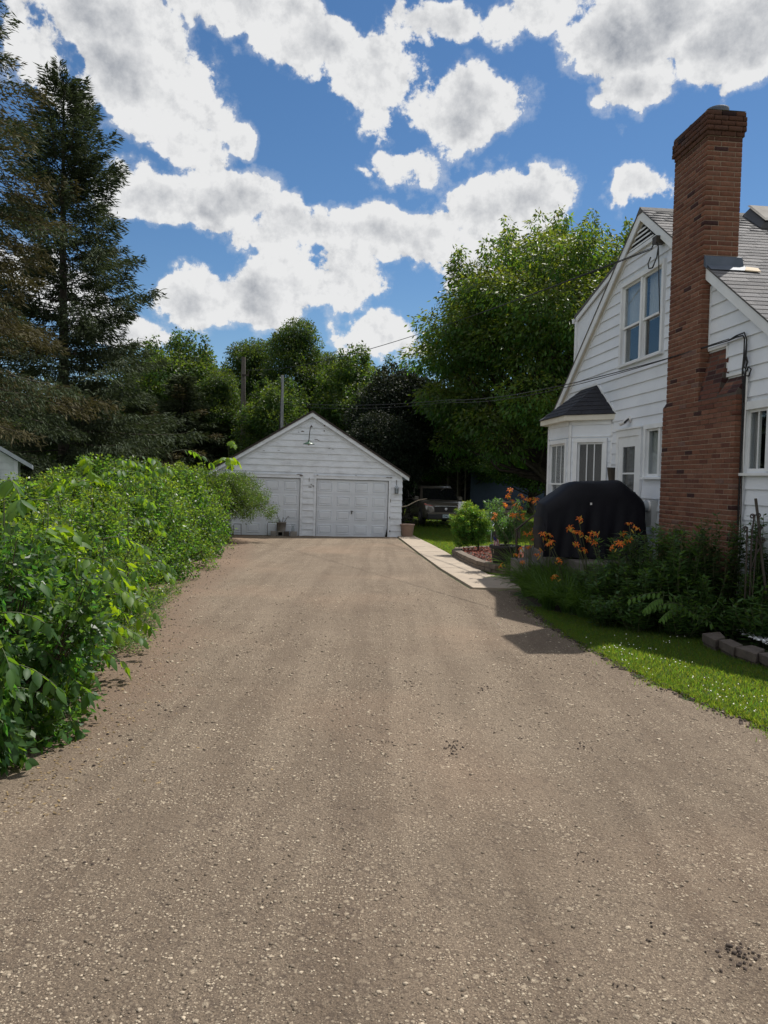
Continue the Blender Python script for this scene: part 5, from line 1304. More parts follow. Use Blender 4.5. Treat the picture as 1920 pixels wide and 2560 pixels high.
# ================================================================== GARDEN AND SMALL THINGS
def raised_bed():
    root = empty('raised_bed', (2.2, 18, gz(18)), 0, label='curved raised bed edged with two courses of tan blocks beside the walk', cat='garden bed')
    path = [(2.95, 15.05), (2.35, 15.35), (2.12, 16.3), (1.98, 17.8), (1.90, 19.2), (2.05, 20.1), (2.55, 20.7), (3.3, 21.0), (4.0, 21.1)]
    path = [np.array(p, float) for p in path]; seg = []; 
    S = [0]; 
    for a, b in zip(path[:-1], path[1:]): S.append(S[-1]+np.linalg.norm(b-a))
    def P(s):
        s = max(0, min(S[-1]-1e-6, s)); i = max(j for j in range(len(S)-1) if S[j] <= s); f = (s-S[i])/(S[i+1]-S[i]); d = path[i+1]-path[i]; return path[i]+d*f, d/np.linalg.norm(d)
    r = random.Random(5)
    for course in range(2):
        s = .16*course
        while s < S[-1]-.1:
            L_ = .36*r.uniform(.9, 1.05); p, d = P(s+L_/2); n = np.array([d[1], -d[0]]); th = .20
            m = MB(); z0 = gz(p[1])+.02+course*.098-root.location[2]; j = [r.uniform(-.012, .012) for _ in range(8)]; q = .0
            cs_ = []
            for k_, (u_, v_) in enumerate(((-.5, -.5), (.5, -.5), (.5, .5), (-.5, .5))):
                pp = p+d*u_*(L_-.012)+n*(v_*th+course*.012+j[k_]); cs_.append((pp[0]-2.2, pp[1]-18))
            m.hexa([(x, y, z0) for x, y in cs_]+[(x, y, z0+.092) for x, y in cs_]); m.build('block', MAT['block_tan'], root, bevel=.01); s += L_
    poly = [(2.95, 15.12), (2.42, 15.45), (2.22, 16.4), (2.09, 17.8), (2.0, 19.2), (2.12, 20.0), (2.6, 20.6), (3.3, 20.9), (4.1, 21), (4.3, 15.2)]
    m = MB(); n = len(poly); m.add([(x-2.2, y-18, gz(y)+.175-root.location[2]) for x, y in poly], [tuple(range(n))]); m.build('bed_soil', MAT['soil'], root)
    rr = np.random.default_rng(12); N = 2600; X = rr.uniform(2.0, 3.6, N); Y = rr.uniform(15.3, 20.8, N); lo = np.interp(Y, [15.2, 16.4, 17.8, 19.2, 20.0, 20.8], [2.6, 2.28, 2.15, 2.06, 2.18, 2.8]); ok = X > lo; X, Y = X[ok], Y[ok]; N = len(X)
    C = np.stack([X-2.2, Y-18, gza(Y)+.18+rr.uniform(0, .03, N)-root.location[2]], -1); T = rdir(N, rr); T[:, 2] *= .4; Nn = rdir(N, rr); Nn[:, 2] += 1
    V, Fc = leafcloud(C, T, Nn, rr.uniform(.04, .10, N), rr.uniform(.015, .04, N)); b = rr.uniform(.6, 1.4, N)
    tag(link('mulch', npmesh('mulch', V, Fc, MAT['mulch'], col=np.repeat(np.stack([b*.20, b*.055, b*.035], -1), 4, axis=0)), root), kind='stuff')
raised_bed()

def topiary():
    x, Y = 2.52, 19.6; b = gz(Y)+.16; root = empty('small_topiary_tree', (x, Y, b), 0, label='small bright green lollipop tree with one side lobe in the raised bed', cat='tree')
    r = np.random.default_rng(14); 
    def loc(px, py): q = at(px, py, Y); return np.array([q[0]-x, 0, q[2]-b])
    cen, rad = [], []
    for (px, py, R, k_) in [(1170, 1285, .26, 8), (1160, 1310, .30, 8), (1185, 1320, .28, 8), (1205, 1300, .22, 6), (1212, 1318, .2, 5), (1150, 1350, .16, 4), (1172, 1350, .17, 3), (1195, 1345, .2, 4), (1148, 1325, .18, 4)]:
        c = loc(px, py)
        cen.append(c); rad.append(R*1.0)
        for _ in range(k_*4): cen.append(c+rdir(1, r)[0]*R*r.uniform(.8, 1.1)); rad.append(R*r.uniform(.12, .26))
    for _ in range(26):
        c = loc(1172, 1300)+rdir(1, r)[0]*np.array([.48, .45, .42]); cen.append(c); rad.append(.05)
    tot = sum(q**2 for q in rad); V, Fc, Cc = clump_leaves(cen, rad, [int(30000*q**2/tot) for q in rad], .050, .015, r, 0, .1, hue=(.8, 1.6), tipy=1.2, upn=.3)
    link('crown', npmesh('topiary_crown', V, Fc, MAT['leafA'], col=Cc), root)
    mb = MB(); mb.tube([(0, 0, -.05), (.01, 0, .2), (-.01, 0, .45), (.02, 0, .8)], [.028, .024, .02, .01], 7); 
    for c in cen[::5]: mb.tube([(0, 0, .45), (c[0]*.5, c[1]*.5, (c[2]+.45)/2), tuple(c)], [.01, .007, .003], 4, cap=False)
    mb.build('trunk', MAT['bark'], root)
topiary()

def big_pot():
    x, Y = at(1262, 1400, 15.7)[0], 15.7; b = gz(Y)+.20; root = empty('charcoal_planter', (x, Y, b-.03), 0, label='large charcoal round planter with banded side at the bed corner', cat='planter'); root.scale = (1.05, 1.05, 1.15)
    m = MB(); m.lathe([(.215, 0), (.235, .02), (.262, .14), (.275, .235), (.282, .24), (.286, .30), (.30, .305), (.318, .31), (.322, .345), (.315, .37), (.29, .372), (.28, .33)], 32); m.build('body', MAT['pot'], root)
    m = MB(); m.lathe([(0.0, .325), (.283, .33)], 20, close=False); m.build('potting_soil', MAT['soil'], root)
    m = MB(); r = random.Random(3)
    for k_ in range(8): a = r.uniform(-1.2, 1.0); m.lathe([(.0, .0), (.03, .01), (.035, .03), (.0, .045)], 7, (.2*math.cos(a), -.14+.05*r.random(), .33), close=False)
    m.build('pebble', MAT['rubble'], root)
    rr = np.random.default_rng(15); cen, rad = [], []; st = MB()
    p2 = empty('potted_shrub', (x, Y, b+.33), 0, label='loose grey-green leafy shrub growing in the charcoal planter', cat='plant')
    for k_ in range(34):
        a = rr.uniform(0, 2*PI); l_ = rr.uniform(.1, .36); h = rr.uniform(.35, 1.0); pts = [np.array([l_*t*math.cos(a)*(.3+t), l_*t*math.sin(a)*(.3+t), h*t]) for t in np.linspace(0, 1, 6)]
        st.tube(pts, np.linspace(.007, .003, 6), 4, cap=False)
        for q in pts[2:]: cen.append(q); rad.append(rr.uniform(.05, .10))
    V, Fc, Cc = clump_leaves(cen, rad, [44]*len(cen), .048, .022, rr, .2, .2, hue=(.7, 1.3), tipy=0)
    link('foliage', npmesh('pot_leaves', V, Fc, MAT['garden'], col=Cc*np.array([1.2, 1.2, 1.3])), p2); st.build('stems', MAT['stem'], p2)
    # small flag stuck in the pot
    fl = empty('garden_flag', (x-.27, Y-.17, b+.33), .1, label='tiny striped american flag tilted at the left rim of the planter', cat='flag')
    m = MB(); m.tube([(0, 0, -.1), (.0, 0, .28)], .004, 5); m.build('stick', MAT['ply'], fl); 
    def fq(u_, v_): return (-.02+u_*.13+v_*.03, -.01+.012*math.sin(u_*6+v_*2), .27-u_*.09-v_*.20)
    red, wh = M('flag_red', (.32, .02, .025), .8), M('flag_white', (.6, .6, .58), .8); bl = M('flag_blue', (.02, .03, .12), .8)
    for nm, mt, idx in (('red_stripes', red, range(0, 7, 2)), ('white_stripes', wh, range(1, 7, 2))):
        m = MB()
        for i in idx:
            for k_ in range(5):
                m.hexa([fq(i/7, k_/5), fq((i+1)/7, k_/5), np.array(fq((i+1)/7, k_/5))+(0, .002, 0), np.array(fq(i/7, k_/5))+(0, .002, 0), fq(i/7, (k_+1)/5), fq((i+1)/7, (k_+1)/5), np.array(fq((i+1)/7, (k_+1)/5))+(0, .002, 0), np.array(fq(i/7, (k_+1)/5))+(0, .002, 0)])
        m.build(nm, mt, fl)
    m = MB(); a_ = [np.array(fq(u_, v_))+(0, -.004, 0) for u_, v_ in ((0, 0), (.55, 0), (.55, .38), (0, .38))]; m.hexa([a_[0], a_[1], a_[1]+(0, .003, 0), a_[0]+(0, .003, 0), a_[3], a_[2], a_[2]+(0, .003, 0), a_[3]+(0, .003, 0)]); m.build('canton', bl, fl)
big_pot()

def stoop():
    root = empty('concrete_stoop', HO, TH, label='grey concrete stoop with steps below the storm door, under the covered grill', cat='steps')
    m = MB(); m.box(-1.50, -.62, .6, 3.7, -.15, .66); m.box(-.62, -.05, .6, 3.25, -.15, .66); m.build('platform', MAT['stoop'], root, bevel=.012)
    for i, (d, z) in enumerate(((.30, .44),)):
        m = MB(); m.box(-1.51-d, -1.51-d+(.30 if i == 0 else .32), 2.3, 3.5 if i == 0 else 3.0, -.2, z); m.build('step', MAT['stoop'], root, bevel=.01)
    rl = empty('handrail', (0, 0, 0), 0, label='black iron handrail sloping down the steps toward the planter', cat='railing')
    Y = 13.6; a = at(1293, 1322, Y); b = at(1342, 1283, Y-.3); c = at(1293, 1412, Y); m = MB(); g0 = np.array([a[0], a[1], gz(Y)])
    m.tube([a+(-.03, 0, -.02), a, b, b+(.5, -.1, .02)], .017, 8); m.build('rail', MAT['iron'], rl)
    m = MB(); m.tube([g0, a], .017, 8); m.build('post', MAT['iron'], rl); m = MB(); e = b+np.array([.45, -.1, 0]); m.tube([(e[0], e[1], .3), e], .017, 8); m.build('post', MAT['iron'], rl)
stoop()

def grill():
    Y = 11.9; zt = .49
    root = empty('covered_grill', (0, 0, 0), 0, label='barbecue grill under a black fabric cover on the stoop', cat='grill')
    # outline of the draped cover in the frontal plane, lofted in depth
    pts = [(1342, 1372), (1337, 1330), (1341, 1290), (1348, 1256), (1362, 1246), (1390, 1228), (1412, 1210), (1430, 1204), (1460, 1203.5), (1500, 1203), (1535, 1201), (1548, 1203), (1562, 1213), (1585, 1230), (1602, 1246), (1607, 1262), (1606, 1290), (1609, 1320), (1612, 1345), (1610, 1374)]
    prof = [at(px, py, Y) for px, py in pts]; cx = (prof[0][0]+prof[-1][0])/2
    rings = []; r = np.random.default_rng(2)
    deps = [(-.36, .93, .80), (-.345, .965, .90), (-.30, .985, .965), (-.18, 1.0, 1.0), (0, 1.0, 1.0), (.18, 1.0, 1.0), (.30, .985, .96), (.36, .95, .86)]
    V = []; n = 0
    # resample the profile finely
    P = np.array([(p[0]-cx, p[2]) for p in prof]); s = np.concatenate([[0], np.cumsum(np.linalg.norm(np.diff(P, axis=0), axis=1))]); t = np.linspace(0, s[-1], 110); PX, PZ = np.interp(t, s, P[:, 0]), np.interp(t, s, P[:, 1])
    for (dy, sx, sz) in deps:
        z = zt+(PZ-zt)*sz
        hfac = np.clip((z-zt)/.9, 0, 1); fold = .012*np.sin(t*26+dy*3)*(1-hfac)+.006*np.sin(t*61+dy)*(1-hfac)
        V.append(np.stack([PX*sx*(1+fold), np.full_like(PX, dy)+fold*.5, z+.008*np.sin(PX*9+dy*8)*hfac], -1))
    # the front is filled with a grid so that its folds show
    top = V[0]; nz = 26; front = []
    for k_ in range(nz+1):
        f = k_/nz; row = top.copy(); row[:, 2] = zt+(top[:, 2]-zt)*(1-f); 
        row[:, 1] = top[:, 1]-.03*f-.026*np.sin(row[:, 0]*13+1.2*np.sin(row[:, 0]*5))*f-.012*np.sin(row[:, 0]*31+f*3)*f
        row[:, 0] = top[:, 0]*(1+.02*f); front.append(row)
    A = np.stack(front[::-1]+V[1:]); a, b = A.shape[:2]; A = A*np.array([.965, 1, 1])+np.array([cx-.02, Y, 0]); idx = np.arange(a*b).reshape(a, b)
    Fc = np.stack([idx[:-1, :-1], idx[:-1, 1:], idx[1:, 1:], idx[1:, :-1]], -1).reshape(-1, 4)
    link('cover', npmesh('cover', A, Fc, MAT['grillcover'], smooth=True), root)
    m = MB()
    for dx in (-.62, .62):
        for dy in (-.24, .24): m2 = MB(); m2.lathe([(.045, -.022), (.045, .022)], 12, (0, 0, 0)); m2.v = [(cx+dx+z_, Y+dy+x_, zt+.05+y_) for x_, y_, z_ in m2.v]; m2.build('caster', MAT['carblack'], root)
    m = MB(); m.box(cx-.66, cx+.66, Y-.27, Y+.27, zt+.09, zt+.14); m.build('frame', MAT['iron'], root)
    m = MB(); c = at(1478, 1259, Y-.43); m.box(c[0]-.012, c[0]+.012, Y-.44, Y-.41, c[2]-.02, c[2]+.012); m.build('label_tag', MAT['cover_white'], root)
    # stone slabs visible under the cover
grill()

def wall_things():
    # meter on the wall left of the chimney
    b = hl(-.02, 1.53, 1.50); root = empty('electric_meter', b, TH, label='round grey electric meter on the siding left of the chimney', cat='meter')
    m = MB(); m.box(-.09, 0, -.12, .12, -.34, .10); m.build('box', MAT['meter'], root)
    m = MB(); m.lathe([(.085, 0), (.085, .08), (.07, .10), (.0, .105)], 18, close=False); m.v = [(-.09-z, y, x) for x, y, z in m.v]; m.build('dial_glass', MAT['metalp'], root)
    m = MB(); m.lathe([(.095, 0), (.095, .025), (.085, .028)], 18, close=False); m.v = [(-.09-z, y, x) for x, y, z in m.v]; m.build('dial_ring', MAT['cover_white'], root)
    c = hl(-.02, 2.53, 2.98); root = empty('security_camera', c, TH, label='small white security camera above the storm door', cat='camera')
    m = MB(); m.lathe([(.055, 0), (.05, .03), (.02, .05)], 14); m.v = [(-z, y, x) for x, y, z in m.v]; m.build('mount', MAT['cover_white'], root)
    m = MB(); m.tube([(-.04, 0, .0), (-.10, .02, -.06), (-.12, .12, -.08)], .036, 10); m.build('barrel', MAT['cover_white'], root)
    m = MB(); m.tube([(-.04, -.02, 0), (-.12, -.06, -.06), (-.13, -.07, -.075)], [.016, .018, .014], 10); m.build('lens', MAT['carblack'], root)
    c = hl(-.02, 3.13, 1.98); root = empty('wall_mailbox', c, TH, label='small bronze box on the siding between bay window and storm door', cat='box')
    m = MB(); m.hexa([(-.07, -.06, -.15), (0, -.06, -.15), (0, .06, -.15), (-.07, .06, -.15), (-.11, -.075, .15), (0, -.075, .15), (0, .075, .15), (-.11, .075, .15)]); m.build('box', MAT['ironb'], root); m = MB(); m.box(-.115, 0, -.08, .08, .15, .165); m.build('lid', MAT['ironb'], root)
    c = hl(-.02, -.98, .4); root = empty('cable_conduit', c, TH, label='thin white conduit with cables down the right edge of the chimney', cat='conduit')
    m = MB(); m.tube([(-.03, .02, 0), (-.03, .02, 2.2), (-.035, .0, 2.9)], .012, 6); m.build('conduit', MAT['cover_white'], root)
    m = MB(); m.tube([(-.045, -.01, .0), (-.05, -.005, 1.2), (-.04, .03, 1.9), (-.05, .02, 2.9), (-.06, .0, 3.25)], .007, 5); m.build('cable', MAT['wire'], root)
wall_things()

def wires():
    def cat(a, b, sag, n=30): return [a+(b-a)*t+np.array([0, 0, -sag*4*t*(1-t)]) for t in np.linspace(0, 1, n)]
    pole = at(615, 925, 45); pole2 = at(706, 945, 40)
    h1 = hl(-.12, 1.72, 5.64); h2 = hl(-.10, -.60, 3.76); top1 = at(609, 893, 45)
    m = MB(); m.tube(cat(h1, pole, .55), .009, 5, cap=False); m.tube(cat(h1+(0, 0, .02), pole+(0, 0, .02), .58), .006, 4, cap=False); tag(m.build('upper_service_cable', MAT['wire']), 'upper black service cable from the house gable to the left utility pole', 'cable')
    m = MB(); m.tube(cat(h2, at(1120, 1000, 26), .22)+cat(at(1120, 1000, 26), at(706, 1003, 40), .2)[1:], .009, 5, cap=False); tag(m.build('lower_service_cable', MAT['wire']), 'lower black cable crossing in front of the brick chimney', 'cable')
    m = MB(); m.tube(cat(h2+(0, 0, .02), at(1120, 1005, 26), .27)+cat(at(1120, 1005, 26), at(706, 1010, 40), .24)[1:], .007, 5, cap=False); tag(m.build('thin_service_cable', MAT['wire']), 'thinner cable running just under the lower black cable', 'cable')
    # loops where the cables reach the house
    root = empty('gable_cable_loop', h1, TH, label='black cable loop and bracket at the gable beside the chimney', cat='cable')
    m = MB(); m.tube([(0, 0, 0), (-.02, -.1, .05), (-.03, -.22, .05), (-.03, -.30, -.05), (-.03, -.26, -.2), (-.03, -.12, -.33), (-.02, .03, -.3), (-.01, .09, -.2), (0, .02, -.12)], .011, 6, cap=False)
    m.tube([(-.03, -.30, -.05), (-.03, -.33, -.3), (-.03, -.36, -.6), (.0, -.36, -1.1)], .009, 5, cap=False); m.build('loop', MAT['wire'], root)
    m = MB(); m.box(-.05, .1, -.26, -.12, .03, .14); m.build('bracket', MAT['ironb'], root)
    root = empty('wall_cable_loop', h2, TH, label='curly black cable loops on the siding right of the chimney', cat='cable')
    m = MB(); f = lambda y, z: (.04, y, z)
    m.tube([(0, 0, 0), (.03, -.12, .02), f(-.25, .02), f(-.29, -.03), f(-.29, -.25), f(-.27, -.42), f(-.33, -.50), f(-.42, -.52), f(-.46, -.44), f(-.40, -.40), f(-.34, -.50), f(-.30, -.62), f(-.29, -.9), f(-.29, -2.6)], .010, 6, cap=False)
    m.tube([(0, 0, 0), (.03, -.12, .04), f(-.28, .05), f(-.34, -.05), f(-.32, -.28), f(-.30, -.38), f(-.34, -.42), f(-.38, -.34), f(-.35, -.27), f(-.31, -.30), f(-.27, -.45), f(-.31, -.75), f(-.31, -2.4)], .010, 6, cap=False); m.build('loop', MAT['wire'], root)
    # poles
    for (px, ty, Y, r_, mt, lab) in ((609, 893, 45, .14, 'pole', 'weathered wooden utility pole left of the garage peak'), (706, 938, 40, .085, 'polem', 'slim grey mast close left of the garage peak')):
        t = at(px, ty, Y); root = empty('utility_pole', (t[0], Y, gz(Y)), 0, label=lab, cat='pole'); h = t[2]-gz(Y)
        m = MB(); m.tube([(0, 0, -.3), (0, 0, h*.5), (0, 0, h)], [r_*1.15, r_*1.05, r_*.9], 12); m.build('shaft', MAT[mt], root)
        if mt == 'pole':
            m = MB(); m.box(-.04, .35, -.2, -.14, h-1.15, h-1.05); m.tube([(.3, -.17, h-1.1), (.33, -.17, h-.85)], .03, 6); m.build('bracket', MAT['iron'], root)
            m = MB(); m.tube([(.1, -.15, h-1.3), (.14, -.17, h-3), (.12, -.17, 1)], .02, 5); m.build('riser', MAT['iron'], root)
        else:
            m = MB(); m.tube([(-.05, -.08, h-.4), (-.12, -.1, h-3), (-.5, -.1, h-4.3), (-.9, 0, h-4.6)], .012, 4, cap=False); m.tube([(-.05, -.08, h-.4), (-.10, -.1, h-3.2), (-.35, -.1, h-4.5), (-.8, 0, h-5)], .012, 4, cap=False); m.tube([(.05, 0, h-2.2), (1.3, -.5, h-4.6)], .012, 4, cap=False); m.build('guy_cable', MAT['wire'], root)
wires()

def garage_props():
    g = lambda x, y, z=0: gl(x, y, z)
    r = random.Random(8)
    def block(x, y, w_, h_, d_, rz, label, mat='concrete_grey', hole=False):
        root = empty('cinder_block', g(x, y, -.01), math.radians(8)+rz, label=label, cat='block')
        m = MB()
        if hole:
            t = .035; m.box(-w_/2, w_/2, -d_/2, d_/2, 0, t); m.box(-w_/2, w_/2, -d_/2, d_/2, h_-t, h_); m.box(-w_/2, -w_/2+t, -d_/2, d_/2, t, h_-t); m.box(w_/2-t, w_/2, -d_/2, d_/2, t, h_-t)
            m2 = MB(); m2.box(-w_/2+t, w_/2-t, d_/2-.03, d_/2-.01, t, h_-t); m2.build('hollow', MAT['dark'], root)
        else: m.box(-w_/2, w_/2, -d_/2, d_/2, 0, h_)
        m.build('body', MAT[mat], root, bevel=.008)
    block(-1.30, -.22, .20, .20, .25, .05, 'plain grey block at the left under the bucket')
    block(-1.06, -.22, .22, .20, .25, 0, 'hollow cinder block under the middle of the bucket', hole=True)
    block(-.84, -.22, .20, .19, .25, -.04, 'brownish block right of the hollow one', 'block_brown')
    block(-.58, -.22, .24, .20, .22, .03, 'grey block under the glass jar beside the left garage door')
    b = g(-1.02, -.22, .195); root = empty('garden_bucket', b, 0, label='grey bucket of sticks standing on blocks before the left garage door', cat='bucket')
    m = MB(); m.lathe([(.145, 0), (.175, .30), (.185, .30), (.185, .325), (.165, .325), (.16, .28)], 18); m.build('body', MAT['concrete_grey'], root)
    m = MB()
    for (x0, z1, x1, c) in ((-.05, .60, -.17, 0), (.0, .42, -.08, 0), (.03, .5, .06, 0), (.06, .52, .22, 1), (-.02, .38, -.10, 0)):
        P = [(x0, 0, .25), ((x0+x1)/2, 0, .25+(z1-.25)*.5), (x1, .0, z1)]
        if c: P += [(x1+.04, 0, z1+.02), (x1+.05, 0, z1-.04)]
        m.tube(P, .010, 6)
    m.build('sticks', MAT['iron'], root)
    b = g(-.60, -.22, .19); root = empty('glass_jar', b, 0, label='clear glass jar on a grey block beside the left garage door', cat='jar')
    m = MB(); m.lathe([(.06, 0), (.07, .02), (.07, .10), (.045, .17), (.085, .26), (.09, .27)], 16, close=False); m.build('body', MAT['glass'], root)
    for (x0, x1, h, lab) in ((-2.72, -2.45, .42, 'bent black wire hoop at the far left of the garage door'), (-1.52, -1.18, .50, 'black wire hoop beside the bucket')):
        root = MB(); q = [g(x0, -.3, 0), g(x0, -.3, h*.94), g(x0+.03, -.3, h), g(x1-.02, -.3, h), g(x1, -.3, h*.96), g(x1, -.3, 0)]; root.tube([tuple(p) for p in q], .010, 6); tag(root.build('wire_hoop', MAT['iron']), lab, 'wire hoop')
    Y = 27.6; x = at(1018, 1340, Y)[0]; root = empty('tan_planter', (x, Y, gz(Y)+.04), 0, label='empty tan ribbed planter at the right corner of the garage', cat='planter')
    m = MB(); n = 40; prof = [(.185, 0), (.20, .02), (.255, .40), (.262, .42), (.28, .425), (.282, .47), (.262, .475), (.25, .40), (.20, .1)]; m.lathe(prof, n)
    # vertical flutes
    m.v = [((x_*(1-.022*(i % 2)) if z_ < .41 else x_), (y_*(1-.022*(i % 2)) if z_ < .41 else y_), z_) for i, (x_, y_, z_) in enumerate(m.v)]
    m.build('body', MAT['tanpot'], root)
garage_props()

# ------------------------------------------------------------------ parked car
def car():
    Y = 33.2; x = at(1113, 1300, Y)[0]; sc = 1.04
    root = empty('parked_suv', (x+.02, Y, gz(Y)+.12), math.radians(9), label='taupe suv parked on the grass right of the garage, facing the camera', cat='car'); root.scale = (sc, sc, sc)
    # local: front at y=0 facing -y, length 4.75, half width .93
    st = [(0.0, .70, .38, .62), (.06, .80, .30, .80), (.18, .87, .27, .93), (.45, .91, .26, 1.00), (.9, .925, .26, 1.04), (1.25, .93, .26, 1.07), (2.4, .93, .26, 1.08), (3.6, .93, .26, 1.08), (4.3, .92, .27, 1.08), (4.62, .88, .32, 1.05), (4.75, .80, .42, .95)]
    V = []; k_ = 14
    for (y, hw_, zb, zt) in st:
        ring = [(-hw_*.9, zb), (-hw_, zb+.1), (-hw_*1.0, (zb+zt)/2), (-hw_*.985, zt-.12), (-hw_*.93, zt-.03), (-hw_*.75, zt+.005), (-hw_*.3, zt+.03), (hw_*.3, zt+.03), (hw_*.75, zt+.005), (hw_*.93, zt-.03), (hw_*.985, zt-.12), (hw_, (zb+zt)/2), (hw_, zb+.1), (hw_*.9, zb)]
        V += [(a, y, b) for a, b in ring]
    n = len(st); Fc = [(i*k_+j, i*k_+(j+1) % k_, (i+1)*k_+(j+1) % k_, (i+1)*k_+j) for i in range(n-1) for j in range(k_)]
    m = MB(); m.add(V, Fc, True); m.add(V[:k_], [tuple(range(k_))[::-1]]); m.add(V[-k_:], [tuple(range(k_))]); body = m.build('body', MAT['carpaint'], root)
    # greenhouse
    gh = [(1.02, .84, 1.04, .84, 1.04), (1.72, .89, 1.06, .73, 1.63), (2.05, .90, 1.06, .73, 1.70), (3.6, .90, 1.06, .73, 1.70), (4.25, .89, 1.06, .70, 1.62), (4.58, .83, 1.06, .76, 1.10)]
    V = []; 
    for (y, wb, zb, wt, zt) in gh: V += [(-wb, y, zb), (-wt, y, zt-.05), (-wt*.9, y, zt), (wt*.9, y, zt), (wt, y, zt-.05), (wb, y, zb)]
    k_ = 6; n = len(gh); Fc = [(i*k_+j, i*k_+j+1, (i+1)*k_+j+1, (i+1)*k_+j) for i in range(n-1) for j in range(k_-1)]
    m = MB(); m.add(V, Fc, True); m.add(V[:k_], [tuple(range(k_))]); m.add(V[-k_:], [tuple(range(k_))]); m.build('cabin', MAT['carpaint'], root)
    m = MB(); m.add([(-.79, 1.09, 1.09), (.79, 1.09, 1.09), (.70, 1.68, 1.59), (-.70, 1.68, 1.59)], [(0, 1, 2, 3)]); m.v = [(a, b-.02, c+.015) for a, b, c in m.v]; ws = m.build('windshield', MAT['blackglass'], root)
    m = MB(); m.tube([(-.5, 1.06, 1.11), (.1, 1.04, 1.115)], .012, 5); m.build('wiper', MAT['carblack'], ws)
    for s in (-1, 1):
        for (a, b, ta, tb) in ((1.40, 2.55, 1.85, 2.55), (2.63, 3.45, 2.63, 3.45), (3.53, 4.28, 3.53, 4.1)):
            m = MB(); m.add([(s*.905, a, 1.10), (s*.905, b, 1.10), (s*.765, tb, 1.575), (s*.765, ta, 1.575)], [(0, 1, 2, 3)]); m.build('side_window', MAT['blackglass'], root)
        m = MB(); m.box(min(s*.90, s*1.10), max(s*.90, s*1.10), 1.42, 1.54, 1.06, 1.24); m.build('mirror', MAT['carpaint'], root, bevel=.03)
        m = MB(); m.hexa([(s*.86, .10, .70), (s*.52, .02, .70), (s*.52, .10, .70), (s*.86, .2, .70), (s*.88, .17, .88), (s*.54, .05, .84), (s*.54, .12, .84), (s*.88, .28, .88)]); hl_ = m.build('headlight', MAT['lens'], root, bevel=.01)
        m = MB(); m.hexa([(s*.885, .20, .885), (s*.50, .05, .845), (s*.50, .12, .845), (s*.885, .3, .885), (s*.89, .33, .975), (s*.66, .13, .90), (s*.66, .2, .90), (s*.89, .4, .975)]); m.build('turn_lamp', MAT['redlens'], hl_)
        m = MB(); m.lathe([(.045, 0), (.05, .015)], 12); m.v = [(s*.68+a, .02-c, .42+b) for a, b, c in m.v]; m.build('fog_lamp', MAT['lens'], root)
        m = MB(); m.tube([(s*.66, 2.0, 1.73), (s*.66, 3.0, 1.765), (s*.66, 4.1, 1.72)], .02, 6); m.build('roof_rail', MAT['carblack'], root)
        for yw in (.95, 3.75):
            w_ = MB(); w_.lathe([(.20, -.11), (.33, -.115), (.36, -.09), (.365, 0), (.36, .09), (.33, .115), (.20, .11)], 28); w_.v = [(s*.84+c, yw+a, .36+b) for a, b, c in w_.v]; wo_ = w_.build('wheel', MAT['tyre'], root)
            w_ = MB(); w_.lathe([(.215, -.02), (.215, .04), (.19, .045), (.19, .01)], 24); 
            for q in range(6):
                a_ = q*PI/3; cx, cy = math.cos(a_), math.sin(a_); px, py = -cy*.028, cx*.028
                w_.hexa([(px, py, .02), (-px, -py, .02), (-px+cx*.2, -py+cy*.2, .02), (px+cx*.2, py+cy*.2, .02), (px, py, .045), (-px, -py, .045), (-px+cx*.2, -py+cy*.2, .045), (px+cx*.2, py+cy*.2, .045)])
            w_.v = [(s*(.84+.08+c), yw+a, .36+b) for a, b, c in w_.v]; w_.build('rim', MAT['rim'], wo_)
            w_ = MB(); w_.lathe([(.41, -.02), (.41, .03), (.37, .03)], 24, close=False); w_.v = [(s*(.90+c), yw+a, max(.36+b, .30)) for a, b, c in w_.v]; w_.build('wheel_arch', MAT['carblack'], root)
    m = MB(); m.box(-.50, .50, -.012, .1, .60, .84); gr = m.build('grille', MAT['carblack'], root)
    for i in range(18):
        m = MB(); xx = -.47+i*.055; m.box(xx, xx+.014, -.03, -.012, .615, .825); m.build('grille_bar', MAT['iron'], gr)
    m = MB(); m.tube([(-.50, -.01, .85), (0, -.04, .862), (.50, -.01, .85)], .018, 6); m.build('chrome_strip', MAT['chrome'], gr)
    m = MB(); m.lathe([(.0, .02), (.05, .015), (.06, 0)], 16, close=False); m.v = [(a, -.03-c, .74+b) for a, b, c in m.v]; m.build('badge', MAT['cover_white'], gr)
    m = MB(); m.box(-.82, .82, -.07, .2, .27, .52); bp = m.build('bumper', MAT['carblack'], root, bevel=.05)
    m = MB(); m.box(-.84, .84, -.075, .2, .50, .575); m.build('bumper_top', MAT['carpaint'], root, bevel=.03)
    m = MB(); m.box(-.15, .17, -.085, -.07, .36, .50); pl = m.build('number_plate', MAT['plate'], bp)
    m = MB()
    for (a, b, c, d) in ((-.125, -.115, .385, .47), (-.10, -.055, .385, .395), (-.10, -.09, .385, .47), (-.10, -.055, .46, .47), (-.065, -.055, .385, .47), (.06, .07, .385, .47), (.06, .09, .385, .395), (.105, .115, .385, .47), (.105, .145, .46, .47)): m.box(a, b, -.088, -.085, c, d)
    m.box(-.04, .045, -.088, -.085, .41, .45); m.build('plate_marks', MAT['plateink'], pl)
car()

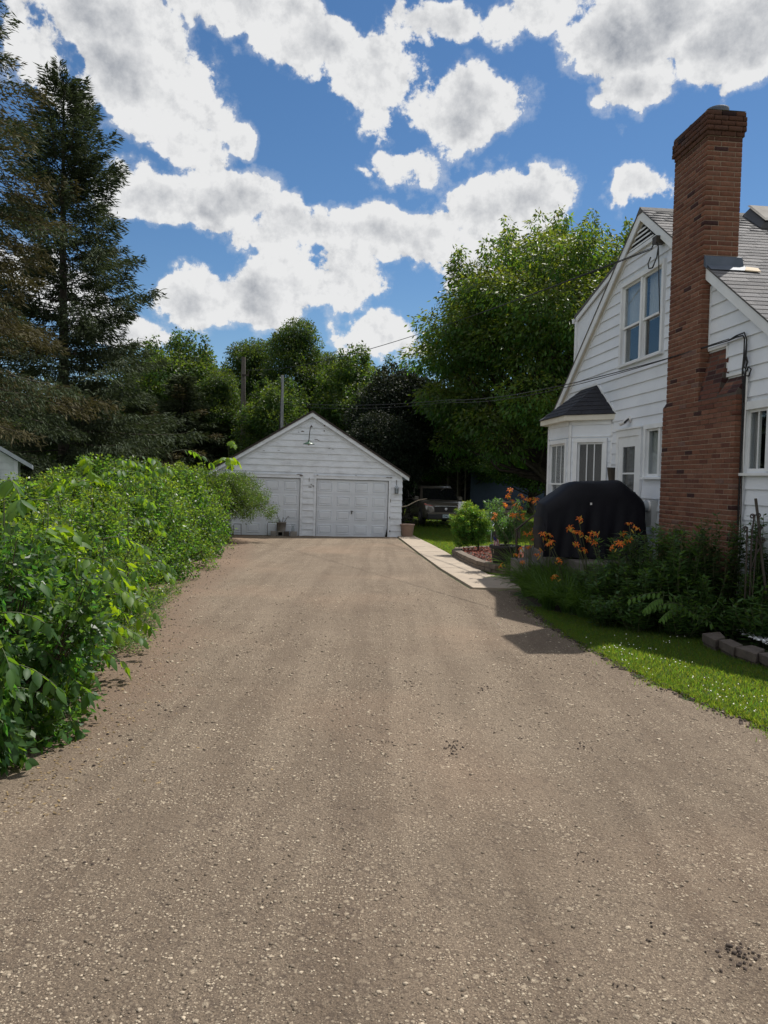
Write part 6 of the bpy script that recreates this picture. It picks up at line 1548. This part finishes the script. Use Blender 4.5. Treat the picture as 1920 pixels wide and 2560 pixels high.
def yard_things():
    # metal lawn chair with round back
    Y = 26; c = at(1215, 1272, Y); root = empty('lawn_chair', (c[0], Y, gz(Y)), -.3, label='pale metal lawn chair with round shell back on the grass', cat='chair')
    m = MB(); m.lathe([(0, .0), (.22, .02), (.30, .05)], 24, close=False); m.v = [(a, -.0+c_*-1.0, .78+b) for a, b, c_ in m.v]; m.build('backrest', MAT['metalp'], root)
    m = MB(); m.box(-.26, .26, -.5, -.04, .40, .44); m.build('seat', MAT['metalp'], root, bevel=.03)
    for s in (-1, 1):
        m = MB(); m.tube([(s*.26, -.02, .70), (s*.33, -.1, .66), (s*.33, -.45, .62), (s*.30, -.52, .45), (s*.28, -.5, .02), (s*.28, .1, .02)], .016, 6); m.build('arm', MAT['metalp'], root)
    Y = 30; c = at(1158, 1248, Y); root = empty('white_plastic_chair', (c[0], Y, gz(Y)), .3, label='small white plastic chair behind the topiary, beside the car', cat='chair')
    m = MB(); m.box(-.20, .20, 0, .05, .45, 1.32); m.build('backrest', MAT['cover_white'], root, bevel=.04); m = MB(); m.box(-.24, .24, -.45, 0, .42, .47); m.build('seat', MAT['cover_white'], root)
    for sx in (-.2, .2):
        for sy in (-.4, -.02): m = MB(); m.box(sx-.02, sx+.02, sy-.02, sy+.02, 0, .42); m.build('leg', MAT['cover_white'], root)
    # wooden compost box
    Y = 28; a = at(1238, 1256, Y); b = at(1300, 1257, Y); root = empty('wooden_bin', ((a[0]+b[0])/2, Y, gz(Y)), 0, label='dark wooden slatted bin in the shade behind the lilies', cat='bin')
    w_ = (b[0]-a[0])/2; h = a[2]-gz(Y)
    for i in range(7):
        m = MB(); z = .05+i*(h-.1)/7; m.box(-w_, w_, -.02, .02, z, z+.13); m.build('slat', MAT['bare_wood'], root)
    for s in (-1, 1): m = MB(); m.box(s*w_-.04, s*w_+.04, -.06, .6, 0, h); m.build('post', MAT['bark'], root)
    m = MB(); m.box(-w_-.03, w_+.03, -.07, .62, h, h+.04); m.build('lid', MAT['pole'], root)
    # brush pile beside the garage
    r = np.random.default_rng(8); c = at(1030, 1250, 34); root = empty('brush_pile', (c[0]-.4, 35.5, gz(34)), 0, label='heap of dead twigs beside the garage behind the car', cat='brush pile')
    m = MB()
    for _ in range(240):
        p = np.array([r.normal(0, .9), r.normal(0, .5), abs(r.normal(.5, .5))]); d = rdir(1, r)[0]; d[2] = abs(d[2])*.6; l_ = r.uniform(.4, 1.3); m.tube([p, p+d*l_*.5+r.normal(0, .05, 3), p+d*l_], [.014, .01, .003], 4, cap=False)
    tag(m.build('twigs', MAT['pole'], root), kind='stuff')
    m = MB(); p = at(1012, 1262, 33.5)-np.array(root.location); m.tube([p+(-1.0, 0, -.25), p+(.1, 0, -.05), p+(.6, 0, .22), p+(1.0, 0, .3)], [.03, .025, .02, .012], 6); m.build('pale_branch', MAT['ply'], root)
    cen = [np.array([r.normal(-.2, .8), r.normal(0, .4), r.uniform(1.0, 2.0)]) for _ in range(22)]; V, Fc, Cc = clump_leaves(cen, [.32]*22, [150]*22, .09, .05, r, .3, .3)
    s = empty('brush_shrub', (c[0]-.4, 36.3, gz(34)), 0, label='grey-green shrub above the twig heap right of the garage', cat='shrub'); link('foliage', npmesh('brush_leaves', V, Fc, MAT['garden'], col=Cc*np.array([1.3, 1.1, 1.6])), s)
    m = MB(); [m.tube([(0, 0, 0), tuple(q*.6), tuple(q)], [.02, .012, .005], 4, cap=False) for q in cen]; m.build('stems', MAT['bark'], s)
    # blue house far behind
    Y = 58; c = at(1170, 1180, Y); root = empty('blue_house', (c[0], Y, gz(Y)), 0, label='dark blue house with porch posts in deep shade beyond the car', cat='house')
    L_ = at(1160, 1200, Y)[0]-c[0]; R_ = at(1185, 1200, Y)[0]-c[0]
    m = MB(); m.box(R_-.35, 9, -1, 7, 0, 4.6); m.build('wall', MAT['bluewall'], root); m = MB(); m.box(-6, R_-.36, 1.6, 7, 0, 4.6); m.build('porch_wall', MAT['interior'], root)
    for i in range(24): m = MB(); z = .55+i*.17; m.hexa([(R_-.37, -1.03, z), (5, -1.03, z), (5, -1, z), (R_-.37, -1, z), (R_-.37, -1.008, z+.165), (5, -1.008, z+.165), (5, -1, z+.165), (R_-.37, -1, z+.165)]); m.build('siding', MAT['bluewall'], root)
    m = MB(); m.box(-6.2, 9.3, -1.5, 7.4, 4.6, 4.8); m.prism([(-1.6, 4.8), (7.5, 4.8), (3, 7.0)], -6.2, 9.3); m.build('roof', MAT['roof'], root)
    for xx in (at(1117, 1200, Y)[0]-c[0], at(1141, 1200, Y)[0]-c[0], at(1160, 1200, Y)[0]-c[0]): m = MB(); m.box(xx-.05, xx+.05, -1, -.9, .3, 4.6); m.build('porch_post', MAT['pole'], root)
    m = MB(); m.box(-6, R_, -1, 1.6, 0, .45); m.build('porch_floor', MAT['trim'], root)
    # pale shed at the left edge
    Y = 21; e = at(55, 1200, Y); root = empty('pale_shed', (e[0]-.15, Y, gz(Y)), math.radians(25), label='pale clapboard shed with window at the left edge, behind the hedge', cat='shed')
    zt = at(0, 1090, Y)[2]-gz(Y); ze = at(50, 1150, Y)[2]-gz(Y)
    m = MB(); m.prism([(-5, 0), (0, 0), (0, 2.35), (-2.5, 3.9), (-5, 2.35)], 0, 4.5, axis=1); m.build('wall', MAT['shed'], root)
    mfp = lambda t, z, o: (t, -o, z)
    for p in lap(.1, 3.8, .20, lambda z: (-5+max(0, (z-2.35)/.62), -max(0, (z-2.35)/.62)), [(-1.25, -.42, 1.1, 2.1)]): m2 = MB(); m2.hexa(plank_mesh(p, mfp, .022, .004)); m2.build('board', MAT['shed'], root)
    m = MB(); m.box(-.06, .03, -.03, 4.5, 0, 2.35); m.build('corner_post', MAT['trim'], root)
    for s in (0, 1):
        X = (lambda q: -q) if s == 0 else (lambda q: -5+q)
        m = MB(); m.hexa([(X(2.5), -.3, 3.93), (X(-.4), -.3, 2.13), (X(-.4), 4.8, 2.13), (X(2.5), 4.8, 3.93), (X(2.5), -.3, 4.05), (X(-.4), -.3, 2.25), (X(-.4), 4.8, 2.25), (X(2.5), 4.8, 4.05)]); m.build('roof', MAT['metalp'], root)
    m = MB(); 
    for (a, b, c_, d) in ((-1.25, -1.17, 1.1, 2.1), (-.50, -.42, 1.1, 2.1), (-1.17, -.5, 2.02, 2.1), (-1.17, -.5, 1.1, 1.18), (-.85, -.82, 1.18, 2.02), (-1.17, -.5, 1.58, 1.61)): m.box(a, b, -.05, -.0, c_, d)
    wn = m.build('window', MAT['trim'], root); m = MB(); m.box(-1.17, -.5, -.02, -.01, 1.18, 2.02); m.build('pane', MAT['blackglass'], wn)
    # fan-back chair and blue toy beyond the hedge
    Y = 23.5; c = at(108, 1222, Y); root = empty('fan_back_chair', (c[0], Y, gz(Y)), .2, label='grey slatted fan-back garden chair beyond the hedge at the left', cat='chair'); h = at(108, 1211, Y)[2]-gz(Y)
    for i in range(6):
        a_ = (i-2.5)*.085; m = MB(); m.hexa([(a_-.03, 0, .5), (a_+.03, 0, .5), (a_+.03, .02, .5), (a_-.03, .02, .5), (a_*1.25-.035, 0, h-.05*abs(i-2.5)), (a_*1.25+.035, 0, h-.05*abs(i-2.5)), (a_*1.25+.035, .02, h-.05*abs(i-2.5)), (a_*1.25-.035, .02, h-.05*abs(i-2.5))]); m.build('slat', MAT['pole'], root)
    m = MB(); m.tube([(-.30, .0, .5), (-.33, 0, h-.25), (-.18, 0, h-.02), (0, 0, h+.03), (.18, 0, h-.02), (.33, 0, h-.25), (.30, 0, .5)], .018, 6); m.build('frame', MAT['pole'], root)
    m = MB(); m.box(-.3, .3, -.45, 0, .42, .48); m.build('seat', MAT['pole'], root); m = MB(); m.box(-.3, -.25, -.45, .0, 0, .42); m.box(.25, .3, -.45, 0, 0, .42); m.build('legs', MAT['pole'], root)
    Y = 20.6; c = at(63, 1228, Y); root = empty('blue_slide', (c[0], Y, gz(Y)), 0, label='bright blue plastic play thing beside the pale shed corner', cat='toy'); z = c[2]-gz(Y)
    m = MB(); m.tube([(-.06, 0, z+.13), (-.02, 0, z+.05), (.1, 0, z), (.12, 0, z-.1), (0, 0, z-.15), (.12, -.1, z-.5)], .045, 8); m.build('rail', MAT['blue'], root); m = MB(); m.box(-.15, .2, -.1, .1, 0, z-.3); m.build('base', MAT['blue'], root, bevel=.03)
yard_things()

# ------------------------------------------------------------------ day lilies
def flower_mesh():
    V = []; Fc = []; Cc = []
    for k_ in range(6):
        a = k_*PI/3; w_ = .017 if k_ % 2 else .024; ca, sa = math.cos(a), math.sin(a); L_ = .062
        for i, (t, z, ww) in enumerate(((0, 0, .2), (.3, .034, .7), (.62, .046, 1), (.9, .036, .75), (1.08, .016, .1))):
            for s in (-1, 0, 1):
                x, y = t*L_, s*w_*ww*.5; V.append((x*ca-y*sa, x*sa+y*ca, z+.004*(1-abs(s)))); Cc.append((1, .9+.9*(t < .35), 1) if s == 0 else (1, 1, 1))
        b = k_*15
        for i in range(4):
            for j in range(2): Fc.append((b+i*3+j, b+i*3+j+1, b+(i+1)*3+j+1, b+(i+1)*3+j))
    return npmesh('flower', np.array(V), np.array(Fc), MAT['orange'], col=np.array(Cc), smooth=True)
def lilies():
    r = np.random.default_rng(44); fm = flower_mesh()
    bud = MB(); bud.lathe([(.003, 0), (.009, .02), (.010, .045), (.003, .07)], 7); budm = bud.mesh('bud', MAT['orange'])
    a_ = budm.color_attributes.new('col', 'FLOAT_COLOR', 'POINT'); a_.data.foreach_set('color', np.tile(np.array((.6, 1.8, 2, 1), dtype=np.float32), len(budm.vertices)))
    def strap_leaves(n, L, spread, seed):
        q = np.random.default_rng(seed); V = []; Fc = []; Cc = []
        for i in range(n):
            a = q.uniform(0, 2*PI); l_ = L*q.uniform(.6, 1.15); d = np.array([math.cos(a), math.sin(a), 0]); p = np.array([-d[1], d[0], 0]); b0 = rdir(1, q)[0]*np.array([.09, .09, 0]); sp = spread*q.uniform(.4, 1.1); b = len(V)*1
            base = len(V); m = 7; w0 = q.uniform(.012, .02)
            for k_ in range(m):
                t = k_/(m-1); c = b0+d*l_*sp*t**1.4+np.array([0, 0, l_*(1.05*t-.75*sp*t*t*1.1)]); w_ = w0*(1-t**2.2)+.001
                V += [tuple(c-p*w_*.5), tuple(c+np.array([0, 0, -.004])), tuple(c+p*w_*.5)]; cc = q.uniform(.7, 1.25); Cc += [(cc*1.0, cc, cc*.8)]*3
            for k_ in range(m-1):
                for j in range(2): Fc.append((base+k_*3+j, base+k_*3+j+1, base+(k_+1)*3+j+1, base+(k_+1)*3+j))
        return npmesh('strap_leaves', np.array(V), np.array(Fc), MAT['garden'], col=np.array(Cc), smooth=True)
    SL_ = [strap_leaves(150, .82, .75, 60), strap_leaves(150, .74, .85, 61)]
    plants = [  # base X, Y, leaf scale, flowers [(px,py,Y)], label
        (2.62, 14.3, 1.05, [(1275, 1228, 14.2), (1272, 1243, 14.1), (1280, 1255, 14.3), (1261, 1266, 14.2), (1236, 1288, 14.6), (1236, 1298, 14.6)], 'leftmost tall day lily beside the handrail, topmost orange flowers'),
        (3.0, 13.9, 1.05, [(1302, 1243, 13.8), (1300, 1272, 13.8), (1288, 1266, 14), (1280, 1291, 14), (1290, 1289, 13.9), (1305, 1298, 13.7)], 'tall day lily just right of the handrail post top'),
        (3.25, 13.6, 1.0, [(1316, 1252, 13.6), (1327, 1252, 13.5), (1338, 1258, 13.4), (1341, 1252, 13.5), (1308, 1290, 13.6)], 'day lily whose flowers touch the left edge of the grill cover'),
        (2.45, 12.4, 1.1, [(1310, 1337, 12.3), (1334, 1331, 12.2), (1328, 1338, 12.2), (1256, 1417, 12.6), (1306, 1408, 12.3), (1322, 1372, 12.2), (1338, 1352, 12.2), (1290, 1392, 12.4)], 'day lily at the slab end with one low flower hanging left'),
        (2.62, 11.6, 1.1, [(1356, 1340, 11.5), (1374, 1342, 11.4), (1305, 1374, 11.8), (1378, 1358, 11.5), (1352, 1378, 11.6), (1366, 1352, 11.5), (1342, 1392, 11.6)], 'day lily in front of the lower left corner of the grill'),
        (2.75, 11.0, 1.1, [(1380, 1360, 11.0), (1374, 1366, 11.0), (1395, 1405, 10.8), (1388, 1448, 10.4)], 'day lily below the grill with deep orange blooms'),
        (3.0, 10.6, 1.05, [(1447, 1302, 10.5), (1428, 1324, 10.5), (1436, 1335, 10.4), (1447, 1337, 10.5), (1440, 1364, 10.4)], 'day lily with the highest flower against the black cover'),
        (3.1, 10.2, 1.0, [(1476, 1338, 10.2), (1484, 1340, 10.2), (1478, 1350, 10.2), (1484, 1360, 10.2), (1458, 1379, 10.2)], 'day lily with a cluster of blooms at the middle of the cover'),
        (3.45, 9.9, 1.0, [(1553, 1365, 9.8), (1547, 1362, 9.8), (1577, 1355, 9.8), (1573, 1314, 9.9), (1588, 1326, 9.9), (1534, 1372, 9.8), (1562, 1338, 9.9)], 'rightmost day lily among the tall leafy perennials'),
        (2.42, 10.7, 1.0, [], 'flowerless clump of lily leaves at the lawn corner'),
        (2.50, 11.3, 1.0, [], 'arching clump of lily leaves along the driveway edge'),
        (2.75, 10.0, .95, [], 'lily leaf clump bending over the shaded grass'),
        (2.55, 11.9, 1.1, [], 'lily leaf clump against the low step'), (2.40, 12.1, 1.0, [], 'lily leaf clump drooping onto the walk slab end'), (2.85, 11.5, 1.1, [], 'lily leaf clump hiding the stoop corner'), (2.65, 10.4, 1.1, [], 'large lily leaf clump in the bed corner nearest the driveway'), (3.0, 11.0, 1.1, [], 'lily leaf clump under the left half of the grill'), (3.25, 10.6, 1.1, [], 'lily leaf clump under the middle of the grill')]
    for i, (x, Y, s, fl, lab) in enumerate(plants):
        b = np.array([x, Y, gz(Y)]); root = empty('day_lily', b, i*.9, label=lab, cat='day lily', group='orange day lilies beside the stoop')
        link('leaves', SL_[i % 2], root, scale=(s, s, s)); iv = root.matrix_world
        rot = Matrix.Rotation(-i*.9, 4, 'Z'); m = MB()
        for (px, py, fy) in fl:
            p = at(px, py, fy); lp = rot @ Vector((p-b).tolist()); lp = np.array(lp); mid = lp*np.array([.45, .45, .62]); m.tube([(0, 0, 0), mid*.5+np.array([0, 0, .05]), mid+np.array([0, 0, .05]), lp], [.007, .006, .005, .004], 5, cap=False)
            f = link('flower', fm, root, lp, (r.uniform(-.9, .9), r.uniform(-.9, .9), r.uniform(0, 6)), None); sc = r.uniform(.8, 1.1); f.scale = (sc, sc, sc)
            for k_ in range(2):
                o = link('bud', budm, root, lp+np.array([r.normal(0, .03), r.normal(0, .03), r.uniform(-.05, .02)]), (r.uniform(-.9, .9), r.uniform(-.9, .9), 0))
        if fl: m.build('stalks', MAT['stem'], root)
lilies()

# ------------------------------------------------------------------ leafy perennials, trellis, retaining blocks
def perennials():
    def mk(seed, ns, h, L, W, spread=.28, hue=(.7, 1.2)):
        r = np.random.default_rng(seed); C, T, N, Ls, Ws, Co = [], [], [], [], [], []; mb = MB()
        for k_ in range(ns):
            a = r.uniform(0, 2*PI); q = r.uniform()**.5*spread; hh = h*r.uniform(.6, 1.05); pts = [np.array([q*math.cos(a)*(.5+.9*t), q*math.sin(a)*(.5+.9*t), hh*t]) for t in np.linspace(0, 1, 6)]
            mb.tube(pts, np.linspace(.006, .003, 6), 4, cap=False); nl = int(hh/.019)
            t = r.uniform(.12, 1, nl); t.sort(); p = np.stack([np.interp(t, np.linspace(0, 1, 6), [q_[j] for q_ in pts]) for j in range(3)], -1)
            an = np.arange(nl)*2.4; tt = np.stack([np.cos(an), np.sin(an), r.uniform(.0, .8, nl)], -1); C.append(p); T.append(tt); nn = rdir(nl, r)*.3; nn[:, 2] += 1; N.append(nn)
            s = np.clip(1.3-t*.55, .4, 1.1); Ls.append(L*s*r.uniform(.7, 1.2, nl)); Ws.append(W*s); b = r.uniform(*hue, nl); Co.append(np.stack([b, b, b*.9], -1))
        V, Fc = leafcloud(np.concatenate(C), np.concatenate(T), np.concatenate(N), np.concatenate(Ls), np.concatenate(Ws), .2)
        return npmesh('perennial_leaves', V, Fc, MAT['garden'], col=np.repeat(np.concatenate(Co), 4, axis=0)), mb.mesh('perennial_stems', MAT['stem'])
    K = [mk(71, 26, 1.22, .15, .042), mk(72, 24, 1.0, .16, .052), mk(73, 28, .55, .13, .05, .34), mk(74, 26, 1.42, .11, .048, .24, (.45, .85))]
    spots = [(3.55, 9.75, 1.0, 0, 'tall lance-leaved plant right below the grill cover corner'), (3.35, 9.3, .92, 1, 'leafy plant in the front middle of the garden bed'), (3.0, 9.7, .85, 1, 'leafy plant between the lilies and the lawn'), (3.7, 9.2, 1.0, 0, 'bright-tipped tall plant left of the chimney base'),
             (3.95, 9.6, 1.05, 0, 'tall plant touching the left edge of the chimney'), (4.15, 9.15, 1.0, 3, 'dark bushy plant in front of the chimney brickwork'), (3.85, 8.95, .8, 1, 'plant below the dark bushy one before the chimney'), (4.55, 8.9, 1.0, 3, 'tall dark plant at the right corner of the chimney'),
             (4.45, 8.55, .85, 1, 'leafy plant below the trellis'), (4.75, 8.75, .8, 3, 'dark plant climbing beside the iron trellis'), (4.1, 8.65, .9, 2, 'low leafy plant right of centre at the bed front'), (4.35, 8.3, .95, 2, 'low leafy plant above the first retaining block'), (3.55, 8.75, .9, 2, 'low plant edging the shaded lawn'), (3.15, 9.05, .85, 2, 'low plant at the front edge of the bed near the lilies'),
             (4.6, 8.15, .8, 2, 'low plant beside the white stone chips'), (3.2, 10.0, .95, 0, 'tall plant behind the lilies at the grill foot'), (4.0, 10.0, .9, 3, 'shaded plant against the wall left of the chimney'), (2.85, 9.35, .75, 2, 'small leafy plant at the lawn edge beside the lily clump'),
             (3.5, 10.35, .8, 1, 'leafy plant close against the stoop front'), (3.75, 10.2, .85, 0, 'leafy plant against the stoop below the right grill corner'), (3.15, 10.7, .7, 1, 'leafy plant in front of the stoop below the grill centre'), (2.95, 10.25, .7, 1, 'leafy plant between lily clumps in the bed')]
    for i, (x, Y, s, k_, lab) in enumerate(spots):
        root = empty('leafy_perennial', (x, Y, gz(Y)), i*2.1, label=lab, cat='plant', group='leafy perennials in front of the chimney'); root.scale = (s, s, s)
        link('foliage', K[k_][0], root); link('stems', K[k_][1], root)
    # compound-leaf seedling in the bed
    r = np.random.default_rng(3); lm = leaf_obj_mesh('compound_leaf', .085, .035, (1.3, 1.25, .9))
    for (px, py, Y, dx, lab) in ((1660, 1478, 8.9, -1, 'seedling with a fan of hanging leaflets in the bed centre'), (1700, 1505, 8.8, 1, 'second seedling with broad hanging leaflets below the first')):
        p = at(px, py, Y); root = empty('seedling', (p[0], Y, gz(Y)), 0, label=lab, cat='plant'); h = p[2]-gz(Y); m = MB(); m.tube([(0, .1, 0), (0, .05, h*.6), (0, 0, h)], .005, 5)
        for br in range(4):
            d = np.array([[-1, -.1, .1], [1, -.2, .12], [-.7, -.6, .1], [.6, -.7, .05]][br]); pts = [np.array([0, 0, h*(.96-.06*br)])+d*.42*t+np.array([0, 0, -.12*t*t]) for t in np.linspace(0, 1, 8)]; m.tube(pts, .003, 4, cap=False)
            for k_ in range(1, 8):
                for s in (-1, 1):
                    pr = np.array([-d[1], d[0], 0])*s; t = pr*.5+d*.35+np.array([0, 0, -.75]); t /= np.linalg.norm(t); n = np.array([0, -.6, .8]); sd_ = np.cross(n, t); sd_ /= np.linalg.norm(sd_); n = np.cross(t, sd_)
                    o = link('leaflet', lm, root); o.matrix_local = Matrix.Translation(pts[k_].tolist()) @ Matrix(((t[0], sd_[0], n[0]), (t[1], sd_[1], n[1]), (t[2], sd_[2], n[2]))).to_4x4()
        m.build('stem', MAT['stem'], root)
perennials()

def trellis():
    Y = 8.55; root = empty('iron_trellis', (0, 0, 0), 0, label='black wrought iron trellis with scrolls leaning by the right edge', cat='trellis')
    def q(px, py, dy=0): return at(px, py, Y+dy)
    m = MB(); m.tube([q(1889, 1246, .1), q(1897, 1310, .08), q(1905, 1400, .03), q(1917, 1500)], .017, 8); m.build('front_post', MAT['ironb'], root)
    m = MB(); m.tube([q(1886, 1290), q(1880, 1330), q(1877, 1400), q(1874, 1500)], .010, 6); m.tube([q(1893, 1340), q(1888, 1400), q(1880, 1500)], .010, 6); m.tube([q(1868, 1318), q(1866, 1400), q(1862, 1500)], .010, 6)
    m.build('upright', MAT['iron'], root)
    def spiral(px, py, R, s, turns=1.3):
        pts = []
        for i in range(26):
            t = i/25; a = s*(PI/2*0+t*turns*2*PI); rr = R*(1-.72*t); pts.append(q(px+s*rr*math.cos(a)*1.0, py-abs(s)*rr*math.sin(abs(a))))
        return pts
    for (px, py, s) in ((1881, 1291, 1), (1896, 1289, -1), (1900, 1321, 1), (1907, 1352, 1), (1864, 1322, -1)):
        m = MB(); m.tube(spiral(px, py, 6.5, s), .008, 6); m.build('scroll', MAT['iron'], root)
    m = MB(); m.tube([q(1876, 1352), q(1884, 1349), q(1894, 1353), q(1903, 1368)], .009, 6); m.tube([q(1878, 1420), q(1890, 1385), q(1903, 1366)], .008, 6); m.build('arch', MAT['iron'], root)
trellis()

def retaining():
    root = empty('retaining_edge', (0, 0, 0), 0, label='curved edging of flat brown concrete blocks at the right of the lawn', cat='edging')
    c = [(1755, 1583, 1800, 1579, 1813, 1592, 1788, 1600), (1797, 1599, 1827, 1597, 1858, 1612, 1834, 1618), (1838, 1617, 1880, 1612, 1912, 1622, 1890, 1635), (1896, 1632, 1921, 1630, 1960, 1646, 1945, 1653), (1950, 1650, 1985, 1646, 2025, 1664, 2005, 1676)]
    zt = gz(8.3)+.15
    def onz(px, py, z): d = ray(px, py); t = (z-CAM[2])/d[2]; return CAM+d*t
    for quad in c:
        P = [onz(quad[2*i], quad[2*i+1], zt) for i in range(4)]; m = MB(); lo = [(p[0], p[1], zt-.095) for p in P]; m.hexa([lo[0], lo[3], lo[2], lo[1]]+[tuple(P[i]) for i in (0, 3, 2, 1)]); m.build('block', MAT['block_brown'], root, bevel=.008)
        cx = sum(p[0] for p in P)/4; cy = sum(p[1] for p in P)/4
        m = MB(); lo2 = [(cx+(p[0]-cx)*1.04+.02, cy+(p[1]-cy)*.96, zt-.205) for p in P]; hi2 = [(x, y, zt-.10) for x, y, z in lo2]; m.hexa([lo2[0], lo2[3], lo2[2], lo2[1]]+[hi2[i] for i in (0, 3, 2, 1)]); m.build('block', MAT['block_brown'], root, bevel=.008)
    r = np.random.default_rng(6); n = 3600; X = r.uniform(4.1, 6.2, n); Y = r.uniform(6.9, 8.9, n); P0 = onz(1800, 1579, zt); P1 = onz(1960, 1646, zt); e = (Y-P0[1])*(P1[0]-P0[0])/(P1[1]-P0[1])+P0[0]; ok = X > e+.10; X, Y = X[ok], Y[ok]; n = len(X)
    b = r.uniform(.5, 1.1, n); stones('white_stone_chips', np.stack([X, Y, np.full(n, zt-.03)+r.uniform(0, .02, n)], -1), r.uniform(.010, .024, n), np.stack([b*.70, b*.72, b*.75], -1), attrmat('chip', .5, bump=.1), .8, 8)
    m = MB(); m.add([(4.05, 8.9, zt-.035), (4.2, 7.5, zt-.035), (4.4, 6.8, zt-.035), (6.4, 6.8, zt-.035), (6.4, 8.9, zt-.035)], [(0, 1, 2, 3, 4)]); tag(m.build('gravel_bed_soil', MAT['soil']), kind='structure')
retaining()
